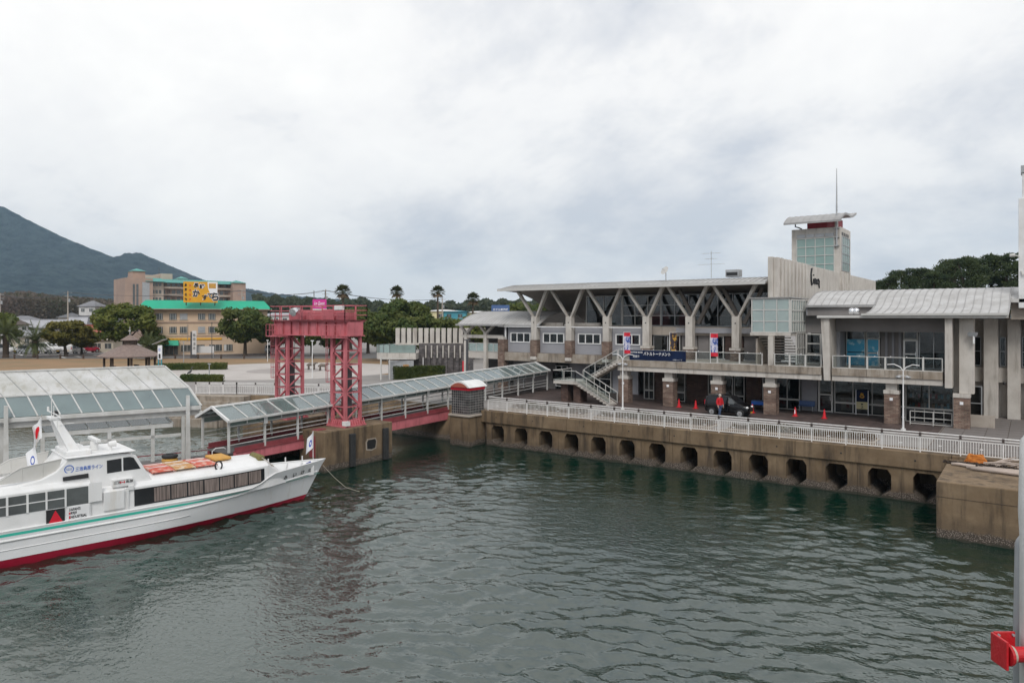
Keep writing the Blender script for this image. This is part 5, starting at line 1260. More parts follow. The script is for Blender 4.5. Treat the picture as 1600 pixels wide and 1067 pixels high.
BX('ceiling_lamp', M['ink_white'], -10.1, -9.6, 61.5, 61.6, 8.9, 8.95)
# flat eaves slab and wave roof
BX('eaves_slab', M['white_frame'], -12.75, -1.3, 55.45, 60.4, 10.20, 10.38, bv=.02)
wlow = smooth_prof([(55.5, 10.46), (57, 10.58), (59, 10.86), (60.5, 11.25), (62, 11.88), (64, 12.35), (67.4, 12.58), (71, 12.45), (76, 11.6)])
wup = smooth_prof([(60.4, 11.22), (62, 11.88), (64, 12.35), (67.4, 12.58), (71, 12.45), (76, 11.6)])
skin(wup, -14.7, -9.7, 'wing_roof', M['roof_metal'], .12); seams(wup, -14.65, -9.75, .5)
skin(wlow, -9.69, -1.2, 'wing_roof', M['roof_metal'], .12); seams(wlow, -9.64, -1.25, .5)
w3 = [p for p in wlow if p[0] > 61.6]; skin([(63.2 - 1.5, 11.6)] + w3[1:], -1.19, 9, 'wing_roof', M['roof_metal'], .12); seams(w3, -1.1, 8.9, .5)
b = MB(); b.ext(wup + [(76, 10.4), (60.4, 10.4)], 'x', -14.68, -14.6); b.build('gable', M['grey_wall'], tm)
b = MB(); b.ext([p for p in wlow if p[0] < 60.6] + [(60.4, 10.39), (55.5, 10.39)], 'x', -9.72, -9.69); b.build('gable', M['roof_metal_grey'], tm)
BX('gutter', M['roof_metal_grey'], -14.75, -9.6, 60.2, 60.38, 11.06, 11.24); BX('wall_panel', M['grey_wall_dark'], -14.7, -9.7, 60.45, 60.6, 10.40, 11.05)
BX('gutter', M['white_frame'], -9.75, -1.2, 55.28, 55.46, 10.385, 10.53)
BX('bracket', M['white_frame'], -15.0, -14.6, 60.6, 60.75, 10.75, 10.9)
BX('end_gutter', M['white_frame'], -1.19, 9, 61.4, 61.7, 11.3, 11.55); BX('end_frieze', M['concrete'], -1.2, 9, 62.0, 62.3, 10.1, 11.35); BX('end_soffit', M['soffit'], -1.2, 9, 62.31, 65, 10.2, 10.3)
# globe lamps and loudspeakers
for x, y, z in ((-11.05, 59.0, 10.72), (-10.75, 59.0, 10.72)): MB().ball((x, y, z), .26, 12, 8).build('globe_lamp', M['chrome'], tm, smooth=True)
# near end: deep fins, wall and slots
fin(-3.95, 56.5, 57.4, 5.13, 10.18, .85, 0); fin(-2.9, 63.7, 64.6, GZ, 10.18, .9, 0); fin(-1.45, 63.8, 64.8, GZ, 10.18, .8, 0); fin(.0, 63.6, 65.4, GZ, 10.7, 1.6, 0, m=M['concrete'])
BX('end_wall', CP, -4.3, .1, 64.9, 65.2, GZ, 10.18); BX('end_wall', M['concrete'], 1.7, 9, 64.3, 64.6, GZ, 10.7)
BX('link_wall', M['concrete_pale'], -4.3, -3.9, 57.4, 64.8, 5.13, 10.18); BX('sill_band', CP, -3.89, -.1, 64.4, 64.88, 5.4, 6.5)
for x, w in ((-3.7, .6), (-1.95, .4), (-.6, .5)):
    glaze(tm, (x, 64.85, 6.6), FR, w, 2.2, 1, 2, .05, .08, M['steel_grey'], M['glass_dark'], 'slot_window')
glaze(tm, (-3.7, 62.0, GZ), FR, .8, 2.5, 1, 2, .06, .1, M['steel_grey'], M['glass_dark'], 'side_door')
for x, y, z in ((-3.2, 56.35, 9.2), (-2.95, 56.35, 9.2)): MB().path([(x, y, z), (x - .1, y - .3, z - .08)], [.08, .17], 10).build('floodlight', M['steel_grey'], tm)
MB().box(-3.15, -3.05, 56.1, 56.5, 8.5, 9.1).build('sign_box', M['white_paint'], tm); MB().ball((-1.6, 62.5, 5.5), .12, 8, 5).build('wall_lamp', M['black'], tm)
BX('ramp_wall', M['concrete'], -4.0, -2.0, 57.9, 58.1, GZ, 3.6)
b = MB()
for x in (-6.9, -5.5, -4.4): b.bar((x, 56.95, GZ), (x, 56.95, GZ + .95), .05, .05)
for z in (.1, .5, .95): b.bar((-6.9, 56.95, GZ + z), (-4.4, 56.95, GZ + z), .04, .05)
b.build('ramp_rail', M['white_frame'], tm)
# --- white service pylon behind the wing
py_ = thing('service_pylon', 'tall white service pylon with camera behind the right end of the roof', 'pylon', (.2, 62, GZ))
MB().box(-.75, 1.3, 61.4, 63, 10.9, 18.6).build('shaft', M['white_paint'], py_, bevel=.03); MB().box(-.55, 1.1, 61.6, 62.8, 18.6, 20.4).build('shaft_top', M['white_paint'], py_, bevel=.03); MB().box(-.62, 1.15, 61.5, 62.9, 20.41, 20.9).build('cap', M['steel_grey'], py_)
b = MB(); b.path([(-1.25, 61.2, 14.6), (-.95, 61.25, 14.62)], [.1, .12], 8); b.bar((-.95, 61.25, 14.62), (-.7, 61.4, 14.5), .06, .06); b.build('camera', M['white_frame'], py_)
MB().path([(-.6, 61.35, 13.5), (-.5, 61.3, 13.2), (-.3, 61.3, 13.2), (-.2, 61.35, 13.9), (-.2, 61.38, 18)], .05, 6).build('cable', M['white_frame'], py_)
# --- outside stairs with landing
sx = thing('outside_stairs', 'concrete outside stairs with glass balustrades climbing to the terminal balcony', 'stairs', (-31.5, 55.4, GZ))
N1 = 11
for k2 in range(N1):
    x = -29.0 - k2 * .31; z = GZ + (k2 + 1) * .168
    MB().box(x - .36, x, 53.9, 55.1, z - .22, z).build('tread', CP, sx)
zl = GZ + N1 * .168
MB().box(-34.7, -32.4, 53.9, 57.0, zl - .25, zl).build('landing', CP, sx, bevel=.02)
for k2 in range(N1):
    x = -32.4 + k2 * .31; z = zl + (k2 + 1) * .172
    MB().box(x, x + .36, 55.5, 56.7, z - .22, z).build('tread', CP, sx)
MB().hexa([(-29.0, 55.101, GZ), (-28.95, 55.2, GZ), (-32.4, 55.2, zl - .25), (-32.4, 55.101, zl - .25), (-29.3, 55.101, GZ + .25), (-29.3, 55.2, GZ + .25), (-32.4, 55.2, zl), (-32.4, 55.101, zl)]).build('stringer', M['concrete'], sx)
MB().bar((-32.4, 56.1, zl - .22), (-29.05, 56.1, zl + 1.65), 1.0, .14).build('flight_slab', M['concrete'], sx)
MB().bar((-32.5, 54.5, zl - .22), (-29.2, 54.5, GZ + .06), 1.0, .10).build('flight_slab', M['concrete'], sx)
for x in (-34.2, -32.9): MB().box(x, x + .7, 54.4, 55.6, GZ, zl - .26).build('brick_support', M['brick_dark'], sx)
def glass_run(p, q, n, hgt=.95):
    p, q = Vector(p), Vector(q)
    for i in range(n):
        a, b = p.lerp(q, i / n), p.lerp(q, (i + 1) / n); h_ = Vector((0, 0, hgt)); lo = Vector((0, 0, .1))
        f = MB(); f.bar(a, a + h_, .05, .05); f.bar(a + h_, b + h_, .05, .05); f.bar(a + lo, b + lo, .04, .04)
        if i == n - 1: f.bar(b, b + h_, .05, .05)
        fo = f.build('balustrade', M['white_frame'], sx)
        nn_ = (b - a).cross(UP).normalized() * .006
        MB().hexa([a + lo - nn_, b + lo - nn_, b + lo + nn_, a + lo + nn_, a + h_ - nn_, b + h_ - nn_, b + h_ + nn_, a + h_ + nn_]).build('pane', M['glass_rail'], fo)
glass_run((-29.0, 53.86, GZ + .1), (-32.4, 53.86, zl + .02), 3); glass_run((-32.4, 53.86, zl), (-34.7, 53.86, zl), 2); glass_run((-34.7, 53.86, zl), (-34.7, 57, zl), 2); glass_run((-29.0, 55.25, GZ + .1), (-32.4, 55.25, zl + .02), 3); glass_run((-32.4, 55.45, zl + .1), (-29.1, 55.45, 6.5), 3)
# --- low wing at the far left under its own barrel roof
lw = smooth_prof([(60.9, 9.55), (62, 10.1), (63.5, 10.6), (66, 10.98), (68.5, 10.6), (71, 9.6)])
skin(lw, -52.0, -41.0, 'barrel_roof', M['roof_metal'], .14); seams(lw, -51.95, -41.1, .42)
BX('barrel_gutter', M['roof_metal_grey'], -52.1, -45.4, 60.72, 60.9, 9.36, 9.56)
b = MB(); b.ext(lw + [(71, 9.4), (60.9, 9.4)], 'x', -51.9, -51.8); b.build('gable', M['grey_wall'], tm)
for x in (-51.4, -48.6): BX('column', CP, x - .2, x + .2, 61.6, 62, GZ, 8.6); MB().bar((x, 61.8, 8.5), (x + 1.1, 61.8, 9.4), .25, .25).bar((x, 61.8, 8.5), (x - .9, 61.8, 9.4), .25, .25).build('strut', CP, tm)
BX('bridge_slab', CP, -51.3, -46.3, 61.9, 64, 5.75, 6.5); BX('bridge_wall', M['interior'], -51.8, -46.3, 65.8, 66, GZ, 9.3)
for k2 in range(2): glaze(tm, (-51.2 + k2 * 2.4, 61.9, 6.51), FR, 2.38, .95, 2, 1, .05, .06, M['white_frame'], M['glass_green'], 'glass_railing')
BX('tie_beam', CP, -52, -46.2, 61.7, 62.0, 8.0, 8.35)
BX('red_door', M['ink_red'], -52.5, -51.6, 62.4, 62.5, GZ, 5.3)

# ================================================================== SLATTED STONE PAVILION
pv = thing('slatted_pavilion', 'dark stone pavilion with tall pale concrete slats and rounded glass balcony', 'building', (*at(692, 89), GZ), local=True)
pv.rotation_euler = (0, 0, R(33))
def PBX(n, m, *a, bv=0): return MB().box(*a).build(n, m, pv, bevel=bv)
zr = -GZ
PBX('stone_wall', M['stone_dark'], -3.0, 3.4, 0, 4, 0, 7.05 + zr); 
for k2 in range(13):
    x = -6.0 + k2 * .725; PBX('concrete_slat', CP, x, x + .52, .12 + .02 * (k2 % 2), .5, 7.06 + zr, 8.95 + zr, bv=.03)
PBX('slat_beam', CP, -6.0, 3.45, .05, .6, 6.85 + zr, 7.07 + zr); PBX('slat_back', M['interior'], -5.6, 3.4, .9, 1.0, 7.1 + zr, 8.5 + zr)
for k2 in range(8):
    x = -2.2 + k2 * .72; PBX('stone_pier', M['stone_dark'], x - .45, x - .08, -.28, -.002, 0, 6.0 + zr); PBX('concrete_tooth', CP, x, x + .16, -.2, -.003, 5.25 + zr, 6.8 + zr)
b = MB(); ring = [(-6.2 + 2.0 * math.cos(a), -.6 + 1.6 * math.sin(a)) for a in [math.pi * (.5 + i / 8) for i in range(9)]] + [(-3.0, -2.2), (-3.0, 1.0)]
MB().ext(ring, 'z', 5.15 + zr, 5.95 + zr).build('balcony_slab', CP, pv)
for i in range(9):
    a, c = Vector((*ring[i], 5.96 + zr)), Vector((*ring[i + 1], 5.96 + zr)); nn_ = (c - a).cross(UP).normalized() * .02; h_ = Vector((0, 0, .95))
    MB().hexa([a - nn_, c - nn_, c + nn_, a + nn_, a - nn_ + h_, c - nn_ + h_, c + nn_ + h_, a + nn_ + h_]).build('balcony_glass', M['glass_green'], pv)
b = MB()
for i in range(9): b.bar((*ring[i + 1], 5.96 + zr), (*ring[i + 1], 6.95 + zr), .07, .07)
b.build('balcony_post', M['steel_dark'], pv)
PBX('round_drum', M['stone_dark'], -5.5, -3.01, .1, 3, 0, 5.14 + zr); PBX('lamp_pipe', M['white_paint'], -2.45, -2.35, -.5, -.4, 0, 5.3 + zr)
PBX('grey_hoarding', M['steel_grey'], -6.3, -3.2, -2.5, -2.4, 0, 2.3); PBX('orange_poster', M['foam_orange'], -4.5, -3.8, -2.52, -2.51, 1.2, 1.8)
b = MB(); b.bar((-7.0, -3.4, 0), (-7.0, -3.4, 2.7), .16, .16); b.bar((-6.0, -3.1, 0), (-6.0, -3.1, 2.5), .1, .1); b.bar((-7.0, -3.4, 2.6), (-4.0, -2.6, 2.5), .1, .12); b.build('gate_frame', M['white_frame'], pv)

# ================================================================== THINGS ON THE PROMENADE
def local_thing(name, label, cat, loc, rz=0, group=None): return thing(name, label, cat, loc, rz, group, True)
# ---- traffic cones
conelabs = ['red traffic cone left of the parked black car, by the first brick pier', 'red traffic cone just behind the tail of the parked black car', 'red traffic cone with white stripe just ahead of the black car', 'red traffic cone in front of the left glass door beside a brick pier', 'red traffic cone in front of the wide shop glazing']
for px, lab in zip((1065, 1091, 1179, 1245.5, 1290.7), conelabs):
    k_ = (px - 800) / FPX; yy = 57.0; x = yy * (CC * k_ - SS) / (SS * k_ + CC)
    t = local_thing('traffic_cone', lab, 'cone', (x, yy - .55, GZ + .006), group='traffic cones on the terrace')
    MB().box(-.19, .19, -.19, .19, 0, .04).build('base', M['cone_red'], t, bevel=.01); MB().path([(0, 0, .04), (0, 0, .68)], [.135, .035], 14).build('body', M['cone_red'], t, smooth=False)
    if px in (1179, 1245.5): MB().hexa([(-.035, -.118, .2), (.035, -.118, .2), (.035, -.10, .2), (-.035, -.10, .2), (-.025, -.078, .5), (.025, -.078, .5), (.025, -.06, .5), (-.025, -.06, .5)]).build('white_tag', M['ink_white'], t)
# ---- lamp posts
def lamp(x, y, h, label):
    t = local_thing('lamp_post', label, 'street lamp', (x, y, GZ), group='lamp posts on the promenade')
    MB().path([(0, 0, 0), (0, 0, .8), (0, 0, h - 1.1), (0, 0, h - .15)], [.065, .06, .042, .035], 10).build('pole', M['white_paint'], t); MB().tube((0, 0, 0), (0, 0, .12), .15, n=12).build('foot', M['white_paint'], t)
    for s in (-1, 1):
        MB().path([(0, 0, h - .2), (.18 * s, 0, h + .05), (.55 * s, 0, h + .22), (.95 * s, 0, h + .18)], .035, 6).build('arm', M['white_paint'], t)
        l = MB().loft([[(s * .28 + rx * math.cos(a), rx * math.sin(a), h - .62 + z) for a in [2 * math.pi * i / 12 for i in range(12)]] for rx, z in ((.05, .1), (.17, .04), (.19, 0), (.10, -.08))]).build('lamp_shade', M['steel_grey'], t); MB().tube((0, 0, h - .52), (.28 * s, 0, h - .52), .02, n=5).build('bracket', M['white_paint'], l)
lamp(-6.9, 53.6, 4.15, 'white twin arm lamp post in front of the loggia at right'); lamp(-26.9, 52.2, 4.3, 'white twin arm lamp post beside the foot of the outside stairs')
sl_ = local_thing('lamp_post', 'slim dark lamp post rising behind the glass block kiosk', 'street lamp', (*at(730, 72), GZ), group='lamp posts on the promenade'); MB().path([(0, 0, 0), (0, 0, 5.2)], [.16, .12], 8).build('pole', M['steel_dark'], sl_); MB().box(-.35, .35, -.08, .08, 5.2, 5.3).build('head', M['steel_dark'], sl_)
# ---- parked car, heading +x
def car(name, label, loc, rz, paint, L=3.45, Wd=1.48, H=1.6, group=None):
    t = local_thing(name, label, 'car', loc, rz, group)
    # side profile stations: (x, z_low, z_belt, z_top, half width low, half width top)
    st = [(-1.72, .42, .75, .90, .60, .55), (-1.66, .28, .88, 1.40, .70, .56), (-1.50, .24, .92, 1.54, .735, .58), (-1.0, .23, .93, 1.60, .74, .60), (-.3, .23, .92, 1.60, .74, .61), (.25, .23, .91, 1.55, .74, .60), (.55, .23, .905, 1.38, .74, .60), (.85, .23, .90, 1.14, .74, .62), (1.08, .23, .90, .97, .735, .64), (1.40, .25, .83, .88, .71, .60), (1.62, .30, .70, .76, .64, .52), (1.72, .40, .55, .60, .54, .44)]
    rings = []
    for x, zl_, zb_, zt, w, wt in st:
        r_ = [(0, zl_), (w * .9, zl_), (w, zl_ + .12), (w, (zl_ + zb_) / 2), (w * .985, zb_), (wt + (w - wt) * .35, zb_ + (zt - zb_) * .55), (wt, zt - .05), (wt * .8, zt), (0, zt + .015)]
        rings.append([(x, -y, z) for y, z in r_] + [(x, y, z) for y, z in reversed(r_[1:-1])])
    bo = MB().loft(rings).build('body', paint, t, smooth=True)
    sb = bo.modifiers.new('sub', 'SUBSURF'); sb.levels = 1; sb.render_levels = 2
    def side(pts, nm, m, par=None):
        for s in (-1, 1):
            MB().add([(x, s * y, z) for x, y, z in pts], [tuple(range(len(pts)))]).build(nm, m, par or t)
    g_ = lambda x, z: (.745 - .16 * max(0, z - .92) / .65, z)
    side([(-1.48, .738, .97), (-.72, .745, .97), (-.72, .632, 1.46), (-1.40, .62, 1.42)], 'rear_side_window', M['dark_glass']); side([(-.64, .745, .97), (.12, .745, .97), (.12, .632, 1.46), (-.64, .634, 1.47)], 'door_window', M['dark_glass']); side([(.2, .745, .97), (.86, .742, .97), (.48, .655, 1.35), (.2, .64, 1.44)], 'front_window', M['window_grey'])
    MB().add([(.98, -.60, 1.06), (.98, .60, 1.06), (.36, .54, 1.52), (.36, -.54, 1.52)], [(0, 1, 2, 3)]).build('windscreen', M['dark_glass'], t)
    for s in (-1, 1):
        for x in (-1.08, 1.10):
            w_ = MB().path([(x, s * .57, .28), (x, s * .60, .28), (x, s * .73, .28), (x, s * .755, .28)], [.24, .285, .285, .25], 20).build('wheel', M['rubber'], t)
            r_ = MB(); r_.path([(x, s * .757, .28), (x, s * .762, .28)], [.19, .18], 16)
            r_.build('rim', M['steel_grey'], w_)
            q = MB()
            for i in range(5):
                a = i * 2 * math.pi / 5; q.bar((x, s * .768, .28), (x + .17 * math.cos(a), s * .768, .28 + .17 * math.sin(a)), .05, .012, (0, 1, 0))
            q.build('spoke', M['chrome'], w_)
            MB().path([(x + .33 * math.cos(a), s * .735, .28 + .33 * math.sin(a)) for a in [math.pi * i / 10 for i in range(11)]], .022, 6).build('wheel_arch', M['black'], t)
        MB().ball((1.58, s * .50, .74), .15, 10, 6, (.75, 1, .55)).build('headlight', M['lamp_clear'], t, smooth=True)
        MB().box(-1.72, -1.64, s * .55 - .06, s * .55 + .06, .80, 1.15).build('tail_light', M['ink_red'], t, bevel=.02)
        MB().ball((.78, s * .86, 1.02), .1, 8, 5, (.6, .8, .7)).build('mirror', paint, t, smooth=True)
        for x in (-.55, .2): MB().box(x, x + .16, s * .742, s * .775, .86, .895).build('door_handle', M['chrome'], t)
        q = MB()
        for x in (-.68, .16): q.box(x - .006, x + .006, s * .735, s * .752, .30, .95)
        q.build('door_gap', M['black'], t)
    MB().box(1.68, 1.745, -.3, .3, .42, .52).build('grille', M['black'], t, bevel=.01); MB().box(1.72, 1.755, -.17, .17, .33, .42).build('number_plate', M['stripe_yellow'], t)
    MB().box(-1.745, -1.70, -.17, .17, .55, .64).build('number_plate', M['stripe_yellow'], t)
    return t
car('parked_car', 'small black hatchback parked on the terrace in front of the terminal', (-18.75, 53.95, GZ + .006), R(-2), M['car_black'])
# ---- person
def person(name, label, loc, rz, top_m, leg_m, hair_m):
    t = local_thing(name, label, 'person', loc, rz)
    def skin_mesh(nm, verts, edges, radii, m, root=0, par=None):
        me = bpy.data.meshes.new(nm); me.from_pydata(verts, edges, []); o = put(me, nm, m, par or t)
        sm = o.modifiers.new('skin', 'SKIN'); sm.use_smooth_shade = True
        for i, r_ in enumerate(radii): me.skin_vertices[0].data[i].radius = r_ if isinstance(r_, tuple) else (r_, r_)
        me.skin_vertices[0].data[root].use_root = True
        s2 = o.modifiers.new('sub', 'SUBSURF'); s2.levels = 1; s2.render_levels = 2
        return o
    # one body: pelvis, spine, neck, head, arms with hands, legs in a short stride
    V = [(0, 0, .92), (0, 0, 1.10), (0, 0, 1.30), (0, .0, 1.42), (0, .01, 1.50), (0, .03, 1.60), (0, .035, 1.68),
         (.19, 0, 1.38), (.25, -.04, 1.12), (.24, .06, .90), (.235, .09, .82),
         (-.19, 0, 1.38), (-.25, .03, 1.12), (-.24, .10, .90), (-.235, .13, .82),
         (.09, 0, .86), (.10, .12, .48), (.10, .06, .09), (.10, .20, .04),
         (-.09, 0, .86), (-.10, -.04, .48), (-.10, -.22, .10), (-.10, -.10, .04)]
    E_ = [(0, 1), (1, 2), (2, 3), (3, 4), (4, 5), (5, 6), (3, 7), (7, 8), (8, 9), (9, 10), (3, 11), (11, 12), (12, 13), (13, 14), (0, 15), (15, 16), (16, 17), (17, 18), (0, 19), (19, 20), (20, 21), (21, 22)]
    r_ = [(.15, .11), (.145, .105), (.16, .11), (.12, .09), .05, .085, .06, .07, .052, .04, .035, .07, .052, .04, .035, .095, .066, .046, .04, .095, .066, .046, .04]
    body = skin_mesh('body', V, E_, r_, M['skin'])
    V = [(0, 0, .84), (0, 0, 1.0), (0, 0, 1.15), (0, 0, 1.32), (0, .0, 1.42), (0, .01, 1.475), (.19, 0, 1.38), (.26, -.04, 1.12), (.25, .055, .92), (-.19, 0, 1.38), (-.26, .03, 1.12), (-.25, .095, .92)]
    E_ = [(0, 1), (1, 2), (2, 3), (3, 4), (4, 5), (4, 6), (6, 7), (7, 8), (4, 9), (9, 10), (10, 11)]
    skin_mesh('jacket', V, E_, [(.205, .155), (.19, .145), (.19, .14), (.20, .14), (.16, .115), .075, .095, .075, .062, .095, .075, .062], top_m, 3)
    V = [(0, 0, .90), (.09, 0, .84), (.10, .12, .48), (.10, .06, .11), (-.09, 0, .84), (-.10, -.04, .48), (-.10, -.21, .12)]
    skin_mesh('trousers', V, [(0, 1), (1, 2), (2, 3), (0, 4), (4, 5), (5, 6)], [(.17, .125), .115, .085, .068, .115, .085, .068], leg_m)
    MB().ball((0, .02, 1.66), .108, 12, 8, (.92, 1.05, 1.0)).build('hair', hair_m, t, smooth=True)
    f = MB(); f.ball((0, .055, 1.625), .092, 12, 8, (.85, .95, 1.08)); f.ball((0, .15, 1.615), .018, 6, 4, (1, 1, 1.3)); f.ball((.085, .03, 1.62), .022, 6, 4); f.ball((-.085, .03, 1.62), .022, 6, 4); f.build('face', M['skin'], t, smooth=True)
    e = MB(); e.ball((.035, .135, 1.645), .012, 6, 4); e.ball((-.035, .135, 1.645), .012, 6, 4); e.box(-.025, .025, .135, .146, 1.575, 1.582); e.build('eyes_and_mouth', M['ink_black'], t)
    for sx_, y0 in ((.10, .15), (-.10, -.13)): MB().ball((sx_, y0, .05), .075, 10, 6, (.7, 1.7, .7)).build('shoe', M['black'], t, smooth=True)
    for s, x, y in ((1, .235, .09), (-1, -.235, .13)):
        h_ = MB()
        h_.ball((x, y + .0, .80), .042, 8, 6, (.5, .95, 1.1))
        for i, (dy, ln) in enumerate(((-.03, .060), (-.01, .072), (.01, .068), (.028, .052))): h_.path([(x, y + dy, .77), (x - s * .006, y + dy + .004, .77 - ln * .55), (x - s * .022, y + dy + .006, .77 - ln)], [.0095, .009, .007], 6)
        h_.path([(x - s * .01, y + .03, .81), (x - s * .02, y + .055, .785), (x - s * .025, y + .06, .755)], [.011, .010, .008], 6)
        h_.build('hand', M['skin'], t, smooth=True)
    return t
person('person', 'person in red jacket and blue jeans walking past the black car', (-18.95, 52.5, GZ), R(-115), M['jacket_red'], M['jeans'], M['hair_grey'])
# ---- benches and blue stall
for x, lab, m in ((-14.6, 'small blue bench against the wall by the left glass door', 'sign_blue'),):
    t = local_thing('bench', lab, 'bench', (x, 60.1, GZ + .006)); MB().box(-.6, .6, -.2, .2, .40, .45).build('seat', M[m], t); MB().box(-.6, .6, .2, .25, .45, .8).build('backrest', M[m], t)
    for sx_ in (-.5, .5): MB().box(sx_ - .03, sx_ + .03, -.18, .2, 0, .40).build('leg', M['steel_grey'], t)
t = local_thing('display_table', 'blue covered display table on the terrace behind the black car', 'table', (-17.4, 58.6, GZ + .006)); MB().box(-1.0, 1.0, -.35, .35, .70, .78).build('table_top', M['sign_blue'], t); MB().box(-1.0, 1.0, -.36, -.34, .45, .70).build('cloth', M['ink_blue'], t)
for sx_ in (-.9, .9): MB().box(sx_ - .03, sx_ + .03, -.3, .3, 0, .7).build('leg', M['steel_grey'], t)
# ---- standing shop sign, posters
k_ = (1347 - 800) / FPX; yy = 60.2; sxx = yy * (CC * k_ - SS) / (SS * k_ + CC)
t = thing('standing_sign', 'standing sign with navy top and yellow panel in front of the shop glazing', 'sign', (sxx, yy, GZ + .006), local=True)
MB().box(-.46, -.40, -.05, .05, 0, 1.9).build('frame_post', M['ink_white'], t); MB().box(.40, .46, -.05, .05, 0, 1.9).build('frame_post', M['ink_white'], t); MB().box(-.40, .40, -.03, .03, 1.02, 1.88).build('navy_panel', M['banner_navy'], t); MB().box(-.40, .40, -.035, .03, .45, 1.0).build('yellow_panel', M['house_yellow'], t)
text('♨', 'panel_mark', t, M['stripe_yellow'], (-.16, -.032, 1.3), (1, 0, 0), UP, w=.32, h=.42); MB().ext([(-.1, .88), (.1, .88), (0, .74)], 'y', -.05, -.036).build('arrow', M['ink_black'], t); text('2', 'panel_number', t, M['ink_black'], (-.1, -.036, .52), (1, 0, 0), UP, w=.2, h=.18)
for (x0, w, z0, hh, lab) in ((-11.55, 1.25, 7.62, .95, 'upper left blue sea poster behind the loggia glass'), (-11.55, 1.25, 6.6, .95, 'lower left blue sea poster behind the loggia glass'), (-10.08, .72, 7.62, .95, 'upper right blue sea poster on the loggia door'), (-10.08, .72, 6.6, .9, 'lower right blue sea poster on the loggia door')):
    p_ = MB().box(x0, x0 + w, 59.77, 59.785, z0, z0 + hh).build('poster', M['poster_teal']); tag(p_, lab, 'poster', 'blue sea posters in the loggia')
# ---- banner on the balcony and vertical flags
bn = thing('balcony_banner', 'long navy blue banner with white lettering tied to the balcony railing', 'banner', (-25.4, 55.98, 6.6))
bm_ = MB(); bm_.loft([[(x, 55.985 + .012 * math.sin(x * 5), z) for x in [-28.2 + 5.15 * i / 30 for i in range(31)]] for z in (6.60, 7.46)], False, False); bm_.build('cloth', M['banner_navy'], bn)
text('バトルトーナメント', 'main_lettering', bn, M['ink_white'], (-26.85, 55.96, 7.02), (1, 0, 0), UP, w=2.45, h=.30, bold=.02); text('BATTLE BASE', 'small_lettering', bn, M['ink_white'], (-28.1, 55.96, 7.2), (1, 0, 0), UP, w=1.15, h=.13, bold=.02)
text('開催中', 'side_lettering', bn, M['ink_white'], (-27.85, 55.96, 6.8), (1, 0, 0), UP, w=.6, h=.24, shear=.2); text('2階 にて', 'corner_lettering', bn, M['ink_white'], (-24.2, 55.96, 6.68), (1, 0, 0), UP, w=.85, h=.09)
nb_ = mat('nobori_print', (.62, .60, .70), .7, (.05, .10, .34), 3.4, detail=3, lo=.46, hi=.54); nb2 = mat('nobori_dark', (.03, .02, .03), .7, (.55, .30, .04), 3.0, detail=2, lo=.5, hi=.58)
for i, (x, y, lab, mm) in enumerate(((-28.7, 55.9, 'leftmost vertical flag, red ended with blue and white print, beside the stairs', nb_), (-25.0, 57.2, 'dark vertical flag with orange print hung above the navy banner', nb2), (-20.95, 55.9, 'rightmost vertical flag, red ended with blue and white print', nb_))):
    t = thing('vertical_flag', lab, 'banner flag', (x, y, 6.56), group='vertical flags on the balcony')
    MB().tube((x, y, 6.56), (x, y, 9.0), .02, n=6).bar((x, y, 8.98), (x + .66, y, 8.98), .02, .02).build('pole', M['ink_white'], t)
    for nm, z0, z1, m2 in (('upper_band', 8.62, 8.95, M['ink_red'] if i != 1 else mm), ('print', 7.43, 8.62, mm), ('lower_band', 7.12, 7.43, M['ink_red'] if i != 1 else mm)):
        q = MB(); q.loft([[(x + .03 + .6 * j / 8, y + .03 * math.sin(j * .9 + zz * 2), zz) for j in range(9)] for zz in (z0, (z0 + z1) / 2, z1)], False, False); q.build(nm, m2, t)
# ---- locker and bicycle at the far right
t = local_thing('bicycle_shed', 'pale metal storage shed against the end wall at far right', 'shed', (*c2w((1597 - 800) / FPX * 54.6, 54.6), GZ + .05)); MB().box(-.55, 2.4, 0, .8, 0, 1.75).build('body', M['house_white'], t, bevel=.03); MB().box(-.6, 2.5, -.05, .9, 1.76, 1.84).build('lid', M['steel_grey'], t)
for x in (.4, 1.4): MB().box(x - .01, x + .01, -.012, -.002, .05, 1.7).build('door_gap', M['black'], t)
t = local_thing('bicycle', 'black bicycle leaning in front of the pale shed', 'bicycle', (*c2w((1590 - 800) / FPX * 53.3, 53.3), GZ + .05), R(70))
for x in (-.5, .5):
    w_ = MB().loft([[(x + (.32 + .02 * math.cos(a)) * math.cos(q), .02 * math.sin(a), .34 + (.32 + .02 * math.cos(a)) * math.sin(q)) for a in (0, 1.57, 3.14, 4.71)] for q in [2 * math.pi * i / 20 for i in range(21)]], True, False).build('wheel', M['rubber'], t)
    s_ = MB()
    for i in range(8): a = i * math.pi / 4; s_.bar((x, 0, .34), (x + .31 * math.cos(a), 0, .34 + .31 * math.sin(a)), .008, .008)
    s_.build('spoke', M['chrome'], w_)
MB().tube((-.5, 0, .34), (-.2, 0, .78), .018, n=6).tube((-.2, 0, .82), (-.1, 0, .34), .018, n=6).tube((-.1, 0, .34), (.35, 0, .75), .02, n=6).tube((-.18, 0, .75), (.35, 0, .8), .018, n=6).tube((.35, 0, .92), (.5, 0, .34), .018, n=6).tube((-.5, 0, .34), (-.1, 0, .34), .014, n=6).build('frame', M['black'], t)
MB().tube((.33, -.27, .98), (.33, .27, .98), .015, n=6).build('handlebar', M['chrome'], t); MB().ball((-.22, 0, .88), .09, 8, 5, (1.3, .8, .4)).build('saddle', M['black'], t); MB().box(.38, .65, -.15, .15, .8, 1.0).build('basket', M['steel_dark'], t)
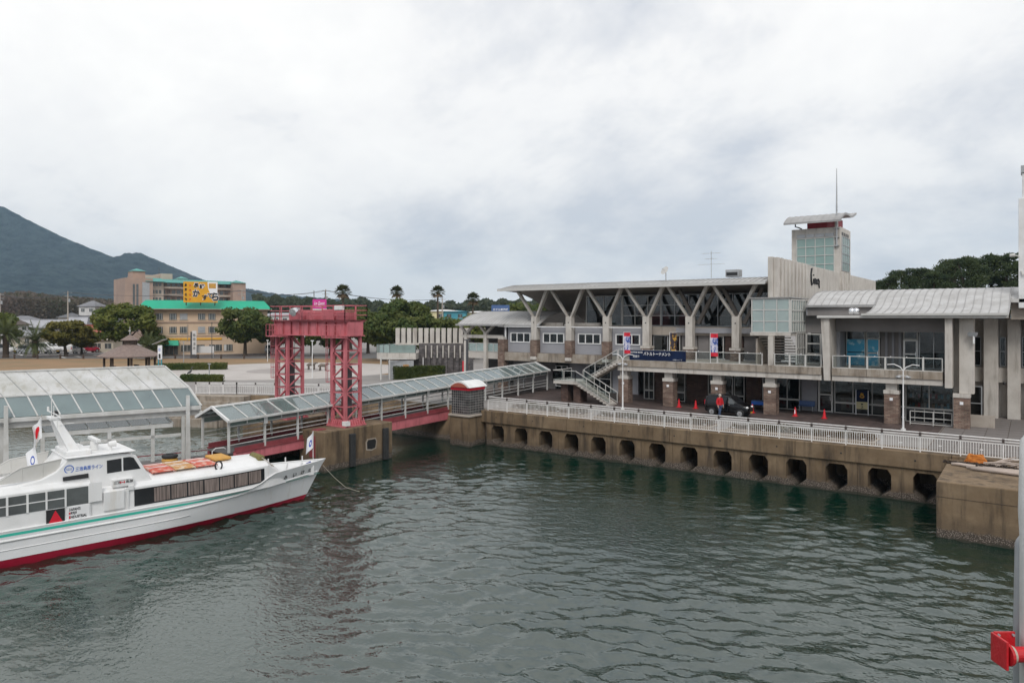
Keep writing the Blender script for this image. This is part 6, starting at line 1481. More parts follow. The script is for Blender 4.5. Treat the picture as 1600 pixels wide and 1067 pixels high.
# ---- driftwood poles, rope and net on the pier block
for i, (x0, y0, x1, y1, r_, lab) in enumerate(((-3.35, 43.0, -2.3, 42.95, .09, 'short bleached pole at the left of the pier block'), (-2.45, 42.2, 3.5, 41.2, .10, 'nearest long bleached pole lying across the pier block'), (-2.65, 42.5, 3.5, 41.6, .10, 'second long bleached pole just behind the nearest one'), (-2.2, 42.85, 3.4, 42.1, .08, 'third bleached pole in the middle of the pile'), (-2.0, 43.15, 3.2, 42.7, .06, 'thin pole at the back of the pile by the railing'))):
    o_ = MB().path([(x0, y0, 2.62 + r_), (x0 + (x1 - x0) * .35, y0 + (y1 - y0) * .35 + .05, 2.63 + r_), (x0 + (x1 - x0) * .7, y0 + (y1 - y0) * .7 - .04, 2.62 + r_), (x1, y1, 2.62 + r_)], [r_ * .8, r_, r_, r_ * .85], 9).build('driftwood_pole', M['wood_grey'], smooth=True); tag(o_, lab, 'pole', 'bleached poles on the pier block')
t = local_thing('rope_bundle', 'orange coiled rope bundle on the pier block below the railing', 'rope', (-2.35, 44.35, 2.62))
b = MB()
for i in range(7): b.path([(.5 * math.cos(a) * (1 - .06 * i), .25 * math.sin(a) * (1 - .05 * i), .06 + .06 * i + .03 * math.sin(3 * a + i)) for a in [q * .45 for q in range(15)]], .04, 6)
b.build('coil', M['rope_orange'], t)
t = local_thing('net_pile', 'dark flattened net lying on the pier block beside the orange rope', 'net', (-2.2, 43.6, 2.62))
def fn2(r):
    a = r.random() * 6.28; q = r.random() ** .5; return (1.6 * q * math.cos(a), .32 * q * math.sin(a), .02 + .09 * r.random())
put(cloud_mesh('net', [leaf_cloud(900, fn2, .07, 31)]), 'net', M['net_dark'], t)
t = local_thing('driftwood_heap', 'small heap of grey driftwood branches at the far right of the pier block', 'driftwood', (-.6, 43.9, 2.62)); b = MB(); rr_ = random.Random(3)
for i in range(16):
    a = rr_.uniform(-.6, .6); p = Vector((rr_.uniform(-.9, .9), rr_.uniform(-.35, .35), rr_.uniform(.05, .3))); d = Vector((math.cos(a), math.sin(a) * .5, rr_.uniform(-.1, .5))) * rr_.uniform(.3, .8); b.path([p - d, p + Vector((0, 0, .05)), p + d], [.05, .045, .02], 6)
b.build('branch', M['wood_grey'], t)

# ================================================================== PARK: gazebo, plaza pieces, signs
gx, gy = at(203, 105)
t = local_thing('gazebo', 'octagonal brown gazebo with small lantern roof on the lawn', 'gazebo', (gx, gy, GZ))
for i in range(8):
    a = 2 * math.pi * (i + .5) / 8; MB().box(3.3 * math.cos(a) - .12, 3.3 * math.cos(a) + .12, 3.3 * math.sin(a) - .12, 3.3 * math.sin(a) + .12, 0, 1.95).build('post', M['wood_dark'], t)
    b_ = 2 * math.pi * (i + 1.5) / 8; P_ = lambda r_, q, z: (r_ * math.cos(q), r_ * math.sin(q), z)
    MB().add([P_(4.3, a, 1.95), P_(4.3, b_, 1.95), P_(.9, b_, 3.55), P_(.9, a, 3.55), P_(4.3, a, 1.8), P_(4.3, b_, 1.8), P_(.9, b_, 3.4), P_(.9, a, 3.4)], [(0, 1, 2, 3), (7, 6, 5, 4), (0, 4, 5, 1), (1, 5, 6, 2), (3, 7, 4, 0)]).build('roof_panel', M['shingle_brown'], t)
    MB().add([P_(1.25, a, 4.25), P_(1.25, b_, 4.25), (0, 0, 5.05), P_(1.25, a, 4.17), P_(1.25, b_, 4.17)], [(0, 1, 2), (0, 3, 4, 1)]).build('lantern_roof_panel', M['shingle_brown'], t)
    MB().bar(P_(.9, a, 3.4), P_(.9, a, 4.2), .1, .1).build('lantern_post', M['wood_dark'], t)
MB().ext([(3.2 * math.cos(2 * math.pi * i / 8 + .39), 3.2 * math.sin(2 * math.pi * i / 8 + .39)) for i in range(8)], 'z', 1.78, 1.84).build('ceiling', M['wood_dark'], t); MB().ext([(.85 * math.cos(2 * math.pi * i / 8 + .39), .85 * math.sin(2 * math.pi * i / 8 + .39)) for i in range(8)], 'z', 3.4, 4.16).build('lantern_drum', M['wood_dark'], t)
MB().tube((0, 0, 5.0), (0, 0, 6.2), .03, n=5).bar((-.5, 0, 5.6), (.2, 0, 5.6), .04, .08).build('weather_vane', M['ink_white'], t)
for a in (.4, 2.3, 4.2): MB().box(2.2 * math.cos(a) - .6, 2.2 * math.cos(a) + .6, 2.2 * math.sin(a) - .2, 2.2 * math.sin(a) + .2, .4, .47).box(2.2 * math.cos(a) - .5, 2.2 * math.cos(a) + .5, 2.2 * math.sin(a) - .1, 2.2 * math.sin(a) + .1, 0, .4).build('bench', M['wood_dark'], t)
x, y = at(250, 101); t = local_thing('solar_clock_post', 'white and blue solar information post beside the gazebo', 'sign post', (x, y, GZ), R(36))
for s in (-.2, .2): MB().box(s - .07, s + .07, -.07, .07, 0, 1.6).build('leg', M['house_teal'], t)
MB().box(-.29, .29, -.12, .12, 1.61, 3.6).build('panel', M['ink_white'], t, bevel=.05); MB().box(-.14, .14, -.13, -.121, 1.75, 2.4).build('notice', M['ink_black'], t); MB().bar((-.9, 0, 3.75), (.75, 0, 4.45), 1.1, .06).build('solar_panel', M['steel_grey'], t)
text('時計', 'lettering', t, M['ink_blue'], (-.15, -.12, 2.7), (1, 0, 0), UP, w=.3, h=.55)
x, y = at(297, 84); t = local_thing('bird_statue', 'dark long necked bird standing on the low hedge', 'bird', (x, y, GZ + .75), R(40)); b = MB(); b.path([(-.35, 0, .15), (-.15, 0, .3), (.05, 0, .42), (.18, 0, .62), (.16, 0, .82), (.28, 0, .92), (.42, 0, .9)], [.03, .12, .13, .06, .045, .06, .015], 8); b.tube((0, .05, 0), (0, .05, .3), .015, n=5).tube((0, -.05, 0), (0, -.05, .3), .015, n=5); b.build('body', M['steel_dark'], t, smooth=True)
def hedge(name, label, cx, cy, L_, w, h_, rz, seed, m='leaf_hedge', dens=230):
    t = local_thing(name, label, 'hedge', (cx, cy, GZ), rz, 'clipped hedges')
    MB().box(-L_ / 2 + .12, L_ / 2 - .12, -w / 2 + .1, w / 2 - .1, 0, h_ - .1).build('core', M['leaf_dark'], t)
    def f(r):
        k2 = r.random(); x_ = (r.random() - .5) * L_
        if k2 < .45: return (x_, (r.random() - .5) * w, h_ + .05 * r.normal())
        if k2 < .9: return (x_, -w / 2 + .05 * r.normal(), h_ * r.random())
        return ((-.5 if r.random() < .5 else .5) * L_, (r.random() - .5) * w, h_ * r.random())
    put(cloud_mesh('foliage', [leaf_cloud(int(L_ * (w + h_) * dens), f, .085, seed)]), 'foliage', M[m], t)
x, y = at(655, 87); hedge('hedge', 'clipped green hedge in front of the dark stone pavilion', x, y, 6.2, 1.2, 1.55, R(33), 41)
x, y = at(316, 84); hedge('hedge', 'low hedge with the bird on it at the plaza edge', x, y, 5.0, 1.0, .75, R(30), 42, 'leaf_dark'); x, y = at(300, 103); hedge('hedge', 'dark low hedge curving along the left of the round plaza', x, y, 9.5, 1.4, .9, R(45), 43, 'leaf_dark', 150)
# sculptures on the plaza
for px, Y_, lab in ((487, 103, 'left low animal sculpture on the round plaza'), (505, 101, 'right low animal sculpture on the round plaza')):
    x, y = at(px, Y_); t = local_thing('plaza_sculpture', lab, 'sculpture', (x, y, GZ + .02), R(20), 'sculptures on the plaza'); b = MB(); b.path([(-.8, 0, .6), (-.3, 0, .8), (.3, 0, .75), (.7, 0, 1.0), (1.0, 0, .95)], [.1, .26, .24, .14, .06], 8)
    for q in (-.5, .4): b.tube((q, .15, 0), (q, .12, .65), .07, n=6).tube((q, -.15, 0), (q, -.12, .65), .07, n=6)
    b.build('figure', M['stone_rubble'], t, smooth=True)
for k2, (px, Y_, w, h_, lab) in enumerate(((318, 134, 4.0, 1.3, 'wide white notice board in front of the green roofed hotel'),)):
    x, y = at(px, Y_); t = local_thing('notice_board', lab, 'sign', (x, y, GZ), R(36)); MB().box(-w / 2, w / 2, -.05, .05, .9, .9 + h_).build('board', M['house_white'], t)
    for s in (-w / 2 + .2, w / 2 - .2): MB().box(s - .06, s + .06, .05, .15, 0, .9 + h_).build('leg', M['steel_grey'], t)
x, y = at(303, 133); t = local_thing('pillar_sign', 'tall narrow white pillar sign with black edge by the hotel', 'sign', (x, y, GZ), R(36)); MB().box(-.55, .55, -.3, .3, 0, .6).build('plinth', M['steel_dark'], t); MB().box(-.55, .1, -.25, .25, .61, 4.9).build('dark_slab', M['steel_dark'], t); MB().box(-.2, .6, -.3, -.26, .7, 5.1).build('white_face', M['house_white'], t)
for i, ch in enumerate('島原温泉'): text(ch, 'lettering', t, M['ink_black'], (-.05, -.31, 4.0 - i * .8), (1, 0, 0), UP, w=.5, h=.55)
# low timber fence between lawn and road
t = local_thing('park_fence', 'low dark timber post and rail fence between lawn and road', 'fence', (*c2w(-70, 130.4), GZ), 0)
ox, oy = c2w(-70, 130.4); e1 = Vector((CC, SS, 0)); prev = None
for i in range(-12, 11):
    p = e1 * (i * 4.2); MB().box(p.x - .12, p.x + .12, p.y - .12, p.y + .12, 0, .85).build('post', M['wood_dark'], t)
    if prev is not None: MB().bar(prev + Vector((0, 0, .6)), p + Vector((0, 0, .6)), .08, .1).build('rail', M['wood_dark'], t)
    prev = p
# slim poles in the park
for px, Y_, h_, m, lab in ((331, 132, 6.6, 'steel_dark', 'dark slim pole in front of the hotel trees'), (287, 120, 3.4, 'steel_grey', 'thin grey lamp pole on the lawn left of the notice board'), (488, 88, 4.6, 'white_paint', 'white slim pole on the plaza seen through the gantry'), (418, 122, 3.6, 'white_paint', 'white slim pole left of the gantry'), (700, 132, 7.5, 'steel_grey', 'grey pole among the trees behind the pavilion'), (327, 84, 2.0, 'steel_grey', 'short thin pole by the low hedge')):
    x, y = at(px, Y_); t = local_thing('slim_pole', lab, 'pole', (x, y, GZ), group='slim poles in the park'); MB().tube((0, 0, 0), (0, 0, h_), .07, .05, 8).build('pole', M[m], t); MB().box(-.25, .25, -.06, .06, h_, h_ + .12).build('head', M[m], t)

# ================================================================== TOWN BEHIND THE PARK
def frame_thing(name, label, cat, pxa, Ya, pxb, Yb):
    a, b = Vector((*at(pxa, Ya), GZ)), Vector((*at(pxb, Yb), GZ)); d = b - a
    return local_thing(name, label, cat, tuple(a), math.atan2(d.y, d.x)), d.length
# ---- three storey hotel with a bright green roof
h1, LH = frame_thing('green_roof_hotel', 'three storey tan hotel with bright green roof and yellow roof sign', 'building', 222, 142, 418, 151)
u = lambda px: LH * ((px - 222) / 196) ** 1.02 if px > 222 else 0
MB().box(0, LH, 0, 13, 0, 9.3).build('wall', M['hotel_beige'], h1)
MB().hexa([(-1.0, -1.2, 9.3), (LH + .8, -1.2, 9.3), (LH + .8, 14, 9.3), (-1.0, 14, 9.3), (.4, 2.2, 11.1), (LH - .6, 2.2, 11.1), (LH - .6, 11, 11.1), (.4, 11, 11.1)]).build('roof', M['green_roof'], h1)
MB().box(-1.05, LH + .85, -1.25, 14.05, 9.15, 9.32).build('eaves', M['hotel_brown'], h1)
def hwin(x0, x1, z0, z1, shade=False):
    f = MB().box(x0, x1, -.06, .02, z0, z1).build('window', M['window_grey'] if not shade else M['steel_grey'], h1)
    if not shade:
        for k2 in range(3):
            c = x0 + (x1 - x0) * (k2 + .5) / 3; MB().box(c - .03, c + .03, -.09, -.061, z0, z1).build('mullion', M['white_frame'], f)
        if (int(x0 * 7) % 3) == 0: MB().box(x0 + .05, x0 + (x1 - x0) * .3, -.075, -.062, z0 + .05, z1 - .05).build('curtain', M['house_white'], f)
    MB().box(x0 - .1, x1 + .1, -.14, .0, z0 - .12, z0 - .01).build('sill', M['hotel_cream'], f)
for i, (a, b) in enumerate(((222.5, 233), (243, 254), (264, 275), (280, 291.6), (308, 319), (324, 335), (351, 362), (405, 411))):
    hwin(u(a), u(b), 7.15, 8.4, i == 3)
for i, (a, b) in enumerate(((243, 254), (264, 275), (280, 291.6), (308, 319), (324, 335), (351, 362), (385, 396))):
    hwin(u(a), u(b), 4.45, 5.7, i in (3,))
for a, b in ((282, 300), (304, 318), (325, 345), (348, 362)): hwin(u(a), u(b), .7, 2.0)
for z in (6.4, 6.6, 3.75): MB().box(.05, LH - .05, -.10, -.0, z, z + .09).build('string_course', M['hotel_brown'], h1)
ys_ = MB().box(u(245), u(345), -.13, -.0, 3.0, 3.4).build('yellow_fascia', M['stripe_yellow'], h1)
text('長崎かすてら', 'fascia_lettering', h1, M['ink_red'], (u(250), -.13, 3.08), (1, 0, 0), UP, w=4, h=.24)
aw = MB().hexa([(u(246), -2.4, 2.0), (u(279), -2.4, 2.0), (u(279), 0, 2.0), (u(246), 0, 2.0), (u(247), -1.9, 2.95), (u(278), -1.9, 2.95), (u(278), -.15, 2.95), (u(247), -.15, 2.95)]).build('awning', M['green_roof'], h1)
MB().box(u(250), u(277), -.15, -.005, .1, 1.95).build('shop_front', M['window_grey'], h1)
for q in (256, 263, 270): MB().box(u(q), u(q) + .12, -.25, -.16, .1, 1.95).build('shop_frame', M['hotel_brown'], h1)
MB().tube((u(291.8), -.12, 2.9), (u(291.8), -.12, 6.2), .08, n=6).build('downpipe', M['hotel_cream'], h1)
# rooftop castella sign
sg_, LS = frame_thing('roof_sign', 'yellow rooftop billboard with bold black Japanese lettering', 'sign', 286.5, 143, 340, 145.5); sg_.location.z = GZ + 10.0
MB().box(0, LS, 0, .5, .6, 4.8).build('board', M['sign_yellow'], sg_)
MB().add([(LS * .70, -.02, 4.78), (LS * .995, -.02, 4.78), (LS * .995, -.02, 2.5), (LS * .78, -.02, 2.4), (LS * .72, -.02, 3.4)], [(0, 1, 2, 3, 4)]).build('white_patch', M['ink_white'], sg_)
MB().box(LS * .74, LS * .95, -.06, -.025, 3.5, 4.5).build('cake_picture', M['foam_yellow'], sg_)
for ch, x, z, s in (('長', .30, 3.55, .95), ('崎', .47, 3.35, .95)):
    text(ch, 'lettering', sg_, M['ink_white'], (LS * x - .08, -.03, z - .08), (1, 0, 0), UP, w=s + .16, h=s + .16, bold=.09); text(ch, 'lettering', sg_, M['ink_black'], (LS * x, -.05, z), (1, 0, 0), UP, w=s, h=s, bold=.035)
for ch, x, z, s in (('か', .27, 1.75, 1.45), ('す', .54, 1.1, 1.05), ('て', .70, 1.5, 1.0), ('ら', .83, .95, 1.7)):
    text(ch, 'lettering', sg_, M['ink_white'], (LS * x - .08, -.03, z - .08), (1, 0, 0), UP, w=min(s, 1.3) + .16, h=s + .16, bold=.10); text(ch, 'lettering', sg_, M['ink_black'], (LS * x, -.05, z), (1, 0, 0), UP, w=min(s, 1.3), h=s, bold=.045)
for i, ch in enumerate('島原名物'): text(ch, 'small_lettering', sg_, M['ink_black'], (LS * .035, -.03, 3.8 - i * .95), (1, 0, 0), UP, w=.42, h=.6, bold=.03)
for i, ch in enumerate('本店松屋'): text(ch, 'small_lettering', sg_, M['ink_red'], (LS * .17, -.03, 3.8 - i * .95), (1, 0, 0), UP, w=.3, h=.45, bold=.03)
for x in (.5, LS / 2, LS - .5): MB().box(x - .1, x + .1, .5, 1.2, .02, 4).build('support', M['steel_dark'], sg_)
# ---- big resort hotel on the rise behind
h2, L2 = frame_thing('resort_hotel', 'large many storey brown resort hotel with teal roofs behind the green roofed hotel', 'building', 192, 236, 384, 262)
zz = lambda py: hz(py, 246) - GZ
def HB(n, m, p0, p1, y0, y1, z0, z1): return MB().box(L2 * (p0 - 192) / 192, L2 * (p1 - 192) / 192, y0, y1, z0, z1).build(n, m, h2)
HB('block', M['hotel_brown'], 192, 232, -3, 14, 0, zz(437)); HB('block', M['hotel_cream'], 228, 283, 16, 30, 0, zz(427)); HB('penthouse', M['hotel_cream'], 264, 282, 14, 26, zz(437), zz(424.5)); HB('block', M['hotel_brown'], 232, 384, 4, 16, 0, zz(440.5)); HB('tower', M['hotel_brown'], 205, 223, -1, 6, zz(437), zz(426)); HB('tower', M['hotel_brown'], 362, 384, 0, 7, 0, zz(439)); HB('tower', M['hotel_cream'], 288, 302, 10, 16, zz(440), zz(433)); HB('corner_bay', M['hotel_cream'], 231, 250, -1, 4, 0, zz(441))
for p0, p1, za, zb, y0 in ((204, 224, 426, 421, -1), (287, 303, 433, 428, 10), (361, 385, 439, 434, 0)):
    x0, x1 = L2 * (p0 - 192) / 192, L2 * (p1 - 192) / 192; c = ((x0 + x1) / 2, y0 + 3.5); MB().add([(x0, y0 - .5, zz(za)), (x1, y0 - .5, zz(za)), (x1, y0 + 7.5, zz(za)), (x0, y0 + 7.5, zz(za)), (c[0], c[1], zz(zb))], [(0, 1, 4), (1, 2, 4), (2, 3, 4), (3, 0, 4), (3, 2, 1, 0)]).build('pyramid_roof', M['teal_roof'], h2)
for p0, p1, y0 in ((221, 252, -2), (250, 384, 3)):
    x0, x1 = L2 * (p0 - 192) / 192, L2 * (p1 - 192) / 192; z = zz(441.5); MB().hexa([(x0, y0 - 1.5, z), (x1, y0 - 1.5, z), (x1, y0 + 12, z), (x0, y0 + 12, z), (x0 + 1, y0 + 2, z + 1.3), (x1 - 1, y0 + 2, z + 1.3), (x1 - 1, y0 + 9, z + 1.3), (x0 + 1, y0 + 9, z + 1.3)]).build('eaves_roof', M['teal_roof'], h2)
for fl in range(6):
    z = zz(446) - fl * 2.55
    HB('balcony_band', M['hotel_cream'], 252, 362, 2.6, 3.9, z - 1.0, z - .35)
    for k2 in range(14):
        p = 253 + k2 * 7.75; HB('window', M['window_grey'] if (k2 * 3 + fl) % 4 else M['curtain'], p, p + 5.6, 3.93, 3.99, z - .3, z + 1.1)
    for p in (233, 238, 243): HB('window', M['window_grey'], p, p + 3.6, -1.06, -1.01, z - .4, z + .8)
HB('stair_window', M['steel_grey'], 216.5, 227, -3.08, -3.01, 0, zz(443)); HB('stair_window', M['window_grey'], 203, 206, -3.08, -3.01, 3, zz(446)); HB('stair_window', M['window_grey'], 208, 211, -3.08, -3.01, 3, zz(446))
MB().box(L2 * .38, L2 * .383, 18, 18.2, zz(424.5), zz(414)).build('antenna', M['steel_dark'], h2)
# ---- houses on the left
def house(label, px, Y, w, d, hw, hr, wall, roof, rz, z0=0, gable=True, group='houses on the hillside'):
    x, y = at(px, Y); t = local_thing('house', label, 'house', (x, y, GZ + z0), R(rz), group)
    MB().box(-w / 2, w / 2, -d / 2, d / 2, -3, hw).build('wall', M[wall], t)
    o_ = .6
    if gable:
        MB().ext([(-d / 2 - o_, hw - .25), (0, hw + hr), (d / 2 + o_, hw - .25), (d / 2 + o_, hw - .45), (0, hw + hr - .22), (-d / 2 - o_, hw - .45)], 'x', -w / 2 - .5, w / 2 + .5).build('roof', M[roof], t); MB().ext([(-d / 2, hw - .1), (0, hw + hr - .25), (d / 2, hw - .1)], 'x', -w / 2 + .02, w / 2 - .02).build('gable_wall', M[wall], t)
        MB().box(-w / 2 - .5, w / 2 + .5, -.15, .15, hw + hr - .02, hw + hr + .14).build('ridge_tile', M[roof], t)
    else:
        MB().add([(-w / 2 - o_, -d / 2 - o_, hw), (w / 2 + o_, -d / 2 - o_, hw), (w / 2 + o_, d / 2 + o_, hw), (-w / 2 - o_, d / 2 + o_, hw), (-w / 2 + d / 2, 0, hw + hr), (w / 2 - d / 2, 0, hw + hr)], [(0, 1, 5, 4), (1, 2, 5), (2, 3, 4, 5), (3, 0, 4), (3, 2, 1, 0)]).build('roof', M[roof], t)
    n = max(2, int(w / 3)); fl = max(1, int(hw / 2.7))
    for f in range(fl):
        for i in range(n):
            c = -w / 2 + w * (i + .5) / n; z = hw - 1.9 - f * 2.6; ww = MB().box(c - .7, c + .7, -d / 2 - .05, -d / 2 + .02, z, z + 1.1).build('window', M['window_grey'], t); MB().box(c - .78, c + .78, -d / 2 - .09, -d / 2 - .051, z - .08, z).box(c - .03, c + .03, -d / 2 - .09, -d / 2 - .051, z, z + 1.1).build('frame', M['white_frame'], ww)
    return t
mat('silver_roof', (.36, .36, .38), .5, (.28, .28, .30), .3)
house('white two storey house with grey hipped roof above the other roofs', 145, 255, 6.6, 5.4, 5.0, 2.0, 'house_white', 'tile_grey', 25, 6.6, False)
house('white annexe with dark roof just right of the white hillside house', 172, 240, 7, 5, 2.6, 1.3, 'house_white', 'tile_dark', 40, 6.2)
house('long low building with silver grey roof behind the left palms', 72, 205, 17, 8, 4.2, 1.9, 'interior_pale', 'silver_roof', 40, .9)
house('white gabled house at the left edge behind the palms', 10, 196, 6.5, 7.5, 5.0, 1.5, 'house_white', 'wood_dark', 125, .9)
house('house with pale grey tiled roof in the middle of the left rooftops', 135, 200, 8.5, 7, 3.4, 1.7, 'hotel_brown', 'silver_roof', 34, 2.6)
house('house with dark tiled roof half hidden by the camphor tree', 165, 190, 7, 6, 4.2, 1.7, 'hotel_cream', 'tile_dark', 60, 1.6)
house('small house with reddish roof behind the round tree', 143, 180, 5, 4.5, 3.6, 1.5, 'house_white', 'house_red_roof', 125, .6)
house('low shed with pale roof behind the second palm', 45, 185, 9, 6, 3.0, 1.2, 'house_cream', 'silver_roof', 20, .0)
house('cream house with silver roof between the two round trees', 118, 178, 6, 5, 3.2, 1.3, 'house_cream', 'silver_roof', 150, .0)
house('low white kiosk building with pale wall by the car park', 168, 158, 4.6, 3.6, 2.7, .3, 'house_cream', 'house_cream', 36, 0, False)
house('small dark roofed house left of the white hillside house', 112, 240, 6, 5, 3.0, 1.6, 'hotel_cream', 'tile_dark', 30, 4.6, False)
house('low dark roofed house below the white hillside house', 148, 225, 9, 5, 2.6, 1.5, 'interior_pale', 'tile_dark', 40, 4.0)
house('grey roofed house between the left gabled house and the silver roof', 38, 230, 9, 6, 3.0, 1.6, 'interior_pale', 'tile_grey', 30, 3.6, False)
house('yellow building with flat roof behind the middle palms', 693, 228, 11, 9, 6.0, .6, 'house_yellow', 'house_white', 30, 3.6, False, 'buildings behind the palms')
house('teal blue building between two yellow ones behind the palms', 714, 226, 7, 8, 5.9, .4, 'house_teal', 'house_teal', 30, 3.6, False, 'buildings behind the palms')
house('pale yellow building to the right of the teal one', 748, 228, 9, 8, 5.6, .5, 'house_yellow', 'house_white', 30, 3.6, False, 'buildings behind the palms')
house('low cream building in front of the yellow ones', 715, 200, 16, 7, 5.4, .8, 'hotel_cream', 'house_red_roof', 30, .0, False, 'buildings behind the palms')
house('long white building seen just right of the green roofed hotel', 446, 240, 18, 9, 7.2, 1.0, 'house_white', 'silver_roof', 33, 1, False, 'buildings behind the palms')
house('white building beyond the gantry top', 560, 260, 14, 9, 8.0, 1.0, 'house_white', 'silver_roof', 33, 1, False, 'buildings behind the palms')
house('pale apartment building behind the terminal hall roof', 872, 210, 12, 9, 10.6, .8, 'house_white', 'house_white', 30, 0, False, 'buildings behind the palms')
t, w_ = frame_thing('blue_signboard', 'blue billboard with white lettering above the barrel roof', 'sign', 768, 150, 796, 150.5); t.location.z = GZ + 7
MB().box(0, w_, 0, .3, .3, 3.2).build('board', M['sign_blue'], t)
for x in (.3, w_ - .3): MB().box(x - .1, x + .1, .3, .5, -7, 3).build('post', M['steel_dark'], t)
text('ホテル南風楼', 'lettering', t, M['ink_white'], (.3, -.01, 2.0), (1, 0, 0), UP, w=w_ - .6, h=.5, bold=.02); text('X ⇒ 2', 'lettering', t, M['ink_white'], (w_ * .3, -.01, .8), (1, 0, 0), UP, w=w_ * .45, h=.6, bold=.02)
t, w_ = frame_thing('pink_signboard', 'bright pink billboard with white script rising above the gantry', 'sign', 488.5, 170, 510, 170.6); t.location.z = hz(483, 170)
MB().box(0, w_, 0, .4, .1, 2.35).build('board', M['sign_pink'], t); MB().box(-.1, w_ + .1, -.02, .4, -.5, .09).build('skirt', M['house_white'], t)
text('Le Quest', 'script_lettering', t, M['ink_white'], (w_ * .12, -.01, .9), (1, 0, 0), UP, w=w_ * .76, h=.95, shear=.3, bold=.01); MB().box(w_ * .2, w_ * .75, -.03, -.005, .55, .65).build('underline', M['ink_white'], t)
for x in (.3, w_ - .3): MB().box(x - .08, x + .08, .1, .3, -8, 4.4).build('post', M['steel_dark'], t)
# ---- cars in the car park
carinfo = [(75, 150, 'house_white', 'white van parked behind the left round tree', 1.5, 20), (91, 152, 'house_white', 'second white car parked next to the white van', 1.3, 10), (118, 150, 'house_white', 'white car parked in the open between the round trees', 1.2, 120), (45, 148, 'steel_grey', 'silver car parked behind the second palm', 1.2, 30), (139, 154, 'hull_red', 'dark red car parked near the kiosk building', 1.2, 100), (362, 152, 'house_white', 'white car parked left of the hotel tree', 1.2, 36), (375, 153, 'steel_grey', 'silver car parked under the hotel tree', 1.2, 36), (430, 150, 'house_white', 'white car parked behind the gantry tree', 1.2, 40), (10, 150, 'house_white', 'white car at the left edge behind the palm', 1.3, 20)]
for px, Y_, m, lab, s, rz in carinfo:
    x, y = at(px, Y_); t = car('parked_car', lab, (x, y, GZ + .01), R(rz), M[m], group='cars in the far car park'); t.scale = (s, s * .95, s)
# ---- utility poles and wires
def upole(px, Y_, h_, label):
    x, y = at(px, Y_); t = local_thing('utility_pole', label, 'utility pole', (x, y, GZ), R(36), 'utility poles'); MB().tube((0, 0, 0), (0, 0, h_), .19, .13, 8).build('pole', M['concrete'], t)
    for z in (h_ - .4, h_ - 1.3): MB().box(-1.0, 1.0, -.06, .06, z, z + .1).build('cross_arm', M['steel_grey'], t)
    MB().tube((.35, 0, h_ - 2.6), (.35, 0, h_ - 1.8), .22, n=8).build('transformer', M['steel_grey'], t)
    return Vector((x, y, GZ + h_ - .3))
P1 = upole(106, 172, hz(455, 172) - GZ, 'grey utility pole rising behind the left round tree'); P2 = upole(378, 178, hz(452, 178) - GZ, 'utility pole behind the right end of the green roof'); P3 = upole(0, 168, hz(458, 168) - GZ, 'utility pole at the left edge of town'); P4 = upole(509, 185, hz(452, 185) - GZ, 'utility pole just right of the pink billboard'); P5 = upole(841 - 150, 190, hz(466, 190) - GZ, 'utility pole among the palms')
for k2, (a, b, lab) in enumerate(((P3, P1, 'power line between the two leftmost poles'), (P1, P2, 'long power line sagging across the hotel front'), (P2, P4, 'power line from the hotel towards the pink billboard'), (P4, P5, 'power line above the trees behind the gantry'))):
    t = thing('power_line', lab, 'cable', tuple(a), group='overhead power lines'); m_ = MB()
    for off_ in (-.8, 0, .8): m_.path([a.lerp(b, q / 8) + Vector((0, off_, -1.1 * 4 * (q / 8) * (1 - q / 8))) for q in range(9)], .03, 4)
    m_.build('wire', M['steel_dark'], t)

# ================================================================== TREES
def crown_mesh(seed, n, rx, rz_, leaf, clumps=26, cz=0.0, flat=.55, gap=.0):
    r = np.random.default_rng(seed); cs = []
    for i in range(clumps):
        d = r.normal(size=3); d /= np.linalg.norm(d); d[2] = d[2] * .8 + .12; q = .55 + .45 * r.random() ** .5
        cs.append((d[0] * rx * q, d[1] * rx * q, cz + d[2] * rz_ * q, (.26 + .16 * r.random()) * rx))
    cs = np.array(cs); k_ = r.integers(0, clumps, n)
    d = r.normal(size=(n, 3)); d /= np.linalg.norm(d, axis=1)[:, None]; q = r.random((n, 1)) ** .45
    c = cs[k_, :3] + d * q * cs[k_, 3:4] * np.array([1, 1, flat])
    nrm = d * .8 + r.normal(size=(n, 3)) * .55 + np.array([0, 0, .35]); nrm /= np.linalg.norm(nrm, axis=1)[:, None]
    a = np.cross(nrm, r.normal(size=(n, 3))); a /= np.linalg.norm(a, axis=1)[:, None]; b = np.cross(nrm, a)
    s = leaf * (.6 + .8 * r.random((n, 1))); a, b = a * s, b * s * .62
    v = np.stack([c - a, c + b, c + a, c - b], 1).reshape(-1, 3)
    me = bpy.data.meshes.new('crown'); me.from_pydata(v.tolist(), [], np.arange(4 * n).reshape(-1, 4).tolist())
    return me, cs
def trunk_mesh(seed, h_, r0, cs, cz):
    r = random.Random(seed); b = MB(); top = Vector((r.uniform(-.3, .3), r.uniform(-.3, .3), h_))
    b.path([(0, 0, -.1), (0, 0, .3), (top.x * .4, top.y * .4, h_ * .5), tuple(top)], [r0 * 1.5, r0, r0 * .85, r0 * .7], 9)
    for i in range(9):
        c = Vector(cs[i * 2 % len(cs)][:3]) + Vector((0, 0, 0)); m_ = top.lerp(c, .5) + Vector((r.uniform(-.3, .3), r.uniform(-.3, .3), -.2)); b.path([tuple(top - Vector((0, 0, .3))), tuple(m_), tuple(c)], [r0 * .5, r0 * .3, r0 * .08], 6)
    return b.mesh('trunk')
PROTO = []
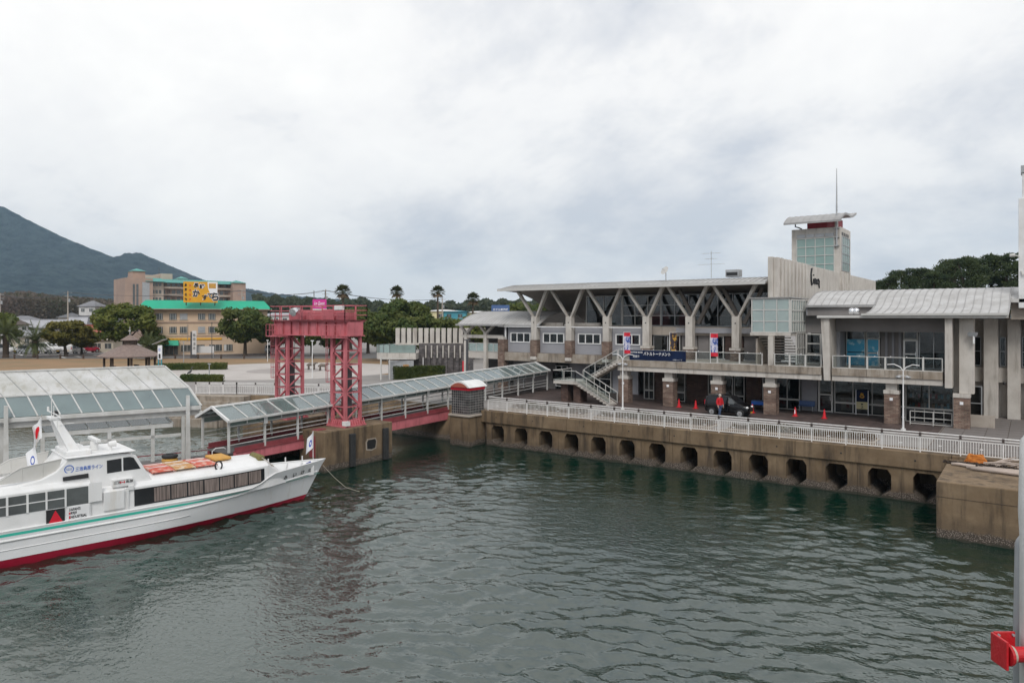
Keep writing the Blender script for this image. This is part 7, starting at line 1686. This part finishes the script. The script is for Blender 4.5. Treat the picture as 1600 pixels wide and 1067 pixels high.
for i, (rx, rz_, th, lm, n, fl) in enumerate(((4.2, 3.2, 2.6, 'leaf_camphor', 9000, .6), (4.0, 2.9, 2.3, 'leaf_dark', 8500, .55), (3.6, 2.6, 2.2, 'leaf_olive', 7500, .55))):
    cz = th + rz_ * .75; me, cs = crown_mesh(60 + i, n, rx, rz_, .26, 30, cz, fl); PROTO.append((me, trunk_mesh(80 + i, th, .32, cs, cz), lm))
def tree(kind, label, px, Y_, s, rz=0, sz=1.0, group='park trees', z0=0, lm=None):
    x, y = at(px, Y_); me, tk, l0 = PROTO[kind]; t = local_thing('broadleaf_tree', label, 'tree', (x, y, GZ + z0), R(rz), group); t.scale = (s, s, s * sz)
    o = put(me, 'crown', M[l0], t); put(tk, 'trunk', M['bark'], t)
    if lm:
        o.material_slots[0].link = 'OBJECT'; o.material_slots[0].material = M[lm]
tree(0, 'big round camphor tree behind the gazebo', 196, 138, 1.28, 20, .95)
tree(2, 'yellowish round tree left of the gazebo', 103, 139, 1.05, 70, 1.0)
tree(2, 'small yellowish tree between the palms and the round tree', 128, 146, .8, 130, .9)
tree(1, 'dark round tree in front of the right half of the green roofed hotel', 383, 140, 1.18, 40, 1.12)
tree(1, 'smaller dark tree just left of the gantry', 432, 146, .95, 200, 1.0)
tree(0, 'tree seen through the gantry opening at left', 487, 140, .85, 10, 1.0)
tree(1, 'tree seen through the gantry opening at right', 516, 142, .95, 100, .95)
tree(1, 'large dark tree right behind the gantry leg', 600, 124, 1.15, 0, 1.05); tree(0, 'large dark tree behind the pavilion balcony', 632, 128, 1.28, 80, 1.0, lm='leaf_dark'); tree(1, 'dark tree behind the left pavilion slats', 665, 122, 1.12, 160, .95); tree(2, 'olive green tree behind the right pavilion slats', 700, 126, 1.1, 220, .95, lm='leaf_camphor'); tree(0, 'tree behind the barrel roof of the terminal', 738, 130, 1.05, 300, .9, lm='leaf_camphor')
tree(1, 'tree far right of the white building beyond the gantry', 575, 150, 1.15, 30, 1.05); tree(2, 'tree top showing beyond the gantry railing', 548, 165, 1.25, 90, 1.2, lm='leaf_dark'); tree(1, 'tree in front of the yellow building', 690, 160, 1.0, 55, .9)
tree(0, 'tree at the left edge behind the first palm', -10, 150, 1.1, 15, .95); tree(2, 'shrubby tree below the hotel awning', 240, 139, .62, 115, 1.0, lm='leaf_dark')
tree(1, 'tree behind the left end of the hall roof', 818, 170, 1.4, 35, 1.1); tree(1, 'tree between the blue billboard and the hall roof', 838, 185, 1.45, 135, 1.1)
# date palms with arching feather fronds
def feather_palm(seed, nf, fl, th):
    r = random.Random(seed); V_, F_ = [], []
    for i in range(nf):
        az = i * 2.39996 + r.uniform(-.2, .2); el = R(r.uniform(-25, 78)); L_ = fl * r.uniform(.8, 1.1); p = Vector((0, 0, th)); d = Vector((math.cos(az) * math.cos(el), math.sin(az) * math.cos(el), math.sin(el))); sd_ = Vector((-math.sin(az), math.cos(az), 0)); seg = 9; pts = [p]
        for k2 in range(seg): p = p + d * (L_ / seg); d = (d + Vector((0, 0, -.13))).normalized(); pts.append(p)
        for k2 in range(1, seg + 1):
            a, b = pts[k2 - 1], pts[k2]; dn = (b - a).normalized(); upv = sd_.cross(dn)
            for q in range(3):
                c = a.lerp(b, q / 3); ll = .62 * math.sin(math.pi * min(1, (k2 + .4) / (seg + .6))) + .12
                for s in (-1, 1):
                    tip = c + (sd_ * s * .8 + dn * .75 + Vector((0, 0, r.uniform(-.35, .15)))) * ll * .8; n0 = len(V_); V_.extend([c, c + dn * .09, tip]); F_.append((n0, n0 + 1, n0 + 2))
            n0 = len(V_); w = .035; V_.extend([a - sd_ * w, a + sd_ * w, b + sd_ * w, b - sd_ * w]); F_.append((n0, n0 + 1, n0 + 2, n0 + 3))
    me = bpy.data.meshes.new('fronds'); me.from_pydata([tuple(v) for v in V_], [], F_); tk = MB().path([(0, 0, -.1), (0, 0, .4), (0, 0, th * .7), (0, 0, th + .15)], [.55, .42, .42, .5], 12).mesh('trunk')
    return me, tk
FP = feather_palm(5, 76, 4.2, 3.4); FP2 = feather_palm(6, 72, 4.0, 2.6)
for k2, (px, Y_, s, lab) in enumerate(((9, 134, 1.2, 'feathery date palm at the left edge of the lawn'), (55, 135, 1.12, 'second feathery date palm, shorter, right of the leftmost palm'), (231, 128, .85, 'feathery palm close behind the gazebo at right'))):
    x, y = at(px, Y_); t = local_thing('date_palm', lab, 'palm', (x, y, GZ), R(40 * k2), 'date palms on the lawn'); t.scale = (s, s, s); me, tk = FP if k2 == 0 else FP2; put(me, 'fronds', M['leaf_palm'], t); put(tk, 'trunk', M['bark_palm'], t)
# tall fan palms
def fan_palm(seed, n=46):
    r = random.Random(seed); V_, F_ = [], []; D_, DF = [], []
    for i in range(n):
        az = i * 2.39996; el = R(82 - 120 * (i / n)) ; dead = i > n - 9; pl = r.uniform(.65, .95); d = Vector((math.cos(az) * math.cos(el), math.sin(az) * math.cos(el), math.sin(el))); sd_ = Vector((-math.sin(az), math.cos(az), 0)); upv = sd_.cross(d) * -1; c = d * pl * (.7 if dead else 1); VV, FF = (D_, DF) if dead else (V_, F_)
        n0 = len(VV); VV.extend([Vector((0, 0, -.1)), sd_ * .03, c]); FF.append((n0, n0 + 1, n0 + 2))
        for k2 in range(13):
            a = R(-78 + 12.5 * k2 + r.uniform(-4, 4)); ln = r.uniform(.72, .95) * (1 - .25 * abs(math.sin(a))); e_ = d * math.cos(a) + sd_ * math.sin(a); tip = c + e_ * ln + Vector((0, 0, -.16 * ln - (.3 if dead else 0))) ; mid = c + e_ * ln * .55; w = (sd_ * math.cos(a) - d * math.sin(a)) * .07; n0 = len(VV); VV.extend([c, mid + w, tip, mid - w]); FF.append((n0, n0 + 1, n0 + 2, n0 + 3))
    g = bpy.data.meshes.new('crown'); g.from_pydata([tuple(v) for v in V_], [], F_); dd = bpy.data.meshes.new('dead_skirt'); dd.from_pydata([tuple(v) for v in D_], [], DF)
    return g, dd
FAN = [fan_palm(1), fan_palm(2, 52)]
for k2, (px, Y_, pyc, s, lab) in enumerate(((536, 128, 457, 1.0, 'tall fan palm above the right gantry leg, leftmost of the four'), (620, 130, 457, .86, 'tall fan palm second from the left, above the dark trees'), (684, 126, 457, .86, 'tall slender fan palm third from the left above the pavilion'), (739, 134, 468, .92, 'fan palm left of the blue billboard, rightmost of the four'), (788, 190, 480, .8, 'small distant fan palm beside the blue billboard'), (893, 200, 478, .9, 'small distant fan palm seen between the Y columns'))):
    x, y = at(px, Y_); h_ = hz(pyc, Y_) - GZ; t = local_thing('fan_palm', lab, 'palm', (x, y, GZ), R(70 * k2), 'tall fan palms'); g, dd = FAN[k2 % 2]
    o = put(g, 'crown', M['leaf_fan'], t, loc=(0, 0, h_)); o.scale = (s * 1.1,) * 3; o = put(dd, 'dead_skirt', M['leaf_deadfan'], t, loc=(0, 0, h_ - .1)); o.scale = (s * 1.1,) * 3
    MB().path([(0, 0, -.1), (.05, 0, h_ * .5), (0, 0, h_)], [.26, .2, .15], 9).build('trunk', M['bark_palm'], t)
# pines behind the right wing
def pine_mesh(seed, h_, w):
    r = np.random.default_rng(seed); parts = []; b = MB(); top = Vector((r.normal() * .5, r.normal() * .5, h_)); b.path([(0, 0, -.2), (r.normal() * .3, r.normal() * .3, h_ * .5), tuple(top)], [.34, .26, .08], 8); cs = []
    for i in range(22):
        z = h_ * (.5 + .5 * (i / 21) ** .9); rad = w * (1.05 - .75 * ((z / h_ - .5) / .5) ** 1.4) * (.55 + .45 * r.random()); az = r.random() * 6.28; c = Vector((rad * math.cos(az), rad * math.sin(az), z)); b.path([(0, 0, z - rad * .35), tuple(c)], [.09, .03], 5); cs.append((c.x, c.y, c.z, .9 + .8 * r.random()))
    cs.append((top.x, top.y, top.z - .3, 1.1)); cs = np.array(cs); n = 6500; k_ = r.integers(0, len(cs), n); d = r.normal(size=(n, 3)); d /= np.linalg.norm(d, axis=1)[:, None]; c = cs[k_, :3] + d * r.random((n, 1)) ** .5 * cs[k_, 3:4] * np.array([1.15, 1.15, .42])
    a = r.normal(size=(n, 3)) + np.array([0, 0, .6]); a /= np.linalg.norm(a, axis=1)[:, None]; q = np.cross(a, r.normal(size=(n, 3))); q /= np.linalg.norm(q, axis=1)[:, None]; a *= .24 * (.6 + .8 * r.random((n, 1))); q *= .075
    v = np.stack([c - q, c + q, c + a + q * .4, c + a - q * .4], 1).reshape(-1, 3); me = bpy.data.meshes.new('crown'); me.from_pydata(v.tolist(), [], np.arange(4 * n).reshape(-1, 4).tolist())
    return me, b.mesh('trunk')
PN = [pine_mesh(11, 15, 3.0), pine_mesh(12, 14, 3.4), pine_mesh(13, 15.5, 2.8)]
pl_ = [(1390, 108, 432, 'leftmost low pine beside the sign wall'), (1412, 112, 421, 'second low pine right of the sign wall'), (1436, 110, 420, 'third pine, rounded, above the wing roof'), (1463, 104, 424, 'fourth pine, low, above the wing roof'), (1490, 108, 406, 'fifth pine with a pointed top'), (1518, 103, 402, 'tall pine in the middle right of the row'), (1545, 107, 399, 'tallest pine near the white pylon'), (1572, 104, 398, 'tall pine just left of the white pylon'), (1600, 108, 400, 'pine partly behind the white pylon'), (1380, 130, 440, 'small distant pine at the left end of the row'), (1475, 122, 415, 'pine set back behind the fourth and fifth'), (1530, 120, 404, 'pine set back behind the tall ones')]
for k2, (px, Y_, pyt, lab) in enumerate(pl_):
    x, y = at(px, Y_); t = local_thing('pine_tree', lab, 'pine', (x, y, GZ), R(53 * k2), 'pines behind the right wing'); me, tk = PN[k2 % 3]; s = (hz(pyt, Y_) - GZ) / (15.3, 14.3, 15.8)[k2 % 3]; t.scale = (max(.95, s * 1.0), max(.95, s * 1.0), s); put(me, 'crown', M['leaf_pine'], t); put(tk, 'trunk', M['bark'], t)
# ---- woods too far to tell apart
def wood(name, label, seed, n, fn, leaf, m):
    r = np.random.default_rng(seed); c = np.array([fn(r) for _ in range(n)]); a = r.normal(size=(n, 3)); a /= np.linalg.norm(a, axis=1)[:, None]; q = np.cross(a, r.normal(size=(n, 3))); q /= np.linalg.norm(q, axis=1)[:, None]; s = leaf * (.5 + r.random((n, 1))); a, q = a * s, q * s * .7
    v = np.stack([c - a, c + q, c + a, c - q], 1).reshape(-1, 3); me = bpy.data.meshes.new(name); me.from_pydata(v.tolist(), [], np.arange(4 * n).reshape(-1, 4).tolist()); o = put(me, name, M[m], kind='stuff'); o['label'] = label; o['category'] = 'wood'
    return o
def tops(px, lst): return float(np.interp(px, [p for p, _ in lst], [z for _, z in lst]))
T1 = [(-60, 456), (0, 460), (40, 457), (90, 464), (140, 467), (175, 470), (215, 474)]
def w1(r):
    px = -60 + 275 * r.random(); Y_ = 330 + 90 * r.random(); x, y = at(px, Y_); blob = math.sin(px * .35 + Y_ * .2) * 3; zt = hz(tops(px, T1) + blob + 5 * (1 - (Y_ - 330) / 90), Y_); return (x, y, GZ + (zt - GZ) * (1 - .75 * r.random() ** 1.6))
wood('bare_wood', 'bare brown winter wood on the rise behind the left houses', 3, 46000, w1, .55, 'twig_brown')
T2 = [(395, 462), (430, 464), (480, 467), (530, 470), (560, 466), (600, 474), (640, 475), (680, 472), (720, 474), (760, 469), (800, 470), (860, 470), (930, 474), (1010, 478)]
def w2(r):
    px = 395 + 620 * r.random(); Y_ = 300 + 110 * r.random(); x, y = at(px, Y_); blob = 2.2 * math.sin(px * .23) + 1.5 * math.sin(px * .61 + Y_ * .05); zt = hz(tops(px, T2) + blob + 3 * (1 - (Y_ - 300) / 110), Y_); return (x, y, GZ + (zt - GZ) * (1 - .9 * r.random() ** 1.7))
wood('far_wood', 'dark green belt of distant trees behind the town', 5, 26000, w2, 1.0, 'forest_leaf')

# ================================================================== FITTINGS OF THE FERRY THE PICTURE WAS TAKEN FROM
t = local_thing('ferry_fitting', 'white ferry post with grey pipe and red hose box at the right edge', 'ship fitting', (*c2w(2.858, 4.0), 5.0), R(36))
zc = lambda py, Y_: hz(py, Y_) - 5.0
MB().path([(-.012, 0, 2.0), (-.012, 0, zc(1000, 4.0)), (-.004, 0, zc(850, 4.0)), (.0, 0, zc(845, 4.0)), (.02, 0, zc(830, 4.0))], [.030, .030, .028, .025, .01], 12).build('pipe', M['steel_grey'], t, smooth=True); mat('post_white', (.70, .70, .69), .45, (.60, .59, .56), 5, detail=8, bump=.08, bscale=60, streak=((.36, .22, .12), .45, .58))
MB().path([(-.008, -.09, 1.0), (-.008, -.09, zc(840, 3.91)), (-.010, -.09, zc(800, 3.91)), (-.004, -.09, zc(690, 3.91)), (.02, -.09, zc(672, 3.91))], [.055, .055, .06, .057, .03], 14).build('post', M['post_white'], t, smooth=True)
fr_ = mat('fitting_red', (.55, .012, .02), .45, (.42, .01, .015), 9, detail=8, bump=.15, bscale=40, streak=((.22, .03, .015), .6, .5))
x0, x1, y0, y1, z0, z1 = -.20, -.085, -.24, -.06, zc(1046, 3.8), zc(1003, 3.8)
MB().box(x0, x1, y1 - .014, y1, z0, z1).build('back_plate', fr_, t, bevel=.004); MB().box(x0 - .014, x0, y0 + .05, y1, z0 - .012, z1 - .005).build('flap', fr_, t, bevel=.004)
MB().path([(x0 + .005, -.16, (z0 + z1) / 2 - .01), (x0 + .02, -.16, (z0 + z1) / 2 - .01), (x0 + .02, -.16, (z0 + z1) / 2 - .01), (x0 + .05, -.16, (z0 + z1) / 2 - .01), (x1 + .05, -.16, (z0 + z1) / 2 - .01)], [.058, .058, .042, .04, .04], 18).build('coupling', fr_, t); MB().path([(x0 + .022, -.16, (z0 + z1) / 2 - .01), (x0 + .04, -.16, (z0 + z1) / 2 - .01)], [.045, .045], 18).build('collar', M['rope'], t)
for zq in (z0 + .015, z1 - .015):
    for xq in (x0 + .02, x1 - .015): MB().tube((xq, y1 - .024, zq), (xq, y1 - .012, zq), .007, n=8).build('bolt', M['steel_grey'], t)
rp_ = MB()
for st_ in range(3):
    rp_.path([(x1 - .02 + .008 * math.cos(q * .8 + st_ * 2.09), -.27 + .008 * math.sin(q * .8 + st_ * 2.09), .9 + (z1 - .03 - .9) * q / 120) for q in range(121)], .0075, 5)
rp_.build('rope', M['rope'], t)

# ================================================================== SEA AIR
hm = bpy.data.materials.new('haze'); hm.use_nodes = True; N_ = hm.node_tree.nodes; N_.clear(); oo = N_.new('ShaderNodeOutputMaterial'); pv_ = N_.new('ShaderNodeVolumePrincipled'); pv_.inputs['Color'].default_value = (.55, .78, 1.0, 1); pv_.inputs['Density'].default_value = .00013; pv_.inputs['Anisotropy'].default_value = .2; hm.node_tree.links.new(pv_.outputs[0], oo.inputs['Volume'])
MB().box(-5600, 2600, -2600, 4900, -2.5, 480).build('haze', hm, kind='stuff')
